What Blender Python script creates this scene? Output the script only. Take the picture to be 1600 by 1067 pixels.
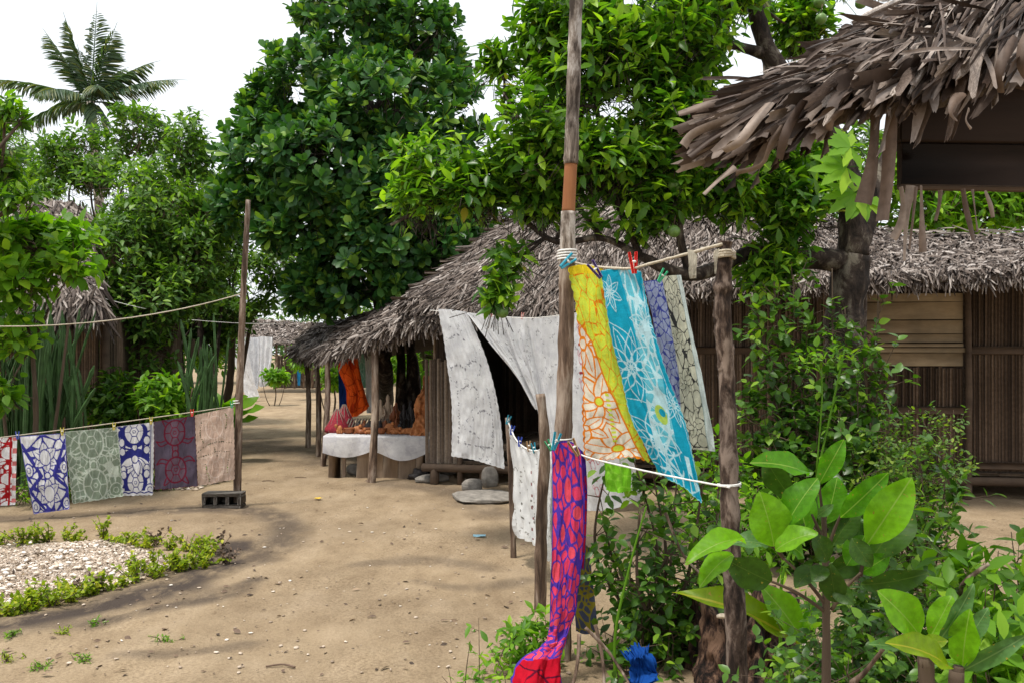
import bpy, math, random
import numpy as np
from math import pi, sin, cos, radians

for o in list(bpy.data.objects):
    bpy.data.objects.remove(o)
random.seed(7)
rng = np.random.default_rng(11)
scene = bpy.context.scene
COL = scene.collection

# ------------------------------------------------------------------ camera
EYE, FOC, HOR = 1.6, 1400.0, 550.0
cam = bpy.data.cameras.new('camera')
cam.sensor_width = 36.0
cam.lens = 36.0 * FOC / 1600.0
cam.shift_y = (HOR - 533.5) / 1600.0
cam.clip_start = 0.05
cam.clip_end = 2000
camo = bpy.data.objects.new('camera', cam)
camo.location = (0, 0, EYE)
camo.rotation_euler = (pi / 2, 0, 0)
COL.objects.link(camo)
scene.camera = camo

# ------------------------------------------------------------------ sky and sun
SUN_ELEV, SUN_AZ = radians(72), radians(-128)      # azimuth from +Y towards +X
world = bpy.data.worlds.new('World')
scene.world = world
world.use_nodes = True
wn, wl = world.node_tree.nodes, world.node_tree.links
bg = wn['Background']
sky = wn.new('ShaderNodeTexSky')
sky.sky_type = 'NISHITA'
sky.sun_disc = False
sky.sun_elevation = SUN_ELEV
sky.sun_rotation = SUN_AZ
sky.dust_density = 4.0
wmix = wn.new('ShaderNodeMix')
wmix.data_type = 'RGBA'
wmix.inputs[0].default_value = 0.88               # thin bright cloud over the blue
wmix.inputs[7].default_value = (8.2, 8.5, 8.8, 1)
wl.new(sky.outputs[0], wmix.inputs[6])
wl.new(wmix.outputs[2], bg.inputs[0])
bg.inputs[1].default_value = 0.105

sun = bpy.data.lights.new('sun', 'SUN')
sun.energy = 2.7
sun.angle = radians(9)
sun.color = (1.0, 0.95, 0.87)
suno = bpy.data.objects.new('sun', sun)
COL.objects.link(suno)
suno.location = (0, 0, 30)
suno.rotation_euler = (pi / 2 - SUN_ELEV, 0, -SUN_AZ + pi)

scene.view_settings.view_transform = 'Standard'
scene.view_settings.look = 'None'
scene.view_settings.gamma = 1.0
scene.view_settings.exposure = 0.55
scene.view_settings.use_curve_mapping = False
scene.render.engine = 'CYCLES'
scene.cycles.max_bounces = 5
scene.cycles.diffuse_bounces = 3
scene.cycles.glossy_bounces = 2
scene.cycles.transmission_bounces = 3
scene.cycles.transparent_max_bounces = 4

# ------------------------------------------------------------------ helpers
def at(px, py, d):
    """photo pixel + distance in metres -> point in the place"""
    return np.array([(px - 800.0) / FOC * d, d, EYE + (HOR - py) / FOC * d])

def S(r, g, b):
    def f(c):
        c /= 255.0
        return c / 12.92 if c <= 0.04045 else ((c + 0.055) / 1.055) ** 2.4
    return (f(r), f(g), f(b))

def nrm(v):
    v = np.asarray(v, float)
    return v / np.maximum(np.linalg.norm(v, axis=-1, keepdims=True), 1e-9)

def _hash(ix, iy, iz, seed):
    n = (ix * 374761393 + iy * 668265263 + iz * 2147483647 + seed * 1274126177) & 0xffffffff
    n = ((n ^ (n >> 13)) * 1274126177) & 0xffffffff
    return ((n ^ (n >> 16)) & 0xffffff) / float(0xffffff)

def noise3(P, seed=0):
    P = np.asarray(P, float)
    i = np.floor(P).astype(np.int64)
    f = P - i
    f = f * f * (3 - 2 * f)
    r = 0
    for dx in (0, 1):
        for dy in (0, 1):
            for dz in (0, 1):
                w = (f[..., 0] if dx else 1 - f[..., 0]) * (f[..., 1] if dy else 1 - f[..., 1]) * (f[..., 2] if dz else 1 - f[..., 2])
                r = r + w * _hash(i[..., 0] + dx, i[..., 1] + dy, i[..., 2] + dz, seed)
    return r * 2 - 1

def noise2(x, y, seed=0):
    x = np.asarray(x, float)
    return noise3(np.stack([x, np.asarray(y, float) + 0 * x, 0 * x + 0.37], -1), seed)

def polyl(pts, n):
    """smooth curve (Catmull-Rom) through pts sampled at n points"""
    pts = np.asarray(pts, float)
    m = len(pts)
    t = np.linspace(0, m - 1, n)
    i = np.clip(np.floor(t).astype(int), 0, m - 2)
    f = (t - i)[:, None]
    p0, p1, p2, p3 = pts[np.maximum(i - 1, 0)], pts[i], pts[i + 1], pts[np.minimum(i + 2, m - 1)]
    return 0.5 * (2 * p1 + (p2 - p0) * f + (2 * p0 - 5 * p1 + 4 * p2 - p3) * f ** 2 + (3 * p1 - p0 - 3 * p2 + p3) * f ** 3)

# geometry is always (V, T): vertices and triangles
def join(gs):
    V, T, k = [], [], 0
    for v, t in gs:
        V.append(np.asarray(v, float)); T.append(np.asarray(t, int) + k); k += len(v)
    return np.concatenate(V), np.concatenate(T)

def quads(q):
    q = np.asarray(q, int)
    return np.concatenate([q[:, [0, 1, 2]], q[:, [0, 2, 3]]])

def cbox(c, size, ch=0.006, rz=0.0, jit=0.0, M=None):
    """chamfered box"""
    hx, hy, hz = [s / 2 for s in size]
    ch = min(ch, hx * .6, hy * .6, hz * .6)
    V = []
    for sx in (-1, 1):
        for sy in (-1, 1):
            for sz in (-1, 1):
                V += [(sx * (hx - ch), sy * (hy - ch), sz * hz), (sx * (hx - ch), sy * hy, sz * (hz - ch)), (sx * hx, sy * (hy - ch), sz * (hz - ch))]
    V = np.array(V)
    if jit:
        V = V + rng.normal(0, jit, V.shape)
    I = lambda x, y, z, k: ((x * 2 + y) * 2 + z) * 3 + k
    Q, T = [], []
    for s in (0, 1):
        Q.append([I(0, 0, s, 0), I(1, 0, s, 0), I(1, 1, s, 0), I(0, 1, s, 0)][::1 if s else -1])
        Q.append([I(0, s, 0, 1), I(0, s, 1, 1), I(1, s, 1, 1), I(1, s, 0, 1)][::1 if s else -1])
        Q.append([I(s, 0, 0, 2), I(s, 1, 0, 2), I(s, 1, 1, 2), I(s, 0, 1, 2)][::1 if s else -1])
    for a in (0, 1):
        for b in (0, 1):
            Q.append([I(0, a, b, 0), I(1, a, b, 0), I(1, a, b, 1), I(0, a, b, 1)])
            Q.append([I(a, 0, b, 0), I(a, 1, b, 0), I(a, 1, b, 2), I(a, 0, b, 2)])
            Q.append([I(a, b, 0, 1), I(a, b, 1, 1), I(a, b, 1, 2), I(a, b, 0, 2)])
            for d in (0, 1):
                T.append([I(a, b, d, 0), I(a, b, d, 1), I(a, b, d, 2)])
    T = np.concatenate([quads(Q), np.array(T)])
    if M is not None:
        V = V @ np.asarray(M).T
    c_, s_ = cos(rz), sin(rz)
    V = V @ np.array([[c_, -s_, 0], [s_, c_, 0], [0, 0, 1]]).T + np.asarray(c, float)
    return V, T

def beam(a, b, w, h, ch=0.006, up=(0, 0, 1), jit=0):
    """box from a to b, w across, h along up"""
    a, b = np.asarray(a, float), np.asarray(b, float)
    y = nrm(b - a); x = nrm(np.cross(y, up)); z = np.cross(x, y)
    return cbox((a + b) / 2, (w, np.linalg.norm(b - a), h), ch, M=np.stack([x, y, z], 1), jit=jit)

def tube(pts, rad, seg=8, bump=0.0, seed=0, cap=True, freq=9.0):
    pts = np.asarray(pts, float); n = len(pts)
    rad = np.broadcast_to(np.asarray(rad, float), (n,))
    tan = nrm(np.gradient(pts, axis=0))
    ref = np.array([0.31, 0.17, 0.93]) if abs(tan[:, 2].mean()) < 0.8 else np.array([0.9, 0.4, 0.1])
    x = nrm(np.cross(tan, ref)); y = np.cross(tan, x)
    a = np.arange(seg) / seg * 2 * pi
    ring = x[:, None] * np.cos(a)[None, :, None] + y[:, None] * np.sin(a)[None, :, None]
    r = np.repeat(rad[:, None], seg, 1)
    V = pts[:, None] + ring * r[..., None]
    if bump:
        k = noise3(V.reshape(-1, 3) * freq, seed).reshape(n, seg) + .5 * noise3(V.reshape(-1, 3) * freq * 2.7, seed + 1).reshape(n, seg)
        V = pts[:, None] + ring * (r * (1 + bump * k))[..., None]
    V = V.reshape(-1, 3)
    i = np.arange(n - 1)[:, None] * seg; j = np.arange(seg)[None]; j2 = (j + 1) % seg
    Q = np.stack([i + j, i + j2, i + seg + j2, i + seg + j], -1).reshape(-1, 4)
    T = quads(Q)
    if cap:
        b = len(V); V = np.concatenate([V, pts[:1], pts[-1:]])
        jj = np.arange(seg); j2 = (jj + 1) % seg
        T = np.concatenate([T, np.stack([np.full(seg, b), j2, jj], 1), np.stack([np.full(seg, b + 1), (n - 1) * seg + jj, (n - 1) * seg + j2], 1)])
    return V, T

def blob(c, r, seed=0, amp=0.2, freq=2.0, nu=12, nv=8):
    """lumpy closed ball"""
    a = np.arange(nu) / nu * 2 * pi; b = np.linspace(0, pi, nv + 1)[1:-1]
    D = [np.array([[0, 0, 1.0]])] + [np.stack([np.sin(t) * np.cos(a), np.sin(t) * np.sin(a), np.full(nu, np.cos(t))], 1) for t in b] + [np.array([[0, 0, -1.0]])]
    D = np.concatenate(D)
    V = D * (1 + amp * noise3(D * freq + seed * 7.3, seed))[:, None] * np.asarray(r) + np.asarray(c)
    T = []
    for j in range(nu):
        T.append([0, 1 + j, 1 + (j + 1) % nu])
        for i in range(nv - 2):
            p, q = 1 + i * nu, 1 + (i + 1) * nu
            T += [[p + j, q + j, q + (j + 1) % nu], [p + j, q + (j + 1) % nu, p + (j + 1) % nu]]
        T.append([len(D) - 1, 1 + (nv - 2) * nu + (j + 1) % nu, 1 + (nv - 2) * nu + j])
    return V, np.array(T)

def gridT(ny, nx):
    i = np.arange(ny - 1)[:, None] * nx; j = np.arange(nx - 1)[None]
    return quads(np.stack([i + j, i + j + 1, i + nx + j + 1, i + nx + j], -1).reshape(-1, 4))

ORG = {}
def np_mesh(name, V, T, mats, smooth=True, mi=None, col=None):
    me = bpy.data.meshes.new(name)
    V = np.ascontiguousarray(V, np.float32); T = np.ascontiguousarray(T, np.int32)
    me.vertices.add(len(V)); me.vertices.foreach_set('co', V.ravel())
    me.loops.add(T.size); me.loops.foreach_set('vertex_index', T.ravel())
    me.polygons.add(len(T)); me.polygons.foreach_set('loop_start', np.arange(len(T), dtype=np.int32) * 3)
    me.polygons.foreach_set('use_smooth', np.full(len(T), smooth))
    for m in (mats if isinstance(mats, (list, tuple)) else [mats]):
        me.materials.append(m)
    if mi is not None:
        me.polygons.foreach_set('material_index', np.asarray(mi, np.int32))
    if col is not None:
        a = me.color_attributes.new('col', 'FLOAT_COLOR', 'POINT')
        c = np.ones((len(V), 4), np.float32); c[:, :3] = col
        a.data.foreach_set('color', c.ravel())
    me.update()
    return me

def tag(o, label=None, cat=None, group=None, kind=None):
    if label: o['label'] = label
    if cat: o['category'] = cat
    if group: o['group'] = group
    if kind: o['kind'] = kind
    return o

def obj(name, geo, mat, parent=None, org=None, smooth=True, mi=None, col=None, kind=None):
    """geo in place coordinates -> one mesh object; a top-level one gets its origin at its base"""
    V, T = geo
    if parent is None:
        if org is None:
            lo, hi = V.min(0), V.max(0)
            org = np.array([(lo[0] + hi[0]) / 2, (lo[1] + hi[1]) / 2, lo[2]])
        org = np.asarray(org, float)
    else:
        org = ORG[parent.name]
    o = bpy.data.objects.new(name, np_mesh(name, V - org, T, mat, smooth, mi, col))
    COL.objects.link(o)
    if parent is None:
        o.location = org
    else:
        o.parent = parent
    ORG[o.name] = org
    if kind: o['kind'] = kind
    return o

def thing(name, label, cat, base, group=None):
    o = bpy.data.objects.new(name, None)
    o.empty_display_size = 0.1
    o.location = base
    COL.objects.link(o)
    ORG[o.name] = np.asarray(base, float)
    return tag(o, label, cat, group)

def inst(name, me, parent, M3, pos):
    """object sharing mesh data, placed with a 3x3 frame"""
    from mathutils import Matrix
    o = bpy.data.objects.new(name, me)
    COL.objects.link(o)
    p = np.asarray(pos, float)
    if parent is not None:
        o.parent = parent
        p = p - ORG[parent.name]
    m = Matrix.Identity(4)
    for i in range(3):
        for j in range(3):
            m[i][j] = float(M3[i][j])
        m[i][3] = float(p[i])
    o.matrix_basis = m
    ORG[o.name] = np.asarray(pos, float)
    return o

ORD = ['first', 'second', 'third', 'fourth', 'fifth', 'sixth', 'seventh', 'eighth', 'ninth', 'tenth', 'eleventh', 'twelfth', 'thirteenth',
       'fourteenth', 'fifteenth', 'sixteenth', 'seventeenth', 'eighteenth', 'nineteenth', 'twentieth']

# ------------------------------------------------------------------ materials
def newmat(name):
    m = bpy.data.materials.new(name)
    m.use_nodes = True
    nt = m.node_tree
    return m, nt, nt.nodes['Principled BSDF'], nt.nodes['Material Output']

def ramp(nt, src, stops):
    r = nt.nodes.new('ShaderNodeValToRGB')
    e = r.color_ramp.elements
    while len(e) < len(stops): e.new(0.5)
    for k, (p, c) in enumerate(stops):
        e[k].position = p; e[k].color = (*c, 1)
    nt.links.new(src, r.inputs[0])
    return r.outputs[0]

def tex(nt, scale, detail=6, rough=0.6, stretch=None, kind='noise', coord='Object', dist=0.0):
    tc = nt.nodes.new('ShaderNodeTexCoord')
    out = tc.outputs[coord]
    if stretch:
        mp = nt.nodes.new('ShaderNodeMapping'); mp.inputs['Scale'].default_value = stretch
        nt.links.new(out, mp.inputs[0]); out = mp.outputs[0]
    n = nt.nodes.new('ShaderNodeTexNoise')
    n.inputs['Scale'].default_value = scale; n.inputs['Detail'].default_value = detail; n.inputs['Roughness'].default_value = rough
    n.inputs['Distortion'].default_value = dist
    nt.links.new(out, n.inputs['Vector'])
    return n.outputs['Fac']

def bump(nt, b, src, strength, dist=0.01):
    n = nt.nodes.new('ShaderNodeBump'); n.inputs['Strength'].default_value = strength; n.inputs['Distance'].default_value = dist
    nt.links.new(src, n.inputs['Height']); nt.links.new(n.outputs[0], b.inputs['Normal'])

def mixc(nt, fac, a, b, mode='MIX'):
    n = nt.nodes.new('ShaderNodeMix'); n.data_type = 'RGBA'; n.blend_type = mode
    for s, v in ((0, fac), (6, a), (7, b)):
        if isinstance(v, (int, float)): n.inputs[s].default_value = v
        elif isinstance(v, tuple): n.inputs[s].default_value = (*v, 1)
        else: nt.links.new(v, n.inputs[s])
    return n.outputs[2]

def island(nt):
    g = nt.nodes.new('ShaderNodeNewGeometry')
    return g.outputs['Random Per Island']

def leafmat(name, c1, c2, c3=None, young=0.08, rough=0.42, trans=0.35, brown=None, per='island', spec=0.28):
    m, nt, b, out = newmat(name)
    if per == 'island':
        src = island(nt)
    else:
        oi = nt.nodes.new('ShaderNodeObjectInfo'); src = oi.outputs['Random']
    stops = [(0.0, c1), (0.9 - young, c2)]
    if c3: stops += [(0.98 - young, c2), (1.0, c3)] if young < .03 else [(1.0 - young, c3)]
    if brown: stops = [(0.0, brown), (0.012, c1)] + stops[1:]
    c = ramp(nt, src, stops)
    nz = tex(nt, 1.3, 2)
    c = mixc(nt, 1.0, c, ramp(nt, nz, [(0.3, (.72, .78, .8)), (0.7, (1.2, 1.14, 1.0))]), 'MULTIPLY')
    nt.links.new(c, b.inputs['Base Color'])
    b.inputs['Roughness'].default_value = rough
    b.inputs['Specular IOR Level'].default_value = spec
    t = nt.nodes.new('ShaderNodeBsdfTranslucent')
    nt.links.new(mixc(nt, 1.0, c, (1.6, 1.8, 0.45), 'MULTIPLY'), t.inputs[0])
    mx = nt.nodes.new('ShaderNodeMixShader'); mx.inputs[0].default_value = trans
    nt.links.new(b.outputs[0], mx.inputs[1]); nt.links.new(t.outputs[0], mx.inputs[2])
    nt.links.new(mx.outputs[0], out.inputs[0])
    return m

def woodmat(name, stops, scale=6, stretch=(1, 1, .12), rough=0.85, bs=0.5, per_island=0.0, bd=0.01):
    m, nt, b, out = newmat(name)
    f = tex(nt, scale, 8, .68, stretch, dist=.4)
    c = ramp(nt, f, stops)
    if per_island:
        c = mixc(nt, 1.0, c, ramp(nt, island(nt), [(0, (1 - per_island,) * 3), (1, (1 + per_island,) * 3)]), 'MULTIPLY')
    f2 = tex(nt, 2.3, 3)
    c = mixc(nt, 1.0, c, ramp(nt, f2, [(.3, (.7, .7, .72)), (.7, (1.2, 1.17, 1.12))]), 'MULTIPLY')
    nt.links.new(c, b.inputs['Base Color'])
    b.inputs['Roughness'].default_value = rough
    b.inputs['Specular IOR Level'].default_value = 0.25
    bump(nt, b, f, bs, bd)
    return m

def thatchmat(name, stops, rough=0.75, per='island', fibre=False):
    m, nt, b, out = newmat(name)
    if per == 'island': src = island(nt)
    else: src = nt.nodes.new('ShaderNodeObjectInfo').outputs['Random']
    c = ramp(nt, src, stops)
    f = tex(nt, 30, 4, .6)
    c = mixc(nt, 1.0, c, ramp(nt, f, [(.3, (.72, .7, .68)), (.7, (1.2, 1.2, 1.2))]), 'MULTIPLY')
    f2 = tex(nt, 1.5, 3, .6)
    c = mixc(nt, 1.0, c, ramp(nt, f2, [(.3, (.75, .73, .72)), (.7, (1.2, 1.2, 1.2))]), 'MULTIPLY')
    nt.links.new(c, b.inputs['Base Color'])
    b.inputs['Roughness'].default_value = rough
    b.inputs['Specular IOR Level'].default_value = 0.3
    if fibre:
        g = tex(nt, 1.0, 3, .6, (170, 5, 170))
        nt.links.new(mixc(nt, 1.0, c, ramp(nt, g, [(.36, (.55, .52, .5)), (.62, (1.3, 1.3, 1.3))]), 'MULTIPLY'), b.inputs['Base Color'])
        bump(nt, b, g, .35, .004)
    return m

def plain(name, c, rough=0.8, var=0.2, scale=8, bs=0.2, spec=.3):
    m, nt, b, out = newmat(name)
    f = tex(nt, scale, 6)
    nt.links.new(ramp(nt, f, [(.3, tuple(x * (1 - var) for x in c)), (.7, tuple(x * (1 + var) for x in c))]), b.inputs['Base Color'])
    b.inputs['Roughness'].default_value = rough
    b.inputs['Specular IOR Level'].default_value = spec
    bump(nt, b, f, bs)
    return m

M = {}
M['dark_leaf'] = leafmat('broad_dark_leaf', (.022, .078, .026), (.070, .175, .044), (.20, .34, .045), .10, .36, .28)
M['citrus_leaf'] = leafmat('citrus_leaf', (.032, .105, .012), (.125, .255, .024), (.27, .44, .035), .16, .33, .42, brown=(.25, .22, .03))
M['citrus_leaf_one'] = leafmat('citrus_leaf_single', (.032, .105, .012), (.13, .265, .024), (.27, .44, .035), .17, .3, .42, per='object')
M['far_leaf'] = leafmat('far_citrus_leaf', (.045, .110, .022), (.115, .225, .038), (.22, .36, .05), .12, .45, .36)
M['bright_leaf'] = leafmat('bright_leaf', (.075, .19, .014), (.17, .345, .022), (.27, .44, .03), .12, .45, .42)
M['undergrowth_leaf'] = leafmat('vine_leaf', (.032, .09, .012), (.085, .19, .02), (.20, .35, .03), .10, .36, .34, spec=.35)  # darker green leaf of vines, hedge and undergrowth
M['fine_leaf'] = leafmat('fine_shrub_leaf', (.06, .13, .02), (.13, .235, .035), (.24, .33, .05), .14, .45, .38)
M['herb_leaf'] = leafmat('herb_leaf', (.15, .24, .012), (.30, .37, .022), (.45, .45, .03), .15, .5, .35, brown=(.08, .03, .02))
M['backdrop_leaf'] = leafmat('backdrop_leaf', (.04, .09, .026), (.10, .19, .042), (.19, .29, .06), .08, .5, .34)
M['palm_leaf'] = leafmat('palm_leaflet', (.045, .085, .05), (.09, .15, .075), (.17, .19, .07), .08, .4, .25)
M['cactus'] = plain('euphorbia_skin', (.042, .095, .026), .6, .45, 7, .1)
M['bark'] = woodmat('dark_bark', [(.4, (.014, .010, .008)), (.52, (.045, .032, .025)), (.64, (.17, .15, .12))], 9, (1, 1, .6), bs=.9, bd=.02)
M['twig'] = woodmat('twig_bark', [(.3, (.05, .035, .022)), (.7, (.14, .10, .07))], 9)
M['pole'] = woodmat('weathered_pole', [(.40, (.05, .032, .022)), (.5, (.16, .108, .076)), (.61, (.38, .31, .25))], 12, (1, 1, .14), bs=.9)
M['pole_dark'] = woodmat('knotty_post_bark', [(.41, (.02, .013, .010)), (.5, (.072, .048, .036)), (.60, (.24, .185, .15))], 17, (1, 1, .3), bs=.9, bd=.012)
M['pole_grey'] = woodmat('lichen_grey_pole', [(.40, (.05, .037, .028)), (.5, (.23, .19, .155)), (.60, (.55, .51, .46))], 13, (1, 1, .3), bs=.7)
M['pole_orange'] = woodmat('bare_orange_wood', [(.3, (.26, .10, .04)), (.7, (.42, .20, .09))], 6, (1, 1, .1), bs=.3)
M['thatch'] = thatchmat('grey_thatch', [(0, (.028, .020, .017)), (.35, (.085, .065, .054)), (.7, (.19, .155, .134)), (1, (.42, .38, .35))])
M['thatch_base'] = plain('thatch_underlay', (.10, .078, .062), .95, .5, 40, .8)
M['strip'] = thatchmat('dry_palm_strip', [(0, (.045, .028, .02)), (.25, (.13, .09, .07)), (.55, (.27, .22, .185)), (.82, (.42, .37, .33)), (1, (.62, .57, .52))], .6, 'object', True)
M['strip_hang'] = thatchmat('hanging_palm_strip', [(0, (.06, .038, .027)), (.5, (.16, .115, .088)), (1, (.33, .27, .225))], .6, 'object')
M['strip_mass'] = thatchmat('dry_palm_strip_mass', [(0, (.03, .02, .014)), (.4, (.10, .07, .055)), (.8, (.22, .175, .145)), (1, (.40, .34, .30))], .55)
M['slat'] = thatchmat('brown_slat', [(0, (.045, .030, .021)), (.2, (.085, .058, .041)), (.6, (.135, .095, .068)), (1, (.24, .175, .128))], .8)
M['slat_grey'] = thatchmat('grey_slat', [(0, (.11, .085, .068)), (.5, (.20, .16, .13)), (1, (.32, .27, .22))], .8)
M['plank'] = woodmat('window_plank', [(.3, (.20, .155, .10)), (.7, (.36, .295, .20))], 6, (.12, 1, 1), bs=.4)
M['plank_grey'] = woodmat('grey_plank', [(.3, (.14, .10, .072)), (.7, (.34, .26, .19))], 7, (1, 1, .12), bs=.5)
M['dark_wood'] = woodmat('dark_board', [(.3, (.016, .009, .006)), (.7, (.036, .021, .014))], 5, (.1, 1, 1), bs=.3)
M['beam'] = woodmat('brown_beam', [(.3, (.05, .034, .024)), (.7, (.13, .09, .062))], 6, (.15, 1, 1), bs=.5)
M['stone'] = plain('grey_stone', (.22, .20, .175), .9, .4, 12, .5)
M['block'] = plain('concrete_block', (.13, .115, .10), .95, .4, 25, .6)
M['rope'] = plain('pale_rope', (.50, .44, .34), .9, .3, 120, .6)
M['rope_white'] = plain('white_cord', (.75, .74, .7), .8, .1, 90, .3)
M['sack'] = plain('white_sack', (.55, .56, .58), .6, .25, 9, .5)
M['shell'] = thatchmat('shells', [(0, (.22, .165, .12)), (.4, (.38, .30, .225)), (.8, (.56, .47, .38)), (1, (.82, .77, .70))], .6)
M['shell_one'] = thatchmat('pale_shell', [(0, (.66, .55, .43)), (1, (.9, .87, .82))], .5, 'object')
M['litter'] = thatchmat('dry_leaf_litter', [(0, (.05, .035, .025)), (.6, (.15, .10, .07)), (1, (.28, .2, .13))])
M['fruit'] = plain('green_citrus_peel', (.10, .19, .035), .45, .25, 40, .25, .5)
M['stump'] = woodmat('rotten_stump', [(.42, (.008, .005, .004)), (.5, (.06, .032, .022)), (.60, (.22, .13, .085))], 19, (1, 1, .3), bs=1.0, bd=.03)
M['carving'] = woodmat('red_brown_carving', [(.3, (.16, .045, .018)), (.7, (.36, .125, .045))], 12, (1, 1, .4), rough=.45, bs=.4)
M['carving_orange'] = woodmat('orange_carving', [(.3, (.33, .11, .035)), (.7, (.58, .24, .09))], 14, (1, 1, .4), rough=.5, bs=.8, bd=.02)
M['carving_dark'] = plain('dark_carving', (.03, .025, .024), .5, .4, 12)
M['carving_pale'] = plain('pale_carving', (.50, .37, .26), .6, .2, 12)
M['red_weave'] = plain('red_weave', (.24, .016, .03), .8, .5, 60, .6)

def pinmat(name, c):
    return plain(name, c, .35, .06, 20, .0, .5)
M['pin_red'] = pinmat('red_plastic', (.75, .015, .01)); M['pin_teal'] = pinmat('teal_plastic', (.02, .30, .42))
M['pin_green'] = pinmat('green_plastic', (.03, .38, .16)); M['pin_yellow'] = pinmat('yellow_plastic', (.6, .5, .08))
M['pin_blue'] = pinmat('blue_plastic', (.03, .07, .42)); M['pin_pink'] = pinmat('pink_plastic', (.75, .35, .32))
M['pin_purple'] = pinmat('purple_plastic', (.09, .05, .22)); M['pin_wood'] = pinmat('wood_pin', (.4, .25, .12))

def clothmat(name, trans=0.25, scale=260, bs=0.15):
    m, nt, b, out = newmat(name)
    a = nt.nodes.new('ShaderNodeVertexColor'); a.layer_name = 'col'
    f = tex(nt, scale, 2)
    c = mixc(nt, 1.0, a.outputs[0], ramp(nt, f, [(.3, (.86, .86, .86)), (.7, (1.05, 1.05, 1.05))]), 'MULTIPLY')
    c = mixc(nt, 1.0, c, ramp(nt, tex(nt, 6, 5, .65), [(.36, (.82, .82, .83)), (.62, (1.06, 1.06, 1.05))]), 'MULTIPLY')
    nt.links.new(c, b.inputs['Base Color']); b.inputs['Roughness'].default_value = .9
    b.inputs['Specular IOR Level'].default_value = .15
    bump(nt, b, tex(nt, 17, 6, .62, dist=.6), bs * 3, .014)
    t = nt.nodes.new('ShaderNodeBsdfTranslucent'); nt.links.new(c, t.inputs[0])
    mx = nt.nodes.new('ShaderNodeMixShader'); mx.inputs[0].default_value = trans
    nt.links.new(b.outputs[0], mx.inputs[1]); nt.links.new(t.outputs[0], mx.inputs[2]); nt.links.new(mx.outputs[0], out.inputs[0])
    return m
M['cloth'] = clothmat('printed_cotton'); M['sheer'] = clothmat('thin_white_cotton', .4)

# ------------------------------------------------------------------ ground
def gz(x, y):
    x = np.asarray(x, float); y = np.asarray(y, float)
    near = np.clip(1.2 - y / 40, 0.15, 1)
    h = .055 * noise2(x * .45, y * .45, 3) + .028 * noise2(x * 1.4, y * 1.4, 4) + .012 * noise2(x * 4.5, y * 4.5, 5)
    h = h + .010 * noise2(x * 13, y * 13, 6)
    return h * near

def gp(px, py):
    """point on the ground under a photo pixel"""
    d = EYE * FOC / (py - HOR)
    x = (px - 800) / FOC * d
    return np.array([x, d, float(gz(x, d))])

def ground():
    def axis(a, b, step, lo, hi):
        c = np.arange(a, b, step)
        r = [b]
        while r[-1] < hi: r.append(r[-1] + max(step, (r[-1] - b) * .25 + step))
        l = [a]
        while l[-1] > lo: l.append(l[-1] - max(step, (a - l[-1]) * .25 + step))
        return np.concatenate([np.array(l[1:])[::-1], c, np.array(r)])
    xs = axis(-7.5, 8.0, .045, -400, 400); ys = axis(2.6, 19, .045, -60, 700)
    X, Y = np.meshgrid(xs, ys)
    Z = gz(X, Y)
    P = np.stack([X.ravel(), Y.ravel()], 1)
    # dark bands along polylines: damp streaks where water has run, some painted shade
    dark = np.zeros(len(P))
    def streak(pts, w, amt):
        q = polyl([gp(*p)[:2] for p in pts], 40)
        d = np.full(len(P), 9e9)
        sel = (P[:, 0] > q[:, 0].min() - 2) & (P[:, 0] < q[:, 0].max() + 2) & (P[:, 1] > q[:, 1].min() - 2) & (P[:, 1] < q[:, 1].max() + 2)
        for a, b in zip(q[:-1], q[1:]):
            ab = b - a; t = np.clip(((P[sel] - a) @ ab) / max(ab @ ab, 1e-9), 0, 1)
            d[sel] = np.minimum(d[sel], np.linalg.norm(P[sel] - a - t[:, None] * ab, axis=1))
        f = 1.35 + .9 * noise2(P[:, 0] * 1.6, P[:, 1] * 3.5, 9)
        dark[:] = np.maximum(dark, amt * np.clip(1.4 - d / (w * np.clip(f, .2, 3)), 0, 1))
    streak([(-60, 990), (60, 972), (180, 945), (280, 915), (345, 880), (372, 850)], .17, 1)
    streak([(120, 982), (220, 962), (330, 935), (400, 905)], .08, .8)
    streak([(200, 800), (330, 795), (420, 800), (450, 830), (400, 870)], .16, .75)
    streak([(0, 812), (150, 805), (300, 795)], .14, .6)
    streak([(560, 880), (660, 870), (760, 882)], .10, .45)  # faint shadow patch painted into the sand colour
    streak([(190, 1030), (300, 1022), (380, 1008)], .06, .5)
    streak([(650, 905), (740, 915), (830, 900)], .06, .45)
    streak([(380, 690), (470, 700), (520, 720)], .5, .5)  # soft shadow of the stall roof, painted by the posts
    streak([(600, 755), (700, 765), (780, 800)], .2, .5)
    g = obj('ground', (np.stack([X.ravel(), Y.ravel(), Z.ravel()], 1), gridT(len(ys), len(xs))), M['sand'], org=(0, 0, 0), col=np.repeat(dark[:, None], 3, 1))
    tag(g, kind='structure')

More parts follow.
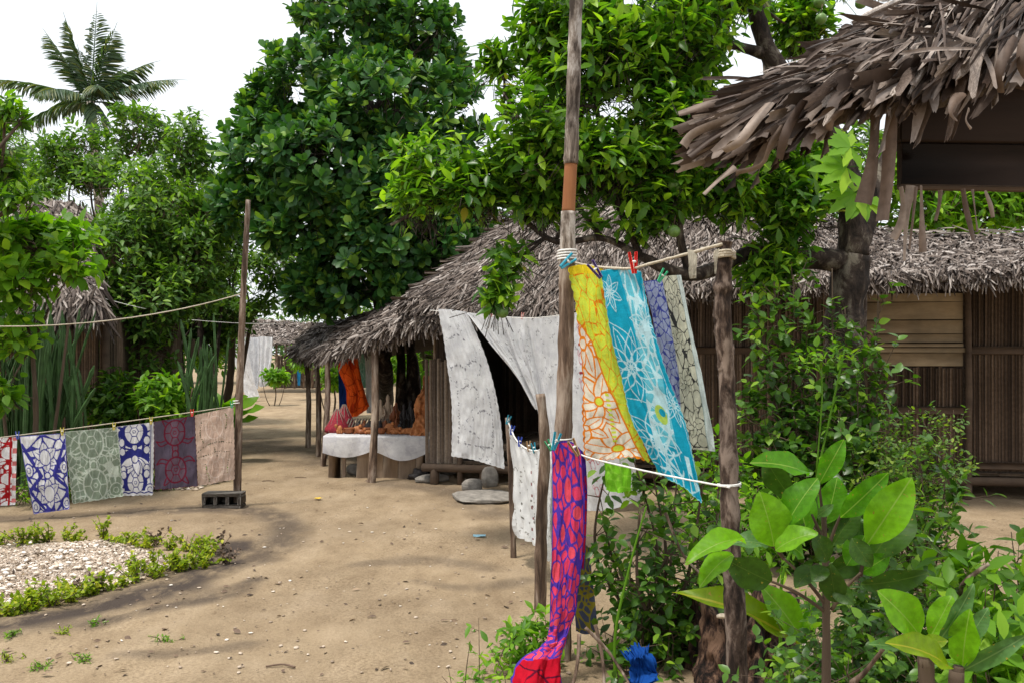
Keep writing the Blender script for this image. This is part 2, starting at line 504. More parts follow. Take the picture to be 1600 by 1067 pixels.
m, nt, b, out = newmat('sandy_earth')
f1 = tex(nt, .55, 5, .6); f2 = tex(nt, 3.2, 8, .65, (1, .45, 1)); f3 = tex(nt, 55, 6, .7)
c = ramp(nt, f2, [(.30, (.250, .182, .114)), (.5, (.328, .247, .158)), (.70, (.398, .306, .205))])
c = mixc(nt, 1.0, c, ramp(nt, f1, [(.3, (.8, .79, .79)), (.7, (1.13, 1.12, 1.1))]), 'MULTIPLY')
c = mixc(nt, ramp(nt, tex(nt, .9, 5, .65), [(.35, (.15,) * 3), (.65, (1,) * 3)]), c, mixc(nt, 1.0, c, ramp(nt, f3, [(.34, (.58, .56, .54)), (.58, (1.14, 1.14, 1.14))]), 'MULTIPLY'))
vo = nt.nodes.new('ShaderNodeTexVoronoi'); vo.inputs['Scale'].default_value = 9
tc = nt.nodes.new('ShaderNodeTexCoord'); nt.links.new(tc.outputs['Object'], vo.inputs['Vector'])
c = mixc(nt, ramp(nt, vo.outputs['Distance'], [(.03, (1, 1, 1)), (.05, (0, 0, 0))]), c, (.13, .10, .075))
vo2 = nt.nodes.new('ShaderNodeTexVoronoi'); vo2.inputs['Scale'].default_value = 5.5
nt.links.new(tc.outputs['Object'], vo2.inputs['Vector'])
c = mixc(nt, ramp(nt, vo2.outputs['Distance'], [(.030, (1, 1, 1)), (.05, (0, 0, 0))]), c, (.52, .44, .36))
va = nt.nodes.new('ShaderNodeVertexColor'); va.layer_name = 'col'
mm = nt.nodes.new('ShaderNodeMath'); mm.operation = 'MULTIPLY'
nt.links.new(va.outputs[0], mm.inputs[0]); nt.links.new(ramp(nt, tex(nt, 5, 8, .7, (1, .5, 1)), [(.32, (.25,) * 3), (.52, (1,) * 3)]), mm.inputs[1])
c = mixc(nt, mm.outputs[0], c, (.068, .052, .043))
nt.links.new(c, b.inputs['Base Color']); b.inputs['Roughness'].default_value = .95; b.inputs['Specular IOR Level'].default_value = .15
bm_ = nt.nodes.new('ShaderNodeMath'); bm_.operation = 'ADD'; nt.links.new(f3, bm_.inputs[0]); nt.links.new(f2, bm_.inputs[1])
bm2 = nt.nodes.new('ShaderNodeMath'); bm2.operation = 'MULTIPLY_ADD'; nt.links.new(tex(nt, 7.5, 4, .55), bm2.inputs[0]); bm2.inputs[1].default_value = 1.6; nt.links.new(bm_.outputs[0], bm2.inputs[2])
bump(nt, b, bm2.outputs[0], .8, .022)
M['sand'] = m
ground()

# ------------------------------------------------------------------ leaves and strips
def leaf_tpl(rows, fold=.18, curl=.15, wave=0.0):
    """rows: (t, halfwidth) from base to tip (ends are points); +Y along the leaf, +Z its upper face"""
    V, T = [(0, 0, 0)], []
    for t, w in rows:
        z = -curl * t * t
        V += [(-w, t, z + fold * w), (0, t, z), (w, t, z + fold * w)]
    V.append((0, 1, -curl))
    n = len(rows)
    T += [(0, 2, 1), (0, 3, 2)]
    for i in range(n - 1):
        a, b_ = 1 + 3 * i, 4 + 3 * i
        T += [(a, a + 1, b_ + 1), (a, b_ + 1, b_), (a + 1, a + 2, b_ + 2), (a + 1, b_ + 2, b_ + 1)]
    a = 1 + 3 * (n - 1); e = len(V) - 1
    T += [(a, a + 1, e), (a + 1, a + 2, e)]
    V = np.array(V, float)
    if wave:
        V[:, 2] += wave * np.sin(V[:, 1] * 11 + np.sign(V[:, 0]) * 1.3) * np.abs(V[:, 0]) * 3
    return V, np.array(T)

L_CITRUS = leaf_tpl([(.2, .14), (.46, .205), (.76, .125)], .28, .16)
L_OBOV = leaf_tpl([(.25, .10), (.55, .23), (.83, .24)], .22, .10)
L_OVAL = leaf_tpl([(.18, .22), (.45, .31), (.75, .2)], .2, .15)
L_FINE = leaf_tpl([(.35, .22), (.7, .2)], .2, .1)
L_BIG = leaf_tpl([(.06, .05), (.16, .14), (.3, .225), (.46, .265), (.62, .245), (.78, .17), (.9, .085)], .22, .16, .1)
L_SPEAR = leaf_tpl([(.12, .06), (.3, .11), (.5, .13), (.7, .115), (.86, .07)], .3, .2)

def frames(d, up):
    y = nrm(d); x = nrm(np.cross(y, up)); z = np.cross(x, y)
    return np.stack([x, y, z], -1)          # columns

def scatter(tpl, P, F, s):
    V0, T0 = tpl
    s = np.asarray(s, float)
    if s.ndim == 1: s = np.repeat(s[:, None], 3, 1)
    V = np.einsum('nij,nkj->nki', F, V0[None] * s[:, None, :]) + P[:, None]
    T = T0[None] + (np.arange(len(P)) * len(V0))[:, None, None]
    return V.reshape(-1, 3), T.reshape(-1, 3)

def rdir(n):
    return nrm(rng.normal(size=(n, 3)))

def crown_twigs(clumps, n, gapf=1.1, gap=-.15, inner=.5, seed=1, updir=.5):
    """points and directions of twig ends through the shells of the clumps"""
    C = np.array([c[0] for c in clumps]); R = np.array([c[1] for c in clumps])
    w = (R[:, 0] * R[:, 1] * R[:, 2]) ** (2 / 3.); w = w / w.sum()
    k = rng.choice(len(clumps), int(n), p=w)
    d = rdir(int(n))
    r = inner + (1 - inner) * rng.random(int(n)) ** .55
    r = r * (1 + .16 * noise3(C[k] * 3 + d * 2.2, seed + 5))
    P = C[k] + d * R[k] * r[:, None]
    keep = (noise3(P * gapf, seed) + .45 * noise3(P * gapf * 2.6, seed + 1)) > gap
    # nothing grows towards the inside of the crown's own other clumps
    P, d = P[keep], d[keep]
    D = nrm(d * .8 + np.array([0, 0, updir]) + rng.normal(0, .35, d.shape))
    return P, D

def leaves_on(P, D, per, L, leaf, spread=.9, rosette=False, jitter=.25):
    n = len(P)
    LP, LD, LU, LS = [], [], [], []
    side = nrm(np.cross(D, rdir(n))); oth = np.cross(D, side)
    for i in range(per):
        a = i * 2.4 + rng.random(n) * .7
        rad = side * np.cos(a)[:, None] + oth * np.sin(a)[:, None]
        if rosette:
            f = .25 + .8 * (i / per)
            LP.append(P + D * (L * (1 - i / per) * .35)[:, None] if np.ndim(L) else P + D * L * (1 - i / per) * .35)
            ld = D * (1.05 - f) + rad * f
            LD.append(ld + rng.normal(0, .1, ld.shape)); LU.append(D + rng.normal(0, .12, ld.shape))
        else:
            t = (i + .5) / per
            LP.append(P + D * L * (t - .6))
            ld = D * .55 + rad * spread
            ld[:, 2] -= .12
            LD.append(ld + rng.normal(0, jitter, ld.shape)); LU.append(D * .45 + np.array([0, 0, .8]) + rng.normal(0, .35, ld.shape))
        LS.append(leaf * (.7 + .5 * rng.random(n)))
    return np.concatenate(LP), np.concatenate(LD), np.concatenate(LU), np.concatenate(LS)

def twig_geo(P, D, L, r):
    """three-sided twig for every twig end"""
    n = len(P)
    a = nrm(np.cross(D, np.array([.3, .5, .8]))); b_ = np.cross(D, a)
    base = P - D * L * 1.5; tip = P + D * L * .4
    ring = [a * cos(k * 2.094) + b_ * sin(k * 2.094) for k in range(3)]
    V = np.stack([base + q * r for q in ring] + [tip], 1).reshape(-1, 3)
    T = np.array([(0, 1, 3), (1, 2, 3), (2, 0, 3)])[None] + (np.arange(n) * 4)[:, None, None]
    return V, T.reshape(-1, 3)

def branch(pts, r0, r1, seg=7, n=None, bump_=.15, seed=0):
    n = n or max(6, 5 * len(pts))
    return tube(polyl(pts, n), np.linspace(r0, r1, n), seg, bump_, seed)

def limbs(hub, clumps, r0, seed=0, sub=3, hubs=None):
    gs = []
    hub = np.asarray(hub, float)
    for k, (c, R) in enumerate(clumps):
        c = np.asarray(c); R = np.asarray(R)
        if hubs is not None:                        # leave from the nearest point of the main branches
            hub = hubs[np.argmin(np.linalg.norm(hubs - c, axis=1))]
        mid = hub * .45 + c * .55 + rng.normal(0, .12, 3) * np.linalg.norm(c - hub) * .5
        gs.append(branch([hub, mid, c + R * rng.normal(0, .2, 3)], r0, r0 * .35, 6, seed=seed + k))
        for j in range(sub):
            d = rdir(1)[0]; d[2] = abs(d[2]) * .6
            gs.append(branch([mid * .3 + c * .7, c + d * R * .5, c + d * R * .95], r0 * .32, r0 * .07, 5, 8, seed=seed + j))
    return gs

def tree(name, label, base, trunk_pts, r0, r1, clumps, n, leaf_kind, leaf, per, L, mat, rosette=False, gapf=1.1, gap=-.15,
         singles=0, single_mat=None, fruits=0, limb_r=None, seed=1, inner=.5, group=None, spread=.9, cat='tree', extra=None, updir=.5, bark='bark', cullback=None, hubs=None):
    base = np.asarray(base, float)
    t = thing(name, label, cat, base, group)
    obj('trunk', tube(polyl(trunk_pts, 26), np.linspace(r0, r1, 26), 12, .18, seed, freq=7), M[bark], t)
    gs = limbs(trunk_pts[-1], clumps, limb_r or r1 * .6, seed, hubs=hubs)
    if extra:
        gs += extra
    P, D = crown_twigs(clumps, n, gapf, gap, inner, seed, updir)
    if cullback:                                   # thin the side no one can see
        P, D = P[P[:, 1] < cullback], D[P[:, 1] < cullback]
    gs.append(twig_geo(P, D, L, max(.003, leaf * .03)))
    obj('branches', join(gs), M['twig' if bark == 'twig' else 'bark'], t)
    LP, LD, LU, LS = leaves_on(P, D, per, L, leaf, spread, rosette)
    F = frames(LD, LU)
    if singles:
        # the leaves that show largest stand on their own
        vis = np.linalg.norm(LP - np.array([0, 0, EYE]), axis=1) / LS
        px = 800 + LP[:, 0] / LP[:, 1] * FOC; py = HOR - (LP[:, 2] - EYE) / LP[:, 1] * FOC
        vis[(px < 20) | (px > 1580) | (py < 10)] = 1e9
        idx = np.argsort(vis)[:singles]
        me = np_mesh('leaf', leaf_kind[0], leaf_kind[1], single_mat)
        for q in idx:
            inst('leaf', me, t, F[q] * LS[q], LP[q])
        keep = np.ones(len(LP), bool); keep[idx] = False
        LP, F, LS = LP[keep], F[keep], LS[keep]
    V, T = scatter(leaf_kind, LP, F, LS)
    cr = obj('crown', (V, T), mat, t)
    if singles: cr['kind'] = 'stuff'
    if fruits:
        # citrus hang at the outer face of the crown
        cand = np.argsort(P[:, 1] + rng.random(len(P)) * 2.0)[:fruits * 6]
        rng.shuffle(cand)
        for q in cand[:fruits]:
            p = P[q] + np.array([0, -.05, -.06])
            obj('fruit', blob(p, (.036, .036, .036), q, .05, 3, 12, 8), M['fruit'], t)
    return t

def clump(px, py, d, rx, rz, ry=None):
    """clump of foliage round a point: radii in pixels across and up, metres in depth"""
    return (at(px, py, d), np.array([rx / FOC * d, ry if ry else rx / FOC * d, rz / FOC * d]))

# ------------------------------------------------------------------ cloth
class Pat:
    """colours of a printed or embroidered cloth, w by h metres, at the nodes of its grid"""
    def __init__(s, nx, ny, w, h, base):
        s.nx, s.ny, s.w, s.h = nx, ny, w, h
        s.X, s.Y = np.meshgrid(np.linspace(0, w, nx), np.linspace(0, h, ny))
        s.c = np.tile(np.array(base, float), (ny, nx, 1)); s.hole = np.zeros((ny, nx), bool)
    def fill(s, mask, c): s.c[mask] = c
    def dist(s, pts):
        d = np.full(s.X.shape, 9e9)
        for (ax, ay), (bx, by) in zip(pts[:-1], pts[1:]):
            vx, vy = bx - ax, by - ay
            t = np.clip(((s.X - ax) * vx + (s.Y - ay) * vy) / max(vx * vx + vy * vy, 1e-12), 0, 1)
            d = np.minimum(d, np.hypot(s.X - ax - t * vx, s.Y - ay - t * vy))
        return d
    def line(s, pts, w, c): s.fill(s.dist(pts) < w / 2, c)
    def curve(s, pts, w, c, n=16): s.line(polyl(pts, n), w, c)
    def ell(s, cx, cy, rx, ry, rot=0.0):
        c_, s_ = cos(rot), sin(rot); x, y = s.X - cx, s.Y - cy
        return np.hypot((x * c_ + y * s_) / rx, (-x * s_ + y * c_) / ry)
    def ring(s, cx, cy, rx, ry, w, c, rot=0.0, fill=None):
        e = s.ell(cx, cy, rx, ry, rot); m = min(rx, ry)
        if fill is not None: s.fill(e < 1, fill)
        s.fill(np.abs(e - 1) * m < w / 2, c)
    def petal(s, cx, cy, a, l, wd, w, c, fill=None, vein=True):
        dx, dy = cos(a), sin(a)
        x, y = (s.X - cx) * dx + (s.Y - cy) * dy, -(s.X - cx) * dy + (s.Y - cy) * dx
        t = x / l
        half = wd * np.sin(np.clip(t, 0, 1) ** .75 * pi) ** .8
        ins = (t > 0) & (t < 1) & (np.abs(y) < half)
        if fill is not None: s.fill(ins, fill)
        s.fill((t > -.02) & (t < 1.04) & (np.abs(np.abs(y) - half) < w / 2), c)
        if vein: s.fill((t > .12) & (t < .8) & (np.abs(y) < w * .3), c)
    def flower(s, cx, cy, r, n, w, c, fill=None, rot=0.0, mid=None, wd=.3):
        for k in range(n):
            s.petal(cx, cy, rot + k * 2 * pi / n, r, r * wd, w, c, fill)
        s.ring(cx, cy, r * .16, r * .16, w, c, fill=mid if mid is not None else fill)
    def net(s, n, w, c, mask=None, seed=0, ax=1.0):
        r = np.random.default_rng(seed)
        q = r.random((n, 2)) * [s.w, s.h]
        d = np.hypot((s.X[..., None] - q[:, 0]), (s.Y[..., None] - q[:, 1]) * ax); d.sort(axis=-1)
        e = (d[..., 1] - d[..., 0]) < w
        if mask is not None: e &= mask
        s.fill(e, c)
        return d
    def turtle(s, cx, cy, r, up, w, c, fill=None, inner=None):
        k = -1 if up else 1
        for sx in (-1, 1):
            s.curve([(cx + sx * r * .55, cy + k * r * .75), (cx + sx * r * 1.1, cy + k * r * .95), (cx + sx * r * 1.45, cy + k * r * .5)], w, c)
            s.curve([(cx + sx * r * .75, cy + k * r * .5), (cx + sx * r * 1.1, cy + k * r * .62), (cx + sx * r * 1.45, cy + k * r * .5)], w, c)
            s.curve([(cx + sx * r * .5, cy - k * r * .85), (cx + sx * r * .95, cy - k * r * 1.15), (cx + sx * r * .8, cy - k * r * .6)], w, c)
        s.ring(cx, cy + k * r * 1.22, r * .24, r * .32, w, c, fill=fill)
        s.ring(cx, cy, r * .82, r, w * 1.2, c, fill=fill)
        i = inner if inner is not None else c
        hexp = [(cx + r * .38 * cos(a), cy + r * .42 * sin(a)) for a in np.arange(7) * pi / 3]
        s.line(hexp, w * .7, i)
        for a in np.arange(6) * pi / 3:
            s.line([(cx + r * .38 * cos(a), cy + r * .42 * sin(a)), (cx + r * .8 * cos(a), cy + r * .97 * sin(a))], w * .7, i)
        s.ring(cx, cy, r * .12, r * .12, w * .6, i)
    def border(s, w, c, scallop=0.0, n=12):
        e = np.minimum(np.minimum(s.X, s.w - s.X), np.minimum(s.Y, s.h - s.Y))
        s.fill(e < w, c)
    def holes(s, mask): s.hole |= mask

def surf(ctrl, nx, ny):
    """grid of points through rows of control points (row = down the cloth, column = across)"""
    rows = np.array([[at(*p) for p in r] for r in ctrl])
    a = np.stack([polyl(rows[:, k], ny) for k in range(rows.shape[1])], 1)
    return np.stack([polyl(a[i], nx) for i in range(ny)], 0)

def cloth(name, label, cat, ctrl, pat, mat='cloth', wr=.012, wf=7.0, folds=0, fold_amp=0.0, seed=0, group=None, scal=0.0, parent=None, nscal=14, fine=.35):
    ny, nx = pat.ny, pat.nx
    G = surf(ctrl, nx, ny)
    du = np.gradient(G, axis=1); dv = np.gradient(G, axis=0)
    N = nrm(np.cross(du, dv))
    u = np.linspace(0, 1, nx)[None]; v = np.linspace(0, 1, ny)[:, None]
    Q = np.stack([u * pat.w * wf + 0 * v, v * pat.h * wf * .45 + 0 * u, 0 * u * v + seed * 3.1], -1)
    amp = wr * (.25 + .9 * v)
    disp = amp * (noise3(Q, seed) + .5 * noise3(Q * 2.3, seed + 1)) + wr * fine * noise3(Q * np.array([7, 4, 1.]), seed + 3)
    if folds: disp = disp + fold_amp * np.sin(u * folds * 2 * pi + 1.2 * np.sin(v * 3 + seed)) * (.5 + .5 * v)
    G = G + N * disp[..., None]
    if scal:                                        # scalloped hem
        ex = nrm(du)
        k = np.abs(np.sin(v * nscal * pi)) * scal
        G = G + ex * (k * (u - .5) * 2)[..., None] * (np.abs(u - .5) > .42)[..., None]
        G[-6:, :, 2] -= (np.abs(np.sin(u * nscal * .5 * pi)) * scal)
    T = gridT(ny, nx)
    hole = pat.hole.ravel()
    if hole.any():
        T = T[~hole[T].all(1)]
    o = obj(name, (G.reshape(-1, 3), T), M[mat], parent, col=pat.c.reshape(-1, 3))
    if parent is None: tag(o, label, cat, group)
    return o

def peg(label, p, mat, tilt=0.0, s=1.0, yaw=0.4, group=None):
    """clothes peg: two prongs sprung apart at the top"""
    p = np.asarray(p, float)
    t = thing('clothes_peg', label, 'clothes peg', p, group)
    c_, s_ = cos(yaw), sin(yaw)
    def q(x, z): 
        X = x * cos(tilt) + z * sin(tilt); Z = -x * sin(tilt) + z * cos(tilt)
        return p + np.array([X * c_, X * s_, Z]) * s
    for k in (-1, 1):
        obj('prong', beam(q(k * .004, -.035), q(k * .014, .040), .010 * s, .008 * s, .002, up=(.2, 1, .1)), M[mat], t)
    obj('spring', tube([q(-.010, .006), q(.010, .006)], .005 * s, 8), M['rope_white'], t)
    return t

def rope(name, label, pts, r=.004, mat='rope', n=40, cat='rope', twist=True):
    o = obj(name, tube(polyl(pts, n), r, 6, .25 if twist else 0, 3, freq=60), M[mat])
    return tag(o, label, cat)

def sag(a, b, s, n=7):
    a, b = np.asarray(a), np.asarray(b)
    t = np.linspace(0, 1, n)[:, None]
    p = a + (b - a) * t
    p[:, 2] -= (4 * s * t * (1 - t))[:, 0]
    return p

# ================================================================== THE LONG THATCHED HUT
STRIP = leaf_tpl([(.03, .09), (.35, .11), (.7, .09), (.95, .05)], -.5, .10)      # a narrow dry strip, arched across
def thatch(U, Lo, n, length, width, lift=.05, seed=0, rows=None, along=0.0, spread=.45, overhang=.12):
    """strips laid down a roof slope between the curves U (top) and Lo (eave); returns geometry"""
    u = rng.random(n)
    t = rng.random(n) ** .95
    nU = polyl(U, 200); nL = polyl(Lo, 200)
    i = (u * 198).astype(int)
    top, low = nU[i], nL[i]
    down = nrm(low - top)
    P = top + (low - top) * (t * 1.0)[:, None] - down * length * .5
    side = nrm(np.gradient(nL, axis=0)[i])
    N = nrm(np.cross(side, down)); N = N * np.sign(N[:, 2:3])
    P = P + N * (rng.random(n) * lift)[:, None]
    D = down + side * (along + rng.normal(0, spread, n))[:, None] + N * rng.normal(.02, .13, n)[:, None]
    s = length * (.6 + .8 * rng.random(n))
    sc = np.stack([s * 0 + width * (.6 + .8 * rng.random(n)) * 5, s, s * (.5 + 1.5 * rng.random(n))], 1)
    return scatter(STRIP, P, frames(D, N + rng.normal(0, .35, N.shape)), sc)

def slope(U, Lo, thick=.06, nu=40, nt=8, seed=0):
    """closed, lumpy underlay of a roof slope"""
    a, b_ = polyl(U, nu), polyl(Lo, nu)
    G = a[None] + (b_ - a)[None] * np.linspace(0, 1, nt)[:, None, None]
    G = G + np.array([0, 0, 1]) * (.02 * noise3(G * 3, seed))[..., None]
    V = np.concatenate([G.reshape(-1, 3), (G - np.array([0, 0, thick])).reshape(-1, 3)])
    T0 = gridT(nt, nu); k = nt * nu
    ring = np.concatenate([np.arange(nu), np.arange(1, nt) * nu + nu - 1, (nt - 1) * nu + np.arange(nu - 2, -1, -1), np.arange(nt - 2, 0, -1) * nu])
    r2 = np.roll(ring, -1)
    return V, np.concatenate([T0, T0[:, ::-1] + k, quads(np.stack([ring, ring + k, r2 + k, r2], 1))])

HB = np.array([-.94, 11.0, 0.0])                  # left front corner of the hut
HX = nrm(np.array([6.9, -1.30, 0]))               # along its front
HY = np.array([-HX[1], HX[0], 0])                 # to its back
def hp(a, b_, z):
    return HB + HX * a + HY * b_ + np.array([0, 0, z])
FLOOR = .30
hut = thing('thatched_hut', 'long brown slatted hut on stilts with a grey thatched roof', 'hut', hp(3.5, 2, 0))
HL, HW = 8.2, 3.9
def slats(a0, a1, z0, z1, wid, b_=0.0, jitter=.004, mat='slat', name='slat_wall', parent=None, gapk=.0):
    gs, a = [], a0
    while a < a1:
        w = wid * (.8 + .4 * rng.random())
        w = min(w, a1 - a)
        if w < .008: break
        g = beam(hp(a + w / 2, b_ + rng.normal(0, jitter), z0), hp(a + w / 2 + rng.normal(0, .004), b_ + rng.normal(0, jitter), z1 + rng.normal(0, .01)), w * .93, .016, .004, up=HY)
        gs.append(g); a += w
    return obj(name, join(gs), M[mat], parent or hut, kind='stuff')
# front wall: bays of narrow slats
slats(2.1, 4.9, FLOOR, 2.32, .034)
slats(4.98, 6.02, FLOOR, 1.43, .034)
slats(6.09, HL, FLOOR, 2.45, .034)
slats(1.45, 2.1, FLOOR, 2.3, .034)
slats(-.12, .30, FLOOR - .06, 1.52, .05, -.02, .006, 'slat_grey', 'side_panel')
for a in (0, HL):
    gs = []
    for k in range(int(HW / .034)):
        gs.append(beam(hp(a, .05 + k * .034, FLOOR), hp(a, .05 + k * .034, 2.35), .031, .016, .004, up=HX))
    obj('slat_wall', join(gs), M['slat'], hut, kind='stuff')
slats(0, HL, FLOOR, 2.35, .06, HW)
obj('slat_light_stop', beam(hp(.05, HW + .06, 1.3), hp(HL, HW + .06, 1.3), .02, 2.3, .004), M['thatch_base'], hut)  # unseen sheets added behind the slats to stop light leaking into the hut
obj('slat_light_stop', beam(hp(.05, .9, 1.3), hp(.05, HW, 1.3), .02, 2.1, .004), M['thatch_base'], hut)
obj('slat_light_stop', beam(hp(1.45, .06, 1.3), hp(HL, .06, 1.3), .02, 2.1, .004), M['thatch_base'], hut)
# rails, corner posts, floor, stilts
for a0, a1, z in ((1.5, 4.9, 1.62), (6.07, HL, 1.62), (4.98, 6.02, .95), (1.5, 4.9, .38), (4.98, HL, .36)):
    obj('rail', beam(hp(a0, -.032, z), hp(a1, -.032, z + rng.normal(0, .01)), .03, .085, .008, jit=.002), M['beam'], hut)
for a in (1.42, 2.12, 4.94, 6.055, HL + .02, .32):
    obj('post', tube(polyl([hp(a, -.05, -.02), hp(a + .01, -.055, 1.2), hp(a, -.05, 2.4)], 14), .034, 9, .12, int(a * 10)), M['beam'], hut)
obj('post', tube(polyl([hp(-.10, .35, -.02), hp(-.11, .35, 1.0), hp(-.08, .35, 2.3)], 14), .028, 9, .12, 4), M['pole'], hut)
for k in range(28):
    obj('floor_board', cbox(hp(.15 + k * .29, HW / 2, FLOOR - .04), (.28, HW, .03), .004, rz=math.atan2(HX[1], HX[0])), M['plank_grey'], hut)
for b_ in (-.06, HW / 2, HW - .1):
    obj('floor_beam', tube(polyl([hp(-.15, b_, FLOOR - .11), hp(4, b_, FLOOR - .12), hp(HL, b_, FLOOR - .10)], 20), .05, 9, .12, 8), M['beam'], hut)
for a in (.0, .62, 1.3, 2.2, 3.3, 4.6, 6.05, 6.7, 7.4, 8.1):
    for b_ in (-.05, 1.8, 3.6):
        obj('stilt', tube([hp(a, b_, -.06), hp(a, b_, .1), hp(a, b_, FLOOR - .06)], .052, 9, .2, int(a * 7)), M['beam'], hut)
# shuttered window of horizontal boards
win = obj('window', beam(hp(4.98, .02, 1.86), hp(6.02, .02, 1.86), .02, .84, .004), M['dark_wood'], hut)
z = 1.44
for k, hgt in enumerate((.155, .06, .045, .10, .155, .20, .10)):
    obj('plank', beam(hp(4.99, -.012 - (.02 if k in (1, 2) else 0), z + hgt / 2), hp(6.015 + (.05 if k == 1 else 0), -.012 - (.02 if k in (1, 2) else 0), z + hgt / 2 + rng.normal(0, .004)), .018, hgt - .008, .004), M['plank'], win)
    z += hgt
# roof
FE = [at(632, 474, 10.75), at(690, 487, 10.55), at(800, 490, 10.35), at(905, 480, 10.15), at(1060, 456, 9.75), at(1250, 443, 9.35), at(1390, 436, 9.1), at(1600, 427, 8.8), at(1760, 419, 8.6)]
RI = [at(792, 350, 12.7), at(850, 330, 12.6), at(930, 312, 12.5), at(1010, 300, 12.3), at(1120, 305, 12.1), at(1260, 345, 11.8), at(1400, 372, 11.6), at(1600, 376, 11.3), at(1760, 376, 11.0)]
BE = [r + np.array([.3, 2.3, -1.35]) for r in RI]
RI_ = [np.array(r) for r in RI]
roof = obj('roof', join([slope(RI, FE), slope(RI, BE)]), M['thatch_base'], hut)
obj('thatch', thatch(RI, FE, 30000, .25, .016, .06, spread=.30), M['thatch'], roof, kind='stuff')
obj('thatch', thatch(RI, BE, 5000, .25, .030, .06), M['thatch'], roof, kind='stuff')
# shaggy fringe along the eave and a capped ridge
fl = polyl(FE, 300)
i = rng.integers(0, 299, 3600)
P = fl[i] + rng.normal(0, .03, (3600, 3)) + np.array([0, .05, .02])
D = np.array([0, -.45, -1.0]) + rng.normal(0, .35, (3600, 3))
s = .08 + .13 * rng.random(3600)
obj('eave_fringe', scatter(STRIP, P, frames(D, np.array([0, -1, .3]) + rng.normal(0, .3, D.shape)), np.stack([np.full(3600, .085), s, s], 1)), M['thatch'], roof, kind='stuff')
rl = polyl(RI, 300); i = rng.integers(0, 299, 2200)
P = rl[i] + rng.normal(0, .05, (2200, 3)) + np.array([0, 0, .04])
D = np.stack([rng.normal(0, 1, 2200), rng.normal(-.3, .8, 2200), rng.normal(-.1, .2, 2200)], 1)
s = .15 + .2 * rng.random(2200)
obj('ridge_cap', scatter(STRIP, P, frames(D, np.tile([0, 0, 1.], (2200, 1))), np.stack([np.full(2200, .11), s, s], 1)), M['thatch'], roof, kind='stuff')
# batten ends stepping up the left verge
for k in range(8):
    f = k / 7
    p = np.array(FE[0]) * (1 - f) + np.array(RI[0]) * f
    obj('batten', beam(p + np.array([-.16, .02, .06]), p + np.array([.5, -.02, .05]), .09, .028, .006, jit=.004), M['slat_grey'], roof)
# step stones and slab at the door
def stone(label, c, size, seed, mat='stone', rz=0.0, name='stone'):
    V, T = blob((0, 0, 0), np.array(size) * .56, seed, .12, 1.3, 16, 10)
    lim = np.array(size) / 2
    V = np.clip(V, -lim * (1 + .04 * noise3(V * 9, seed)[:, None]), lim * (1 + .04 * noise3(V * 7 + 3, seed)[:, None]))
    c_, s_ = cos(rz), sin(rz)
    V = V @ np.array([[c_, -s_, 0], [s_, c_, 0], [0, 0, 1]]).T + np.asarray(c)
    return tag(obj(name, (V, T), M[mat], smooth=False), label, 'stone')
g = gp(757, 778); stone('flat grey slab lying on the ground before the hut door', g + [0, .05, .03], (.66, .72, .09), 3, rz=.2, name='step_slab')
g = gp(738, 766); stone('squared grey stone behind the flat door slab', g + [0, .0, .07], (.24, .2, .16), 4, rz=.1)
g = gp(765, 762); stone('upright stone block under the floor beam by the door', g + [0, .1, .1], (.2, .2, .26), 5)
g = gp(695, 742); stone('grey stone lying right of the white sack', g + [0, .1, .05], (.34, .25, .12), 6)
g = gp(675, 752); stone('long flat stone in front of the white sack', g + [0, 0, .04], (.42, .16, .11), 7, rz=.35)
g = gp(558, 741); stone('low stone block in front of the stall planks', g + [0, 0, .07], (.28, .14, .15), 8)
g = gp(935, 775); stone('dark stone under the hut behind the white cloth', g + [0, .5, .06], (.3, .25, .14), 9)

# ================================================================== SOUVENIR STALL
SE = [at(694, 492, 10.55), at(640, 505, 10.7), at(585, 524, 11.0), at(535, 545, 12.0), at(494, 550, 13.6), at(462, 548, 15.0)]
SU = [at(668, 462, 12.2), at(635, 468, 12.7), at(590, 488, 13.3), at(545, 500, 14.2), at(508, 508, 15.2), at(482, 512, 16.2)]
SB = [u + np.array([.6, 1.6, -.5]) for u in SU]
stall = thing('market_stall', 'open souvenir stall with a low thatched roof and plank counter', 'stall', (-2.0, 12, 0))
sroof = obj('roof', join([slope(SU, SE), slope(SU, SB)]), M['thatch_base'], stall)
obj('thatch', thatch(SU, SE, 6500, .24, .024, .07, along=.25), M['thatch'], sroof, kind='stuff')
obj('thatch', thatch(SU, SB, 1500, .25, .03, .06), M['thatch'], sroof, kind='stuff')
fl = polyl(SE, 200); n = 1500; i = rng.integers(0, 199, n)
P = fl[i] + rng.normal(0, .04, (n, 3)) + np.array([0, .05, .03]); D = np.array([-.2, -.4, -1.0]) + rng.normal(0, .4, (n, 3)); s = .1 + .17 * rng.random(n)
obj('eave_fringe', scatter(STRIP, P, frames(D, np.array([0, -1, .3]) + rng.normal(0, .3, D.shape)), np.stack([np.full(n, .11), s, s], 1)), M['thatch'], sroof, kind='stuff')
for (bx, by, tx, ty, r) in ((580, 753, 585, 522, .052), (504, 728, 512, 545, .045), (497, 712, 493, 548, .044), (481, 700, 478, 548, .045)):
    g = gp(bx, by); d = g[1]
    tp = at(tx, ty, d + .1)
    obj('post', tube(polyl([g - [0, 0, .08], g * .5 + tp * .5 + [.03, 0, 0], tp], 16), np.linspace(r, r * .85, 16), 10, .15, int(bx)), M['pole'], stall)
obj('roof_beam', tube(polyl([SE[0] + [0, .15, -.02], SE[2] + [0, .15, -.02], SE[3] + [0, .2, -.03], SE[5] + [.1, 0, -.03]], 24), .03, 8, .1, 5), M['pole'], stall)
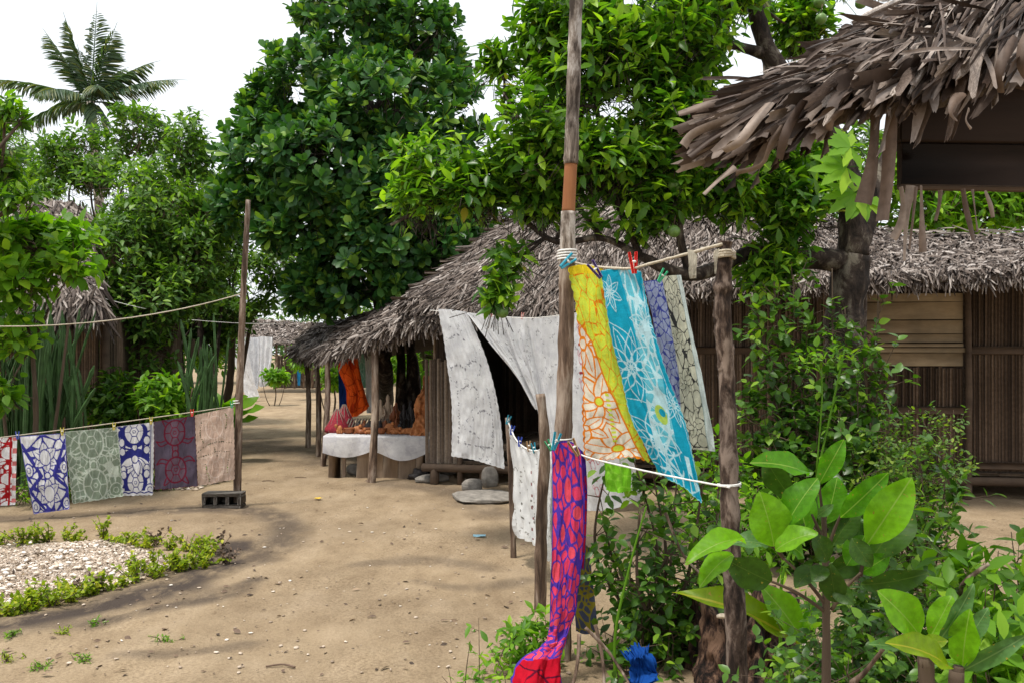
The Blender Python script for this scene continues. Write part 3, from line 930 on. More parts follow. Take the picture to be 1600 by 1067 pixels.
# counter
TZ = .53
tl, tr = at(505, 690, 11.6), at(668, 690, 11.25)
pl = [(455, 700), (503, 700)]
fx0, fx1 = at(512, 0, 11.5)[0], at(664, 0, 11.5)[0]
x = fx0; k = 0
widths = [.17, .07, .13, .19, .16, .20, .23, .22]
while x < fx1 and k < len(widths):
    w = widths[k]
    yy = 11.52 - (x - fx0) * .12
    if k not in (2,):
        obj('plank', beam((x + w / 2, yy + rng.normal(0, .01), -.02), (x + w / 2 + rng.normal(0, .008), yy + rng.normal(0, .01), TZ - .03 - .02 * rng.random()), w - .012, .022, .004, up=(0, 1, 0), jit=.003), M['plank_grey'], stall)
    x += w; k += 1
obj('counter_top', cbox(((fx0 + fx1) / 2, 12.05, TZ - .02), (fx1 - fx0, 1.15, .03), .005, rz=-.1), M['plank_grey'], stall)
for sx in (fx0 + .05, fx1 - .05):
    obj('leg', beam((sx, 12.55, -.03), (sx, 12.55, TZ - .03), .06, .06), M['plank_grey'], stall)
p = Pat(90, 60, 1.6, 1.3, (.80, .79, .80))
p.net(60, .012, (.70, .69, .72), seed=2)
nx, ny = 90, 60
u = np.linspace(0, 1, nx)[None]; v = np.linspace(0, 1, ny)[:, None]
X = (fx0 - .05) + (fx1 - fx0 + .12) * u + 0 * v
drop = .19 + .12 * np.abs(np.sin(u * 2 * pi * .92 + .4)) ** 1.2 * (.6 + .5 * u)
sv = np.clip((v - .68) / .32, 0, 1)
Y = np.where(v < .68, 12.6 - (12.6 - 11.47) * v / .68, 11.46 - .012 * np.sin(sv * 2)) - (u - 0) * .14 + 0 * u
Zc = TZ + .004 - sv * drop + .006 * noise2(X * 6, Y * 6, 3)
Y = Y - sv * .025 * np.sin(u * 19 + 2 * noise2(u * 4, u * 0, 4))
tag(obj('counter_cloth', (np.stack([X, Y, Zc], -1).reshape(-1, 3), gridT(ny, nx)), M['cloth'], col=p.c.reshape(-1, 3)),
    'white cloth spread over the souvenir counter and hanging in scallops', 'tablecloth')
# things for sale
def figurine(label, base, h, mat, seed, lean=0.0, fat=.3, ears=True):
    """carved standing figure: lathed body, head and arms in one mesh"""
    base = np.asarray(base, float)
    zs = np.linspace(0, 1, 16)
    prof = fat * np.interp(zs, [0, .08, .2, .45, .6, .72, .78, .84, .92, 1], [.55, .6, .42, .5, .56, .5, .22, .34, .32, .05])
    pts = np.stack([lean * zs * h, 0 * zs, zs * h], 1) + base
    gs = [tube(pts, prof * h * .5, 10, .12, seed, freq=18)]
    for s_ in (-1, 1):
        a = base + np.array([lean * .68 * h + s_ * fat * h * .26, 0, .68 * h])
        gs.append(tube(polyl([a, a + [s_ * .05 * h, -.06 * h, -.16 * h], a + [-s_ * .02 * h, -.12 * h, -.27 * h]], 7), h * .035, 6))
    return tag(obj('figurine', join(gs), M[mat]), label, 'figurine')
def onct(px, d, z=0):
    q = at(px, 600, d); q[2] = TZ + .008 + z; return q
for k, (px, d, h, mt, lab) in enumerate(((598, 12.35, .42, 'carving_pale', 'pale carved figure right of the stall post, shorter of the pale pair'), (606, 12.45, .48, 'carving_pale', 'pale carved figure, taller one of the pale pair'),
        (613, 12.2, .34, 'carving', 'red brown carved figure right of the pale pair'), (622, 12.3, .38, 'carving', 'tallest red brown carved figure on the counter'), (631, 12.25, .36, 'carving_dark', 'black carved figure left of the slim black one'),
        (638, 12.35, .40, 'carving_dark', 'slim black carved figure beside the tall carved panel'), (645, 12.2, .33, 'carving_dark', 'short black carved figure at the foot of the carved panel'))):
    figurine(lab, onct(px, d), h, mt, k + 3, .08 * (k % 3 - 1), .34)
lab2 = ['leftmost', 'second', 'third', 'fourth', 'fifth', 'sixth', 'seventh', 'eighth', 'ninth', 'tenth', 'eleventh', 'twelfth', 'thirteenth', 'fourteenth', 'rightmost']
for k in range(15):                               # small bowls and animals along the front of the counter
    px = 532 + k * 7.9 + rng.normal(0, 2.5)
    q = onct(px + rng.normal(0, 1), 11.72 - .006 * (k) + .04 * (k % 2))
    h = .035 + .07 * rng.random()
    body = blob(q + [0, 0, h * .75], (.04 + .03 * rng.random(), .035, h * .8), k, .2, 2.5, 10, 7)
    head = blob(q + [.045 * (1 if k % 2 else -1), -.01, h * 1.5], (.024, .02, .026), k + 40, .15, 2, 8, 6)
    legs = [tube([q + [sx * .03, sy * .02, 0], q + [sx * .028, sy * .015, h * .7]], .011, 6) for sx in (-1, 1) for sy in (-1, 1)]
    if k % 3 == 1:                                # flat carved turtle
        body = blob(q + [0, 0, .028], (.07, .055, .034), k, .18, 2.5, 12, 8)
        legs = [tube(polyl([q + [sx * .05, sy * .03, .02], q + [sx * .075, sy * .055, .015], q + [sx * .07, sy * .08, .008]], 6), np.linspace(.014, .006, 6), 6) for sx in (-1, 1) for sy in (-1, 1)]
        head = blob(q + [.0, -.07, .03], (.016, .024, .016), k + 40, .1, 2, 8, 6)
    elif k % 3 == 2:                              # open bowl with a thick rim
        zs_ = np.linspace(0, 1, 7)
        body = tube(np.stack([0 * zs_, 0 * zs_, zs_ * .07], 1) + q, np.interp(zs_, [0, .3, 1], [.03, .055, .07]), 12, .06, k, cap=True)
        head = tube([q + [.066 * cos(a), .066 * sin(a), .07] for a in np.linspace(0, 2 * pi, 15)], .008, 6); legs = []
    tag(obj('small_carving', join([body, head] + legs), M['carving_orange' if k % 3 == 0 or k > 9 else 'carving']), ('small carved animal', 'flat carved turtle', 'carved wooden bowl')[k % 3] + ' in the front row on the counter, ' + lab2[k] + (' piece from left' if 0 < k < 14 else ' piece'), 'carving', 'small carvings along the front of the counter')
for k in range(9):
    q = onct(560 + k * 8.2, 12.0 + .03 * (k % 2))
    tag(obj('small_carving', join([blob(q + [0, 0, .05], (.035 + .03 * rng.random(), .04, .04 + .05 * rng.random()), k + 70, .25, 2, 10, 7), blob(q + [.01, 0, .12], (.022, .022, .034), k + 60, .15, 2, 8, 6)]), M['carving' if k % 2 else 'carving_dark']),
        'small squat carved bust in the second row on the counter, %s from left' % ORD[k], 'carving', 'carved busts in the second row')
# tall carved relief panel leaning on the hut
a, b_ = at(652, 684, 11.5), at(674, 586, 11.75)
n = 60; nx = 18
G = []
for i in range(n):
    f = i / (n - 1); c = a + (b_ - a) * f + np.array([.02 * sin(f * 9), 0, 0])
    w = .105 * (1 + .12 * sin(f * 14) + .1 * rng.normal() * .3)
    for j in range(nx):
        s_ = j / (nx - 1) * 2 - 1
        rel = .045 * noise3(np.array([s_ * 3.2, f * 14, 1.0]), 4) + .035 * abs(sin(f * 22 + s_ * 3))
        G.append(c + np.array([s_ * w, -.035 * (1 - s_ * s_) - rel, 0]))
G = np.array(G); k = n * nx
B = G + np.array([0, .06, 0]) ; T0 = gridT(n, nx)
ring = np.concatenate([np.arange(nx), np.arange(1, n) * nx + nx - 1, (n - 1) * nx + np.arange(nx - 2, -1, -1), np.arange(n - 2, 0, -1) * nx]); r2 = np.roll(ring, -1)
tag(obj('carved_panel', (np.concatenate([G, B]), np.concatenate([T0, T0[:, ::-1] + k, quads(np.stack([ring, ring + k, r2 + k, r2], 1))])), M['carving_orange']),
    'tall orange brown carved panel leaning at the right of the counter', 'carving')
# red woven hats with straw sticks on the left of the counter
for k, (px, d, h) in enumerate(((527, 12.0, .30), (538, 12.3, .34))):
    q = onct(px, d)
    zs = np.linspace(0, 1, 9)
    t = thing('woven_basket', ('red woven cone basket at the left end of the counter', 'red woven cone basket behind the left one, below the orange cloth')[k], 'basket', q)
    obj('body', tube(np.stack([0 * zs, 0 * zs, zs * h], 1) + q, np.interp(zs, [0, .2, 1], [.17, .16, .02]), 14, .06, k), M['red_weave'], t)
    for j in range(9):
        an = j * .7; obj('rib', tube([q + [.175 * cos(an), .175 * sin(an), .01], q + [.02 * cos(an), .02 * sin(an), h * 1.02]], .006, 5), M['slat_grey'], t)
# shallow rack of sticks
t = thing('slatted_tray', 'grey slatted tray lying behind the small carvings', 'tray', onct(572, 12.15))
for j in range(14):
    q = onct(541 + j * 4.6, 12.1, .10)
    obj('slat', beam(q + [0, -.05, -.05], q + [.02, .12, .06], .022, .008, .002), M['slat_grey'], t)
obj('back_board', beam(onct(540, 12.25, .04), onct(604, 12.25, .04), .015, .08), M['slat_grey'], t)
# yellow jerrycan under the counter, sack beside it
q = gp(566, 737) + np.array([0, .45, 0])
t = thing('jerrycan', 'yellow jerrycan under the counter between the planks', 'jerrycan', q)
M['can'] = plain('yellow_can', (.42, .27, .06), .5, .2, 6)
obj('body', cbox(q + [0, 0, .17], (.22, .16, .34), .03), M['can'], t)
obj('neck', tube([q + [.05, 0, .34], q + [.05, 0, .40]], .025, 10), M['can'], t)
obj('handle', tube(polyl([q + [-.08, 0, .34], q + [-.05, 0, .39], q + [.0, 0, .39], q + [.02, 0, .34]], 10), .012, 7), M['can'], t)
q = gp(663, 742)
V, T = blob(q + [0, .05, .17], (.17, .14, .19), 5, .55, 1.7, 26, 20)
V = V + nrm(V - (q + [0, .05, .17])) * (.03 * noise3(V * 14, 3))[:, None]
V[:, 2] = np.maximum(V[:, 2], q[2] - .01)
tag(obj('sack', join([(V, T), tube(polyl([q + [.0, .05, .3], q + [-.03, .04, .38], q + [-.05, .02, .45]], 8), np.linspace(.07, .045, 8), 10, .4, 4, freq=30)]), M['sack']), 'crumpled white plastic sack on the ground right of the stall', 'sack')
q = gp(655, 748) + [0, .02, 0]
V, T = blob(q + [0, .0, .05], (.13, .09, .09), 6, .5, 2, 18, 12)
tag(obj('plastic_bag', (V, T), M['carving_dark']), 'small dark bag at the foot of the white sack', 'bag')

# ================================================================== POLES, LINES AND CLOTHS ON THE LEFT
pb = gp(370, 789)
lpole = thing('wooden_pole', 'tall thin wooden pole standing in a concrete block on the left', 'pole', pb)
LP_D = pb[1]
obj('shaft', tube(polyl([pb - [0, 0, .1], at(372, 700, LP_D), at(376, 560, LP_D), at(381, 440, LP_D), at(388, 313, LP_D)], 40), np.linspace(.046, .026, 40), 10, .12, 3), M['pole'], lpole)
# hollow concrete block at its foot
bb = gp(349, 792) + np.array([0, .02, 0])
blk = thing('concrete_block', 'hollow concrete block round the foot of the left pole', 'block', bb)
def bbx(c, s, name): obj(name, cbox(bb + np.array(c), s, .006, jit=.002), M['block'], blk)
bbx((0, 0, .135), (.40, .19, .035), 'top'); bbx((0, 0, .015), (.40, .19, .035), 'bottom')
for sx in (-.183, -.06, .06, .183): bbx((sx, 0, .075), (.034, .19, .09), 'web')
bbx((.0, .085, .075), (.36, .02, .09), 'back')
rope('clothesline', 'long pale rope from the left pole across the garden at head height', sag(at(379, 459, LP_D), at(-40, 510, 7.6), .10), .006)
rope('clothesline', 'thin grey wire crossing behind the left pole', sag(at(300, 500, 12), at(450, 506, 13.5), .02), .004, 'rope_white')
rope('clothesline', 'short pale rope strung from the left hut into the citrus tree', sag(at(148, 462, 12.5), at(228, 483, 12.8), .01), .006, 'rope_white')
LA, LB = at(372, 633, LP_D), at(-60, 690, 8.25)
rope('clothesline', 'pale clothesline carrying the row of small cloths', sag(LA, LB, .012), .005)
obj('rope_knot', tube([at(371, 632, LP_D) + [.045 * cos(a), .045 * sin(a), .004 * a] for a in np.arange(0, 12, .5)], .006, 6), M['rope_white'], lpole)

WHT, NAVY, RED = (.78, .78, .80), S(48, 52, 128), S(165, 28, 34)
def line_pt(px):
    """distance of the left clothesline under a pixel column"""
    f = (372 - px) / 432.0
    return LP_D + (8.25 - LP_D) * f
def hang(name, label, tl, tr, br, bl, pat, seed, mid=0.0, **k):
    """cloth hung by its top edge; corners in pixels, distance from the line, hem blown a little towards the viewer"""
    rows = []
    for f in (0, .33, .67, 1):
        l = np.array(tl) * (1 - f) + np.array(bl) * f; r = np.array(tr) * (1 - f) + np.array(br) * f
        row = []
        for g_ in (0, .33, .67, 1):
            q = l * (1 - g_) + r * g_
            row.append((q[0], q[1], line_pt(l[0] * (1 - g_) + r[0] * g_) - .04 + mid * f * (1 - .5 * f) + .01 * sin(g_ * 9 + seed)))
        rows.append(row)
    return cloth(name, label, 'embroidered cloth', rows, pat, group='small cloths on the left clothesline', seed=seed, wr=.022, wf=9, folds=1.6, fold_amp=.010, **k)
# 1 red
p = Pat(70, 150, .42, .9, WHT)
p.net(46, .016, RED, seed=31)
p.fill(p.ell(.16, .30, .12, .07) < 1, RED); p.fill(p.ell(.16, .62, .12, .07) < 1, RED)
for y in (.12, .45, .8):
    p.turtle(.16, y, .14, y > .4, .008, RED, WHT); p.ring(.33, y + .1, .06, .08, .01, RED, fill=WHT); p.ring(.08, y + .2, .05, .06, .01, RED, fill=WHT); p.ring(.27, y + .2, .05, .05, .008, RED, .3, WHT)
p.fill(p.X > .37, WHT); p.line([(.355, 0), (.345, .9)], .02, RED)
p.fill((p.X > .37) & (np.sin(p.Y * 40) > .3), S(205, 120, 120))
hang('embroidered_cloth', 'red and white cloth at the left edge, leftmost on the clothesline', (-45, 686), (27, 682), (24, 788), (-45, 792), p, 1)
# 2 royal blue and white
p = Pat(100, 150, .55, .85, WHT)
B2 = S(62, 62, 150)
p.net(44, .016, B2, seed=4)
p.line([(.02, .12), (.2, .45), (.02, .6), (.2, .82)], .04, B2); p.line([(.53, .1), (.36, .45), (.53, .62), (.36, .85)], .035, B2)
for y in (.26, .64):
    p.flower(.275, y, .16, 6, .012, B2, WHT, rot=.5, wd=.36); p.ring(.275, y, .07, .08, .010, B2, fill=WHT)
    for sx in (-1, 1): p.ring(.275 + sx * .22, y + .12, .055, .07, .014, B2, fill=WHT); p.ring(.275 + sx * .22, y + .12, .025, .03, .008, B2)
p.ring(.275, .45, .035, .035, .014, B2, fill=WHT)
p.border(.012, S(120, 120, 190))
hang('embroidered_cloth', 'blue on white flower cloth with a slanted hem, second on the clothesline', (30, 681), (102, 676), (108, 795), (53, 803), p, 2, mid=-.08)
# 3 sage green
p = Pat(120, 160, .62, .80, S(132, 146, 128))
W3 = S(190, 200, 186)
p.net(80, .007, W3, seed=6)
for y, up in ((.16, False), (.62, True)):
    p.turtle(.30, y, .17, up, .014, W3, S(134, 148, 130))
p.ring(.53, .70, .07, .075, .010, W3, fill=S(128, 143, 124)); p.ring(.53, .70, .03, .03, .008, W3)
for (cx, cy) in ((.5, .12), (.08, .14), (.31, .40), (.10, .5), (.45, .5)):
    d = np.hypot(p.X - cx, p.Y - cy)
    p.holes((d < .085) & (np.sin(p.X * 210 + cx * 30) * np.sin(p.Y * 190) > .55))
p.border(.012, W3)
hang('embroidered_cloth', 'sage green cutwork cloth with pale turtles, third on the clothesline', (101, 674), (183, 667), (192, 774), (114, 786), p, 3, mid=-.04, scal=.006)
# 4 navy and white turtle
p = Pat(90, 160, .42, .80, WHT)
p.net(52, .018, NAVY, seed=33)
p.fill(p.ell(.19, .39, .15, .12) < 1, NAVY); p.fill(p.ell(.19, .12, .15, .15) < 1, NAVY); p.fill(p.ell(.19, .64, .15, .16) < 1, NAVY)
for y, up in ((.10, False), (.64, True)):
    p.turtle(.19, y, .13, up, .012, NAVY, WHT)
for y in (.26, .34, .44, .5):
    for sx in (-1, 1): p.petal(.19, .39, (pi / 2 - .7) * sx + (pi if sx < 0 else 0) + (y - .38) * 4, .19, .045, .010, NAVY, WHT, False)
p.ring(.19, .39, .04, .045, .012, NAVY, fill=WHT)
for sx in (-1, 1):
    for y in (.2, .3, .5, .56): p.ring(.19 + sx * .14, y, .035, .045, .010, NAVY, fill=WHT)
p.fill(p.X > .365, WHT); p.line([(.375, 0), (.375, .8)], .006, NAVY); p.ring(.37, .72, .06, .06, .01, NAVY, fill=WHT); p.ring(.37, .72, .03, .03, .008, NAVY)
z_ = (p.Y > .74) & (np.abs(((p.X * 14) % 1) - .5) * .06 + .745 - p.Y + .02 > 0) & (p.Y < .775)
p.fill((p.Y > .73), WHT); p.fill(np.abs(p.Y - .745 - .02 * np.abs(((p.X * 10) % 1) * 2 - 1)) < .009, NAVY); p.border(.008, WHT)
hang('embroidered_cloth', 'navy and white turtle cloth with a zigzag hem, fourth on the clothesline', (183, 666), (241, 659), (238, 772), (192, 774), p, 4, scal=.005)
# 5 plum grey with dark red turtles
PL, DR = S(92, 82, 98), S(112, 30, 52)
p = Pat(100, 160, .46, .78, PL)
p.turtle(.23, .17, .135, False, .013, DR, S(104, 84, 98)); p.turtle(.23, .57, .135, True, .013, DR, S(104, 84, 98)); p.border(.006, DR)
hang('embroidered_cloth', 'plum grey cloth with two dark red turtles, fifth on the clothesline', (241, 658), (304, 649), (308, 758), (243, 764), p, 5, scal=.008)
# 6 peach
PE = S(205, 178, 160)
p = Pat(100, 160, .44, .82, PE)
for y in (.2, .62): p.turtle(.22, y, .12, y < .4, .006, S(225, 205, 192), S(205, 176, 158))
p.net(50, .003, S(218, 196, 180), seed=9)
hol = p.dist(polyl([(.08, .12), (.06, .24), (.09, .34)], 10)) < .008
for pts in ([(.33, .06), (.36, .14), (.34, .24)], [(.02, .44), (.12, .38), (.25, .36), (.40, .40)], [(.03, .50), (.15, .48), (.27, .47), (.38, .5)], [(.10, .58), (.12, .68), (.14, .78)], [(.37, .52), (.35, .7)], [(.2, .4), (.24, .52)]):
    hol |= p.dist(polyl(pts, 12)) < .009
p.holes(hol & (np.sin(p.Y * 260) + np.sin(p.X * 240) > -.4))
hang('embroidered_cloth', 'peach cutwork cloth next to the pole, rightmost on the clothesline', (305, 648), (364, 635), (366, 748), (310, 758), p, 6, scal=.005, mid=-.05)
for px, py, mt, lab in ((27, 680, 'pin_blue', 'blue clothes peg between the red and the blue cloth'), (97, 674, 'pin_yellow', 'yellow clothes peg between the blue and the green cloth'), (178, 666, 'pin_yellow', 'yellow clothes peg between the green and the navy cloth'),
                        (236, 657, 'pin_yellow', 'yellow clothes peg between the navy and the plum cloth'), (300, 645, 'pin_red', 'red clothes peg between the plum and the peach cloth'), (362, 632, 'pin_green', 'green clothes peg next to the left pole')):
    peg(lab, at(px, py, line_pt(px) - .05), mt, 0, 1.0)

# ================================================================== WHITE CLOTHS AT THE HUT
rope('clothesline', 'thin line along the hut eave carrying the big white cloths', [at(672, 485, 10.4), at(760, 493, 10.1), at(830, 497, 9.6), at(905, 489, 9.2), at(1010, 478, 8.9)], .004, 'rope_white')
def eyelets(p, curves, c=(.30, .30, .33), dens=.45, w=.010, seed=0, hole=False):
    r = np.random.default_rng(seed)
    for pts in curves:
        q = polyl(pts, 40)
        for a in q:
            if r.random() < dens:
                m_ = p.ell(a[0] + r.normal(0, .004), a[1] + r.normal(0, .004), w * (.4 + r.random() * .6), w * (.8 + r.random()), r.random() * 3) < 1
                if hole: p.holes(m_)
                else: p.fill(m_, c)
WC = (.84, .85, .87)
def sprigs(p, n, seed, c=(.33, .34, .38), y0=0, y1=1.):
    r = np.random.default_rng(seed)
    for _ in range(n):
        cx, cy, a = r.random() * p.w, (y0 + (y1 - y0) * r.random()) * p.h, r.random() * 6.3
        l = .02 + .05 * r.random()
        eyelets(p, [[(cx, cy), (cx + l * cos(a), cy + l * sin(a)), (cx + 1.7 * l * cos(a + .7), cy + 1.7 * l * sin(a + .7))]], c, .14, .0065, int(r.integers(1e6)))
p = Pat(130, 260, .85, 1.9, WC)
sprigs(p, 42, 3)
for cx, cy in ((.3, .4), (.5, .7), (.35, 1.0), (.55, 1.3), (.3, 1.55), (.2, .75)):
    eyelets(p, [[(cx - .12, cy), (cx, cy - .04), (cx + .12, cy + .02)]], (.28, .28, .31), .25, .011, int(cx * 99 + cy * 10))
eyelets(p, [[(.13, .9), (.13, 1.3), (.13, 1.66)], [(.13, 1.66), (.4, 1.67), (.66, 1.65)], [(.66, 1.65), (.68, 1.3), (.66, 1.0)]], (.26, .26, .29), .6, .009, 4)
cloth('white_cloth', 'long white cutwork cloth hanging left of the hut doorway', 'embroidered cloth',
      [[(685, 483, 10.35), (702, 484, 10.3), (718, 486, 10.25), (730, 488, 10.2)],
       [(698, 560, 10.25), (722, 560, 10.15), (745, 560, 10.1), (760, 562, 10.1)],
       [(706, 640, 10.15), (732, 640, 10.05), (758, 642, 10.0), (780, 645, 10.0)],
       [(706, 712, 10.1), (733, 716, 10.0), (762, 724, 9.95), (788, 732, 9.95)]], p, 'sheer', wr=.02, wf=5, folds=2, fold_amp=.008, seed=11, scal=.006, nscal=20)
p = Pat(120, 170, 1.2, 1.2, WC)
sprigs(p, 60, 8, (.36, .36, .38), 0, .62)
cloth('white_cloth', 'thin white cloth swept aside across the dark doorway', 'embroidered cloth',
      [[(729, 488, 10.15), (764, 492, 10.05), (795, 495, 9.95), (822, 496, 9.8)],
       [(764, 535, 10.0), (792, 545, 9.95), (812, 550, 9.85), (832, 553, 9.75)],
       [(800, 580, 9.9), (816, 590, 9.85), (830, 596, 9.75), (842, 600, 9.7)],
       [(838, 632, 9.8), (842, 640, 9.75), (846, 645, 9.7), (850, 648, 9.65)]], p, 'sheer', wr=.03, wf=4, folds=3, fold_amp=.03, seed=12)
p = Pat(200, 240, 1.5, 2.0, WC)
sprigs(p, 60, 9, (.36, .36, .38), 0, .4)
RP = S(205, 130, 140)
for k in range(7):
    y = .12 + k * .25
    p.fill((np.abs(p.X - .98) < .035) & (np.abs(p.Y - y) < .012), S(170, 60, 70))
    p.ring(.98, y + .12, .03, .05, .008, RP); p.ring(1.05, y + .08, .02, .03, .006, RP); p.ring(.94, y + .07, .012, .02, .006, RP)
p.line([(1.12, 0), (1.12, 2)], .006, RP)
cloth('white_cloth', 'wide white cloth with red print hanging behind the bamboo pole', 'embroidered cloth',
      [[(818, 496, 9.8), (850, 496, 9.6), (885, 491, 9.4), (920, 487, 9.2), (962, 482, 9.1)],
       [(838, 590, 9.75), (860, 590, 9.55), (892, 590, 9.3), (925, 590, 9.1), (975, 588, 9.0)],
       [(852, 680, 9.6), (872, 690, 9.4), (902, 700, 9.2), (940, 700, 9.05), (988, 690, 8.95)],
       [(868, 770, 9.5), (890, 785, 9.3), (915, 798, 9.1), (955, 795, 9.0), (1005, 780, 8.9)]], p, 'sheer', wr=.035, wf=3.5, folds=2.5, fold_amp=.03, seed=13)
for px, py, d, lab in ((768, 491, 10.0, 'left pink clothes peg above the hut doorway'), (816, 494, 9.75, 'right pink clothes peg above the hut doorway')):
    peg(lab, at(px, py, d), 'pin_pink', .2, 1.0)
# ================================================================== WHITE RUNNER ON THE TWO STICKS
s1, s2 = gp(803, 865), gp(843, 952)
st = tag(obj('stick_post', tube(polyl([s1 - [0, 0, .1], at(799, 760, s1[1]), at(793, 652, s1[1])], 20), np.linspace(.026, .02, 20), 9, .14, 2), M['pole']), 'thin wooden stick at the far end of the white runner', 'post')
st = tag(obj('stick_post', tube(polyl([s2 - [0, 0, .1], at(847, 800, s2[1]), at(851, 690, s2[1]), at(844, 615, s2[1])], 24), np.linspace(.040, .028, 24), 10, .16, 5), M['pole']), 'thicker wooden stick in front of the white runner', 'post')
p = Pat(150, 160, 1.0, .95, (.84, .85, .85))
sprigs(p, 40, 21, (.30, .29, .27))
r_ = np.random.default_rng(2)
for k in range(9):
    cx = .1 + k * .1
    eyelets(p, [[(cx, .3 + .3 * r_.random()), (cx + .02, .7)]], (.16, .15, .13), .18, .010, k)
eyelets(p, [[(.88, .4), (.9, .6), (.88, .9)]], (.10, .10, .09), .8, .013, 33)
p.fill((np.abs(p.X - .5) < .01) & (np.sin(p.Y * 60) > .7), S(130, 60, 60))
A, B = at(795, 664, s1[1] - .02), at(848, 694, s2[1])
cloth('white_runner', 'white eyelet runner strung between the two wooden sticks', 'embroidered cloth',
      [[(794, 664, 7.1), (806, 688, 6.75), (824, 702, 6.4), (842, 704, 6.05), (860, 692, 5.75)],
       [(800, 730, 7.05), (812, 740, 6.7), (828, 752, 6.35), (846, 760, 6.0), (861, 760, 5.7)],
       [(804, 790, 7.0), (816, 797, 6.7), (832, 806, 6.35), (848, 818, 6.0), (862, 830, 5.7)],
       [(808, 836, 7.0), (820, 841, 6.65), (836, 850, 6.3), (849, 866, 6.0), (862, 876, 5.7)]], p, 'sheer', wr=.03, wf=6, folds=6, fold_amp=.02, seed=14, scal=.006)
rope('clothesline', 'sagging cord between the two sticks holding the white runner', [at(793, 656, 7.1), at(806, 686, 6.75), at(824, 701, 6.4), at(842, 703, 6.05), at(852, 690, 5.65)], .006, 'rope_white')
for k, (px, py, d, mt, lab) in enumerate(((794, 656, 7.05, 'pin_teal', 'teal clothes peg on top of the thin stick'), (800, 672, 6.9, 'pin_blue', 'blue clothes peg, upper one on the white runner'), (812, 690, 6.6, 'pin_blue', 'blue clothes peg, lower one on the white runner'),
                                         (826, 697, 6.35, 'pin_wood', 'wooden clothes peg on the white runner'), (834, 700, 6.2, 'pin_teal', 'teal clothes peg near the right end of the white runner'), (853, 680, 5.6, 'pin_teal', 'teal clothes peg on the thicker stick'), (858, 696, 5.5, 'pin_green', 'green clothes peg left of the purple runner'))):
    peg(lab, at(px, py, d), mt, .4 - .15 * k, 1.0)
cloth_strip = Pat(50, 120, .2, .8, (.70, .71, .71))
cloth('white_strip', 'narrow white strip behind the thicker stick', 'cloth', [[(858, 700, 5.75), (866, 702, 5.75)], [(857, 780, 5.78), (866, 780, 5.78)], [(858, 850, 5.8), (864, 850, 5.8)], [(860, 890, 5.8), (864, 890, 5.8)]], cloth_strip, 'sheer', wr=.01, seed=3)

# ================================================================== NEAR CLOTHESLINE: BAMBOO POLE AND KNOTTY POST
BD = 4.6
bpole = thing('tall_pole', 'tall grey pole with a bare orange stretch rising out of frame', 'pole', at(879, HOR + EYE * FOC / BD, BD))
pts = polyl([at(879, 1045, BD), at(880, 900, BD), at(880, 700, BD), at(884, 550, BD), at(886, 410, BD)], 50)
obj('lower_pole', tube(pts, np.linspace(.046, .040, 50) * (1 + .06 * (np.sin(np.arange(50) * 1.7) > .8)), 14, .10, 7), M['pole_dark2'] if 'pole_dark2' in M else M['pole'], bpole)
obj('middle_pole', tube(polyl([at(886, 415, BD - .01), at(887, 370, BD), at(888, 331, BD)], 12), np.linspace(.041, .038, 12), 14, .05, 8), M['pole_grey'], bpole)
obj('bare_stretch', tube(polyl([at(888, 332, BD), at(890, 295, BD), at(892, 256, BD)], 12), np.linspace(.034, .033, 12), 14, .03, 8), M['pole_orange'], bpole)
obj('upper_pole', tube(polyl([at(892, 257, BD), at(895, 170, BD), at(898, 60, BD), at(903, -60, BD), at(905, -160, BD)], 50), np.linspace(.037, .030, 50) * (1 + .10 * (np.sin(np.arange(50) * .9) > .9)), 14, .10, 9), M['pole_grey'], bpole)
obj('lashing', tube([at(886, 408, BD) + [.047 * cos(a), .047 * sin(a), .0022 * a] for a in np.arange(0, 26, .45)], .0055, 6), M['rope_white'], bpole)
obj('lashing', tube([at(880, 692, BD) + [.048 * cos(a), .048 * sin(a), .002 * a] for a in np.arange(0, 13, .45)], .004, 6), M['rope_white'], bpole)
ND = 3.9
nb = at(1150, HOR + EYE * FOC / ND, ND)
npost = thing('knotty_post', 'dark knotty wooden post with rope tied round its top', 'post', nb)
pts = polyl([nb - [0, 0, .1], at(1151, 1000, ND), at(1143, 860, ND), at(1139, 740, ND), at(1136, 600, ND), at(1129, 490, ND), at(1131, 420, ND), at(1133, 378, ND)], 90)
r_ = np.interp(np.arange(90), [0, 20, 45, 89], [.050, .044, .038, .032]) * (1 + .10 * noise2(np.arange(90) * .35, np.zeros(90), 3))
for k_, a_ in ((70, .28), (60, .2), (64, .12), (40, .1), (78, .15)):
    r_ = r_ * (1 + a_ * np.exp(-((np.arange(90) - k_) / 1.3) ** 2))
obj('shaft', tube(pts, r_, 18, .11, 6, freq=26), M['pole_dark'], npost)
for (px, py, dx) in ((1120, 490, -.03), (1142, 548, .03), (1126, 572, -.028)):
    obj('knot', blob(at(px, py, ND - .0) + [-dx * .3, 0, 0], (.024, .026, .05), px, .35, 4, 14, 12), M['pole_dark'], npost)
obj('rope_binding', tube([at(1133, 400, ND) + [(.042 + .004 * sin(a * 3)) * cos(a), (.042 + .004 * sin(a * 2)) * sin(a), .0035 * (a % 9) - .01] for a in np.arange(0, 30, .4)], .007, 6), M['rope'], npost)
obj('rope_binding', tube([at(1139, 760, ND) + [.05 * cos(a), .05 * sin(a), .003 * (a % 7)] for a in np.arange(0, 19, .45)], .0038, 6), M['rope_white'], npost)
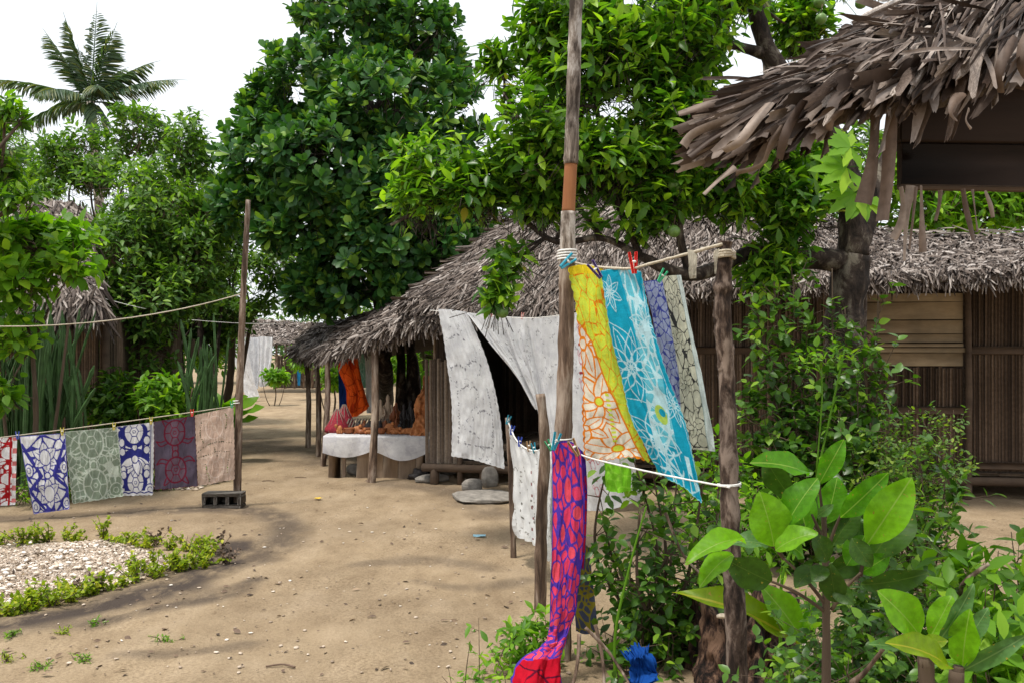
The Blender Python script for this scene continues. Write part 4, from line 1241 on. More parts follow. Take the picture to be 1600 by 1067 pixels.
# frayed rope ends by the post top
def rag(label, ctrl, base=(.50, .46, .37), w=.06, h=.15, seed=0, nm='rag', mat='cloth', net=0):
    p = Pat(24, 50, w, h, base)
    if net: p.net(net, .006, tuple(x * .6 for x in base), seed=seed)
    return cloth(nm, label, 'rag', ctrl, p, mat, wr=.006, wf=40, seed=seed)
rag('beige strip of cloth tied to the line left of the knotty post', [[(1074, 390, 4.0), (1090, 392, 4.0)], [(1076, 410, 3.98), (1089, 411, 3.98)], [(1076, 425, 3.98), (1088, 424, 3.98)], [(1078, 436, 3.98), (1088, 435, 3.98)]], seed=2)
rag('beige rope end hanging down the left side of the knotty post', [[(1117, 392, 3.86), (1124, 388, 3.85)], [(1116, 405, 3.86), (1121, 405, 3.85)], [(1116, 418, 3.86), (1120, 418, 3.86)], [(1117, 428, 3.86), (1119, 428, 3.86)]], seed=3)
rope('clothesline', 'twisted rope between the tall pole and the knotty post top', [at(886, 408, BD), at(930, 417, 4.5), at(985, 420, 4.35), at(1010, 414, 4.25), at(1070, 398, 4.05), at(1128, 382, ND - .03)], .007)
rope('clothesline', 'white cord from the tall pole down to the knotty post', [at(884, 690, BD - .05), at(910, 711, 4.5), at(980, 729, 4.3), at(1060, 746, 4.08), at(1140, 761, ND - .055)], .0045, 'rope_white')
CRE, ORA, YG = S(226, 218, 200), S(226, 130, 24), S(205, 220, 72)
# yellow green cloth with cream side
p = Pat(150, 330, .34, 1.05, CRE)
edge = np.interp(p.Y, [0, .22, .35, .6, .8, 1.05], [-.1, -.05, .10, .21, .25, .30])
msk = p.X > edge
cs = p.c.copy()
p.flower(.17, .95, .20, 6, .011, ORA, CRE, rot=.3, mid=YG); p.flower(.10, .62, .17, 6, .011, ORA, CRE, rot=.9, mid=YG); p.flower(.03, .36, .15, 6, .011, ORA, CRE, rot=.1); p.flower(.02, .80, .12, 5, .010, ORA, CRE, rot=.5)
p.fill((np.abs(p.X - .16) < .012) & (p.Y > .55) & (p.Y < .9) & (np.sin(p.Y * 200) > 0), YG)
p.border(.012, ORA)
p.fill(msk, YG); 
d = p.net(80, .0042, ORA, mask=msk, seed=5)
p.fill(msk & (np.sin(d[..., 0] * 160) > .93), S(225, 200, 40)); p.fill(msk & (p.Y < .06), S(228, 205, 40))
p.fill(np.abs(p.X - edge) < .007, ORA); p.fill(p.X > .333, ORA)
cloth('embroidered_cloth', 'yellow green and cream flower cloth hanging next to the tall pole', 'embroidered cloth',
      [[(889, 418, 4.52), (905, 414, 4.5), (922, 415, 4.5), (941, 419, 4.48)],
       [(903, 500, 4.52), (922, 500, 4.46), (941, 505, 4.44), (957, 510, 4.46)],
       [(911, 600, 4.5), (935, 600, 4.44), (960, 605, 4.42), (978, 610, 4.44)],
       [(913, 665, 4.5), (945, 667, 4.42), (975, 667, 4.40), (997, 667, 4.42)],
       [(917, 716, 4.5), (950, 716, 4.42), (985, 712, 4.38), (1016, 720, 4.40)]], p, wr=.012, wf=9, seed=21, scal=.008, nscal=22)
TQ, TW = S(20, 152, 182), S(178, 214, 222)
p = Pat(150, 340, .40, 1.15, TQ)
msk = np.abs(p.X - .24 - .05 * np.sin(p.Y * 5)) < .075
p.fill(msk & (p.Y < .95), S(96, 182, 200))
p.flower(.11, .52, .20, 9, .007, TW, None, rot=.2, wd=.22); p.flower(.33, .30, .13, 7, .007, TW, None, rot=.6, wd=.22); p.flower(.12, .95, .17, 8, .007, TW, None, rot=.1, wd=.24); p.flower(.06, .15, .1, 7, .006, TW, None, rot=.4, wd=.2); p.flower(.34, .74, .12, 8, .006, TW, None, wd=.2)
p.net(80, .010, TW, mask=msk, seed=8, ax=.6)
p.net(40, .006, TW, mask=p.Y > .98, seed=9)
p.curve([(.02, .3), (.14, .36), (.2, .46)], .006, TW); p.curve([(.02, .7), (.16, .74), (.26, .9)], .006, TW); p.curve([(.38, .1), (.34, .5), (.39, 1.0)], .006, TW)
p.fill(p.ell(.215, .80, .035, .06) < 1, S(170, 200, 90)); p.fill(p.ell(.225, .79, .02, .025) < 1, TQ)
p.border(.007, S(130, 200, 215))
cloth('embroidered_cloth', 'turquoise flower cloth blown sideways, longest of the near cloths', 'embroidered cloth',
      [[(939, 423, 4.46), (960, 420, 4.42), (980, 420, 4.38), (1001, 424, 4.35)],
       [(951, 500, 4.42), (974, 500, 4.36), (997, 500, 4.31), (1018, 505, 4.28)],
       [(970, 590, 4.38), (998, 590, 4.30), (1024, 590, 4.25), (1046, 595, 4.22)],
       [(990, 660, 4.34), (1020, 662, 4.26), (1050, 665, 4.2), (1072, 668, 4.18)],
       [(1030, 735, 4.28), (1050, 748, 4.2), (1074, 765, 4.15), (1097, 785, 4.12)]], p, wr=.014, wf=8, seed=22, scal=.004, nscal=24)
IV, BK = S(200, 198, 178), S(58, 58, 58)
p = Pat(90, 260, .24, 1.0, S(150, 158, 190))
p.net(130, .005, S(62, 70, 150), seed=12); p.border(.01, S(70, 78, 150))
cloth('embroidered_cloth', 'blue patterned cloth half hidden behind the turquoise one', 'embroidered cloth',
      [[(1006, 440, 4.62), (1022, 438, 4.6), (1040, 434, 4.55)], [(1026, 530, 4.6), (1040, 530, 4.55), (1056, 525, 4.5)], [(1042, 610, 4.6), (1056, 610, 4.55), (1070, 605, 4.5)], [(1060, 690, 4.58), (1072, 690, 4.55), (1086, 685, 4.5)]], p, wr=.012, wf=12, seed=23)
p = Pat(110, 260, .30, 1.1, IV)
p.net(60, .006, BK, seed=14)
for cy in (.15, .42, .68, .92):
    p.flower(.10 + .05 * sin(cy * 9), cy, .09, 6, .005, BK, IV, rot=cy, wd=.36); p.ring(.2, cy + .1, .04, .05, .005, BK, fill=IV)
p.fill(p.X > .235, S(205, 215, 212)); p.line([(.235, 0), (.235, 1.1)], .005, S(150, 165, 160))
cloth('embroidered_cloth', 'ivory cloth with black outlined flowers left of the knotty post', 'embroidered cloth',
      [[(1034, 434, 4.5), (1046, 431, 4.48), (1064, 430, 4.45)], [(1050, 520, 4.48), (1066, 520, 4.45), (1082, 520, 4.42)], [(1062, 610, 4.48), (1080, 610, 4.44), (1102, 608, 4.4)], [(1064, 700, 4.48), (1090, 702, 4.44), (1118, 705, 4.4)]], p, wr=.015, wf=9, seed=24)
p = Pat(40, 60, .15, .15, S(120, 190, 40)); p.net(9, .006, S(140, 205, 60), seed=3)
cloth('small_cloth', 'small lime green cloth under the cream flower cloth', 'cloth', [[(944, 720, 4.42), (965, 725, 4.38), (986, 729, 4.34)], [(946, 745, 4.42), (966, 748, 4.37), (985, 752, 4.34)], [(947, 765, 4.42), (966, 769, 4.37), (984, 766, 4.34)]], p, wr=.02, wf=14, folds=3, fold_amp=.01, seed=25)
PUR, PNK = S(84, 58, 172), S(226, 66, 104)
p = Pat(120, 400, .24, 1.4, PNK)
p.net(120, .0065, PUR, seed=16, ax=.62)
for k in range(16):
    cy = .1 + k * .08; cx = .05 + .13 * ((k * 7) % 5) / 4
    p.ring(cx, cy, .018 + .009 * (k % 3), .030 + .016 * (k % 2), .007, PUR, fill=S(236, 84, 104))
p.fill((p.Y + .15 * (p.w - p.X) > 1.20), S(190, 14, 40)); p.curve([(0, 1.2), (.12, 1.28), (.24, 1.3)], .01, S(90, 10, 40)); p.curve([(.05, 1.4), (.12, 1.25), (.2, 1.4)], .008, S(90, 10, 40))
p.border(.011, PUR)
cloth('embroidered_cloth', 'purple and pink runner hanging down to a red twisted end', 'embroidered cloth',
      [[(862, 698, 4.38), (876, 689, 4.37), (893, 690, 4.37), (908, 701, 4.38)],
       [(863, 790, 4.35), (880, 790, 4.35), (898, 790, 4.33), (914, 790, 4.35)],
       [(861, 880, 4.31), (876, 880, 4.33), (894, 880, 4.31), (909, 880, 4.34)],
       [(858, 965, 4.30), (872, 962, 4.28), (886, 956, 4.31), (902, 948, 4.33)],
       [(853, 1005, 4.28), (864, 1003, 4.24), (876, 998, 4.27), (890, 988, 4.3)],
       [(818, 1036, 4.2), (838, 1030, 4.14), (860, 1025, 4.16), (882, 1020, 4.22)],
       [(798, 1066, 4.1), (824, 1078, 4.02), (852, 1084, 4.05), (880, 1078, 4.12)]], p, wr=.03, wf=11, folds=2.2, fold_amp=.010, seed=26)
p = Pat(40, 200, .12, .85, S(150, 16, 52)); p.net(24, .010, S(60, 30, 120), seed=6); p.border(.008, PUR)
cloth('embroidered_cloth', 'dark red back half of the runner folded over the line', 'embroidered cloth', [[(896, 696, 4.5), (910, 704, 4.5), (915, 715, 4.5)], [(904, 760, 4.5), (912, 765, 4.5), (918, 770, 4.5)], [(904, 830, 4.5), (911, 830, 4.5), (916, 830, 4.5)], [(900, 880, 4.5), (907, 885, 4.5), (912, 890, 4.5)]], p, seed=27)
p = Pat(60, 130, .2, .5, S(82, 88, 112)); p.net(40, .010, S(150, 140, 50), seed=17)
cloth('embroidered_cloth', 'grey blue cloth with yellow net pattern low behind the purple runner', 'embroidered cloth', [[(908, 850, 4.7), (914, 850, 4.7), (920, 855, 4.7)], [(902, 905, 4.7), (916, 905, 4.7), (926, 905, 4.7)], [(898, 940, 4.7), (914, 945, 4.7), (930, 940, 4.7)], [(900, 985, 4.7), (915, 990, 4.7), (934, 985, 4.7)]], p, wr=.015, seed=28)
p = Pat(80, 80, .3, .3, S(18, 72, 150))
cloth('blue_rag', 'crumpled blue rag caught in the bush left of the stump', 'rag', [[(972, 1020, 4.0), (990, 1010, 3.96), (1014, 1006, 4.0)], [(978, 1030, 3.9), (998, 1025, 3.85), (1018, 1028, 3.92)], [(984, 1044, 3.95), (1000, 1048, 3.88), (1016, 1050, 3.95)], [(980, 1066, 3.85), (998, 1072, 3.8), (1016, 1070, 3.88)]], p, wr=.06, wf=14, seed=29)
for px, py, d, mt, tl, s_, lab in ((886, 410, 4.5, 'pin_teal', .9, 1.3, 'teal clothes peg on the tall pole above the yellow cloth'), (990, 412, 4.32, 'pin_red', -.1, 1.4, 'red clothes peg at the top of the turquoise cloth'), (931, 423, 4.44, 'pin_purple', -.7, 1.3, 'dark purple clothes peg between the yellow and the turquoise cloth'),
                               (1034, 432, 4.42, 'pin_green', .6, 1.0, 'green clothes peg above the ivory cloth'), (868, 690, 4.35, 'pin_teal', .3, 1.2, 'teal clothes peg at the top left of the purple runner'), (898, 700, 4.33, 'pin_wood', -.5, 1.2, 'wooden clothes peg at the top right of the purple runner')):
    peg(lab, at(px, py, d), mt, tl, s_)

# hanging cloths at the stall and further back
OR = S(238, 96, 30)
p = Pat(80, 140, .5, 1.05, OR); p.net(30, .010, S(190, 58, 14), seed=3); sprigs(p, 16, 4, S(150, 40, 8))
cloth('orange_cloth', 'bright orange cloth hanging under the stall roof', 'cloth', [[(548, 535, 12.6), (551, 533, 12.6), (554, 536, 12.6)], [(528, 572, 12.6), (545, 572, 12.5), (562, 575, 12.6)], [(540, 615, 12.6), (556, 615, 12.5), (572, 612, 12.6)], [(540, 648, 12.6), (558, 650, 12.5), (577, 634, 12.6)]], p, wr=.05, wf=5, folds=2, fold_amp=.03, seed=31)
p = Pat(40, 80, .3, 1.0, S(20, 50, 110))
cloth('blue_cloth', 'dark blue cloth behind the orange one at the stall', 'cloth', [[(527, 552, 12.9), (535, 552, 12.9), (542, 552, 12.9)], [(529, 590, 12.9), (535, 590, 12.9), (544, 590, 12.9)], [(529, 618, 12.9), (536, 618, 12.9), (543, 616, 12.9)], [(530, 645, 12.9), (536, 645, 12.9), (542, 645, 12.9)]], p, wr=.03, seed=32)
p = Pat(40, 80, .3, .8, S(150, 205, 185)); p.net(12, .012, S(200, 230, 220), seed=3)
cloth('green_cloth', 'pale green cloth hanging behind the stall post', 'cloth', [[(552, 530, 15), (562, 530, 15), (572, 532, 15)], [(556, 560, 15), (565, 560, 15), (573, 560, 15)], [(560, 585, 15), (567, 585, 15), (573, 585, 15)], [(562, 606, 15), (568, 606, 15), (573, 606, 15)]], p, wr=.03, seed=33)
p = Pat(40, 80, .3, .9, WC)
cloth('white_cloth', 'white cloth hanging between the stall post and the orange cloth', 'cloth', [[(570, 556, 14.5), (576, 556, 14.5), (583, 556, 14.5)], [(571, 590, 14.5), (577, 590, 14.5), (584, 590, 14.5)], [(572, 620, 14.5), (577, 620, 14.5), (584, 620, 14.5)], [(573, 645, 14.5), (578, 645, 14.5), (584, 645, 14.5)]], p, wr=.03, seed=34)

# ================================================================== FAR END OF THE LANE
FD = 36.0
fh = thing('far_hut', 'distant low thatched hut at the end of the lane', 'hut', at(470, 606, FD))
fb = at(470, 606, FD)[2]
for k in range(46):
    px = 432 + k * 2.4
    if 28 < k < 32: continue
    a = at(px, 600, FD); a[2] = fb
    obj('board', beam(a, a + [rng.normal(0, .02), 0, 1.3], .055, .03, .004, up=(0, 1, 0)), M['slat_grey'], fh)
for zz in (.25, .7):
    obj('rail', beam(at(430, 600, FD - .05) * [1, 1, 0] + [0, 0, fb + zz], at(544, 600, FD - .05) * [1, 1, 0] + [0, 0, fb + zz], .05, .07), M['slat_grey'], fh)
for k in range(9):
    px = 432 + k * 14
    a = at(px, 600, FD - .3); a[2] = fb
    obj('post', tube([a, a + [0, 0, 1.0], a + [0, 0, 1.9]], .05, 7, .1, k), M['pole'], fh)
U = [at(390, 500, FD + 2.5), at(470, 505, FD + 2.5), at(560, 510, FD + 2.5)]; Lw = [at(370, 535, FD - .8), at(470, 538, FD - .8), at(565, 540, FD - .8)]
rr = obj('roof', slope(U, Lw), M['thatch_base'], fh)
obj('thatch', thatch(U, Lw, 2500, .45, .05, .08), M['thatch'], rr, kind='stuff')
for k, (c, cl, lab) in enumerate((([(358, 530, 30), (376, 530, 30), (380, 575, 30), (368, 545, 30), (386, 580, 30), (406, 622, 30), (388, 622, 30)], WC, ''),)):
    p = Pat(50, 90, 1.0, 2.0, (.78, .78, .80))
    cloth('white_cloth', 'far white cloth slanting to the ground right of the left pole', 'cloth', [[(362, 530, 29), (372, 531, 29), (382, 531, 29)], [(366, 560, 29), (379, 562, 29), (391, 565, 29)], [(374, 590, 29), (386, 592, 29), (398, 596, 29)], [(384, 618, 29), (395, 622, 29), (406, 620, 29)]], p, wr=.05, wf=3, seed=41)
    p = Pat(60, 90, 1.0, 2.0, (.72, .74, .78)); sprigs(p, 30, 4)
    cloth('white_cloth', 'far white sheet hanging upright beyond the slanting one', 'cloth', [[(380, 527, 32), (392, 527, 32), (405, 527, 32)], [(383, 555, 32), (394, 555, 32), (405, 555, 32)], [(386, 582, 32), (396, 582, 32), (405, 582, 32)], [(388, 606, 32), (396, 607, 32), (403, 607, 32)]], p, wr=.05, wf=3, folds=3, fold_amp=.04, seed=42)
    p = Pat(60, 90, 1.0, 2.0, (.78, .79, .82)); sprigs(p, 20, 5)
    cloth('white_cloth', 'far white sheet, right one of the two hanging upright', 'cloth', [[(404, 526, 31.6), (414, 526, 31.6), (426, 527, 31.6)], [(405, 555, 31.6), (414, 555, 31.6), (425, 555, 31.6)], [(405, 580, 31.6), (413, 580, 31.6), (421, 580, 31.6)], [(405, 604, 31.6), (412, 604, 31.6), (418, 602, 31.6)]], p, wr=.05, wf=3, folds=3, fold_amp=.04, seed=43)
p = Pat(20, 40, .4, 1.2, S(40, 120, 165))
cloth('blue_cloth', 'narrow light blue cloth hanging far down the lane left of the stall posts', 'cloth', [[(463, 548, 33), (467, 548, 33), (470, 548, 33)], [(464, 575, 33), (467, 575, 33), (470, 575, 33)], [(465, 602, 33), (467, 602, 33), (469, 602, 33)]], p, wr=.03, seed=44)
p = Pat(20, 30, .8, .8, S(60, 70, 130))
cloth('blue_cloth', 'dull blue cloth hanging between the stall posts far away', 'cloth', [[(484, 545, 27), (490, 545, 27), (499, 547, 27)], [(484, 560, 27), (490, 562, 27), (499, 560, 27)]], p, wr=.04, seed=45)
p = Pat(20, 30, .5, .8, S(196, 80, 40))
cloth('orange_cloth', 'small far orange cloth seen between the stall posts', 'cloth', [[(500, 560, 28), (505, 560, 28), (509, 560, 28)], [(500, 585, 28), (505, 587, 28), (508, 585, 28)]], p, wr=.04, seed=46)
p = Pat(20, 60, .4, 1.2, S(170, 60, 60))
cloth('red_cloth', 'small red cloth glimpsed in the shade behind the left citrus trees', 'cloth', [[(207, 573, 15), (211, 573, 15), (215, 572, 15)], [(205, 585, 15), (209, 585, 15), (213, 583, 15)], [(203, 596, 15), (206, 596, 15), (209, 595, 15)]], p, wr=.02, seed=47)
p = Pat(20, 60, .4, .6, S(170, 175, 205)); p.net(12, .02, S(80, 85, 150), seed=2)
cloth('blue_cloth', 'small blue and white cloth behind the citrus trunks', 'cloth', [[(236, 600, 14), (241, 600, 14), (247, 600, 14)], [(237, 612, 14), (241, 612, 14), (246, 612, 14)], [(239, 622, 14), (242, 622, 14), (245, 621, 14)]], p, wr=.02, seed=48)

# ================================================================== LEFT HUT
lh = thing('thatched_hut', 'small thatched hut half hidden by foliage at the left edge', 'hut', (-7.3, 12.5, 0))
U = [at(-160, 300, 14.0), at(20, 318, 13.8), at(120, 326, 13.6)]; Lw = [at(-200, 500, 11.6), at(0, 495, 11.7), at(146, 470, 11.9)]
UB = [u + np.array([0, .05, 0]) for u in U]; LB_ = [u + np.array([.2, 2.4, -1.3]) for u in U]
lr = obj('roof', join([slope(U, Lw), slope(UB, LB_)]), M['thatch_base'], lh)
obj('thatch', thatch(U, Lw, 7000, .28, .032, .09), M['thatch'], lr, kind='stuff')
n = 900; f = rng.random(n); P = Lw[2] * (1 - f)[:, None] + U[2] * f[:, None] + rng.normal(0, .05, (n, 3)) + np.array([.03, 0, 0])
D = np.array([.25, -.1, -1.0]) + rng.normal(0, .25, (n, 3)); s = .25 + .3 * rng.random(n)
obj('verge_fringe', scatter(STRIP, P, frames(D, np.array([1., -.5, .3]) + rng.normal(0, .3, D.shape)), np.stack([np.full(n, .14), s, s], 1)), M['thatch'], lr, kind='stuff')
n = 900; f = rng.random(n); P = Lw[0] * (1 - f)[:, None] + Lw[2] * f[:, None] + rng.normal(0, .06, (n, 3))
D = np.array([0, -.3, -1.0]) + rng.normal(0, .25, (n, 3)); s = .2 + .25 * rng.random(n)
obj('eave_fringe', scatter(STRIP, P, frames(D, np.array([0., -1, .3]) + rng.normal(0, .3, D.shape)), np.stack([np.full(n, .14), s, s], 1)), M['thatch'], lr, kind='stuff')
gs = []; gs2 = []
for k in range(110):
    gs.append(beam((-9.6 + k * .036, 12.6, .0), (-9.6 + k * .036 + rng.normal(0, .004), 12.6 + rng.normal(0, .005), 2.1), .033, .02, .004, up=(0, 1, 0)))
for k in range(60):
    gs2.append(beam((-5.66, 12.62 + k * .045, 0), (-5.66, 12.62 + k * .045, 2.1), .02, .041, .004, up=(0, 1, 0)))
obj('slat_wall', join(gs), M['slat'], lh, kind='stuff'); obj('slat_wall', join(gs2), M['slat'], lh, kind='stuff')
for x in (-9.5, -7.6, -5.68):
    obj('post', tube([(x, 12.55, -.05), (x, 12.55, 1), (x, 12.55, 2.2)], .05, 9, .12, int(-x)), M['beam'], lh)

# ================================================================== TREES
# broad dark tree over the stall
cl = [clump(545, 30, 14.6, 78, 80), clump(655, 70, 14.4, 62, 70), clump(500, 150, 14.2, 100, 85), clump(620, 190, 13.8, 130, 100), clump(430, 255, 14.0, 84, 75),
      clump(540, 270, 13.5, 130, 90), clump(660, 300, 13.6, 110, 90), clump(420, 330, 14.0, 85, 65), clump(500, 360, 13.6, 90, 55), clump(600, 370, 13.4, 110, 70),
      clump(690, 370, 13.2, 80, 60), clump(560, 420, 13.3, 85, 45), clump(500, 455, 13.6, 55, 38), clump(590, 445, 13.3, 90, 40), clump(425, 195, 14.6, 50, 45), clump(690, 190, 14.2, 60, 75), clump(560, -60, 14.8, 80, 60), clump(720, 140, 14.4, 26, 34)]
tb = gp(604, 648) + np.array([0, .1, 0])
extra = []
for (bx, by, tx, ty) in ((622, 650, 622, 500), (635, 648, 640, 495), (650, 645, 638, 520)):
    b0 = at(bx, by, 14.2 + .2 * (bx % 3)); extra.append(tube(polyl([b0 * [1, 1, 0], b0 * .5 + at(tx, ty, 14.2) * .5 + [.05, 0, 0], at(tx, ty, 14.2), at(tx + 8, ty - 110, 14.1)], 20), np.linspace(.085, .05, 20), 10, .15, bx))
big = tree('broadleaf_tree', 'big dark glossy broadleaf tree towering behind the stall roof', tb * [1, 1, 0], [tb * [1, 1, 0] - [0, 0, .1], at(602, 590, 14), at(597, 510, 14), at(590, 400, 14), at(585, 300, 14.1), at(580, 180, 14.3)], .14, .08,
     cl, 4300, L_OBOV, .195, 10, .20, M['dark_leaf'], rosette=True, gapf=1.5, gap=-.24, limb_r=.05, seed=3, inner=.55, extra=extra, updir=.75)
# citrus tree over the hut: trunk on the right, crown sweeping left
cl = [clump(700, 270, 7.4, 75, 70), clump(660, 320, 7.3, 55, 38), clump(800, 200, 7.3, 60, 65), clump(750, 300, 7.2, 66, 46), clump(872, 60, 7.3, 68, 75), clump(850, 220, 7.0, 90, 90), clump(840, 310, 7.1, 55, 30),
      clump(950, 110, 7.0, 100, 100), clump(885, 165, 7.1, 62, 60), clump(905, 190, 8.0, 70, 60), clump(1000, 170, 7.1, 70, 60), clump(990, 352, 6.9, 50, 16), clump(880, 350, 7.0, 40, 14), clump(960, 245, 6.9, 90, 60), clump(940, 10, 7.1, 100, 70), clump(1050, 60, 7.1, 100, 100), clump(1050, 210, 7.0, 90, 90), clump(1030, 310, 6.9, 60, 30), clump(930, 345, 6.8, 26, 14),
      clump(1130, 290, 7.0, 60, 50), clump(1180, 240, 7.3, 80, 90), clump(1090, -20, 7.4, 110, 70), clump(1240, 330, 7.2, 60, 60), clump(1250, 40, 8.0, 50, 45), clump(1200, 420, 7.2, 50, 40), clump(1300, 280, 7.6, 60, 60), clump(800, 400, 7.0, 24, 30), clump(775, 455, 6.9, 16, 22), clump(780, 95, 7.5, 26, 22), clump(660, 250, 7.5, 40, 30)]
t0 = gp(1312, 830); t0 = t0 * [1, 1, 0]
ct = 7.45
tp = [t0 - [0, 0, .1], at(1312, 720, 7.6), at(1316, 560, 7.5), at(1322, 470, 7.5), at(1334, 400, 7.5)]
ex = [branch([at(1335, 410, 7.5), at(1250, 402, 7.4), at(1180, 395, 7.3), at(1080, 430, 7.0), at(1000, 400, 6.9)], .10, .035, 9, 30), branch([at(1334, 400, 7.5), at(1330, 300, 7.5), at(1290, 200, 7.6), at(1200, 80, 7.6), at(1175, -40, 7.7)], .13, .06, 9, 30),
      branch([at(1195, 85, 7.6), at(1150, 72, 7.5), at(1095, 66, 7.4), at(1000, 40, 7.2)], .05, .02, 7, 18), branch([at(1334, 390, 7.5), at(1370, 300, 7.6), at(1400, 200, 7.8)], .12, .05, 9, 14),
      branch([at(1000, 400, 6.9), at(940, 372, 6.9), at(860, 375, 7.0), at(760, 300, 7.2), at(660, 330, 7.3), at(610, 352, 7.3)], .03, .010, 6, 30), branch([at(1080, 430, 7.0), at(1060, 350, 7.0), at(1070, 200, 7.0), at(1050, 40, 7.1)], .04, .015, 6, 20),
      branch([at(1000, 400, 6.9), at(960, 300, 6.9), at(930, 150, 7.0), at(930, 0, 7.1)], .03, .012, 6, 20), branch([at(940, 372, 6.9), at(850, 250, 7.0), at(790, 150, 7.2)], .025, .008, 6, 16)]
citrus = tree('citrus_tree', 'citrus tree with green fruit spreading over the hut roof', t0, tp, .155, .15, cl, 6200, L_CITRUS, .13, 6, .26, M['citrus_leaf'], gapf=2.0, gap=-.26, singles=300, single_mat=M['citrus_leaf_one'], limb_r=.016, seed=5, inner=.3, extra=ex, updir=.6, hubs=np.concatenate([g[0][::7] for g in ex]))
for k, (px, py, d) in enumerate(((940, 205, 6.75), (830, 268, 6.8), (1053, 290, 6.7), (1053, 362, 6.7), (785, 488, 6.85), (1280, 4, 7.6), (1283, 30, 7.5), (1345, 6, 7.6), (718, 300, 7.1), (1005, 215, 6.7))):
    c = at(px, py, d)
    fr = obj('fruit', blob(c, (.048, .048, .046), k, .05, 3, 16, 10), M['fruit'], citrus)
    obj('stalk', tube([c + [0, 0, .044], c + [.01, 0, .12]], .004, 5), M['twig'], fr)
# leafy sprig carrying the low fruit
P = np.array([at(785 + rng.normal(0, 5), 470 - k * 6, 6.85) for k in range(14)]); D = nrm(np.stack([rng.normal(0, .6, 14), rng.normal(-.3, .4, 14), np.full(14, -.8)], 1))
LP, LD, LU, LS = leaves_on(P, D, 3, .12, .12)
obj('sprig', join([scatter(L_CITRUS, LP, frames(LD, LU), LS), branch([at(800, 385, 7.0), at(788, 430, 6.9), at(785, 480, 6.85)], .008, .004, 5, 10)]), M['citrus_leaf'], citrus)

# left citrus trees and shrubs
def lctree(label, base_px, clumps, n, leaf, seed, trunk_top, r=.09, mat='far_leaf', gap=-.2, fr=4, kind=L_CITRUS, per=5, L=.24, bark='twig', singles=0, name='citrus_tree', inner=.4, gapf=1.4):
    b0 = at(*base_px); b0 = b0 * [1, 1, 0]
    tt = at(*trunk_top)
    ex = [tube(polyl([b0 + [.12 * s_, .05, -.05], b0 * .6 + tt * .4 + [.25 * s_, 0, 0], tt + [.4 * s_, 0, .3]], 14), np.linspace(r * .7, r * .35, 14), 8, .15, seed) for s_ in (-1, 1)]
    return tree(name, label, b0, [b0 - [0, 0, .1], b0 * .5 + tt * .5 + [.06, 0, 0], tt], r, r * .6, clumps, n, kind, leaf, per, L, M[mat], gapf=gapf, gap=gap, fruits=fr, limb_r=r * .35, seed=seed, inner=inner, extra=ex, bark=bark)
lctree('sunlit citrus tree with several stems behind the clothesline', (262, 650, 14), [clump(260, 330, 14, 80, 70), clump(200, 400, 13.6, 70, 70), clump(300, 420, 13.8, 60, 70), clump(240, 470, 13.4, 70, 60), clump(180, 480, 13.6, 50, 60), clump(315, 350, 14, 50, 60), clump(210, 300, 14.4, 60, 60), clump(230, 560, 13.6, 45, 45), clump(290, 250, 15, 40, 60)], 3300, .135, 21, (262, 560, 14), fr=9)
lctree('taller citrus tree under the palm, reaching the white sky', (170, 640, 17), [clump(150, 240, 17, 80, 55), clump(210, 210, 17, 60, 45), clump(100, 270, 17, 55, 50), clump(180, 310, 16.6, 90, 60), clump(250, 260, 17.5, 60, 50), clump(300, 215, 18, 26, 40), clump(290, 290, 17.5, 50, 60), clump(80, 330, 16.5, 60, 50)], 2900, .15, 22, (170, 420, 17), gap=-.05, L=.26)
lctree('citrus tree between the left pole and the stall roof', (345, 610, 17.5), [clump(440, 420, 17, 70, 45), clump(400, 455, 17, 55, 36), clump(480, 450, 17.5, 60, 45), clump(360, 400, 17.2, 45, 60), clump(350, 480, 16.5, 50, 50), clump(340, 320, 17, 40, 50)], 2200, .15, 23, (365, 500, 17.5), L=.26, fr=5)
lctree('dark tree trunk and foliage in the shade right of the cactus', (310, 640, 16), [clump(300, 480, 16.5, 55, 60), clump(318, 535, 16.5, 32, 30), clump(250, 600, 16, 40, 35), clump(150, 560, 16, 60, 50)], 900, .18, 24, (312, 500, 16), mat='backdrop_leaf', fr=0, r=.07, bark='bark', name='shade_tree')
lctree('leafy branches reaching in at the upper left edge', (-90, 640, 9), [clump(-50, 190, 9, 60, 45), clump(6, 172, 8.8, 24, 18), clump(-80, 300, 9, 70, 50), clump(0, 262, 9, 30, 16), clump(30, 312, 9, 40, 20), clump(34, 186, 8.8, 8, 10)], 560, .125, 25, (-80, 380, 9), mat='citrus_leaf', fr=4, L=.18)
lctree('bright broad-leaved shrub in front of the left hut', (45, 640, 9.6), [clump(60, 385, 9.6, 66, 40), clump(112, 410, 9.4, 34, 28), clump(30, 440, 9.4, 54, 36), clump(20, 520, 9.4, 45, 35), clump(90, 370, 9.8, 60, 26), clump(10, 380, 9.6, 50, 40), clump(10, 610, 9.2, 22, 26)], 400, .16, 26, (50, 540, 9.6), mat='bright_leaf', kind=L_OVAL, per=4, L=.22, fr=0, r=.035, gap=-.25, name='broadleaf_shrub')
for k, (px, py, d, w, h, lab) in enumerate(((175, 640, 12.5, 42, 45, 'bushy dark shrub behind the green cloth'), (255, 640, 12.2, 40, 40, 'small green shrub behind the plum cloth'), (120, 640, 13.5, 30, 50, 'narrow green shrub beside the cactus stems'), (225, 650, 12.6, 24, 30, 'low yellow green shrub behind the navy cloth'))):
    lctree(lab, (px, 670, d), [clump(px, py - 15, d, w, h), clump(px + 14, py + 18, d - .1, w * .8, h * .6)], 260, .14, 40 + k, (px, py, d), r=.025, mat=('undergrowth_leaf', 'bright_leaf', 'undergrowth_leaf', 'bright_leaf')[k], fr=0, L=.2, name='garden_shrub', gap=-.5)
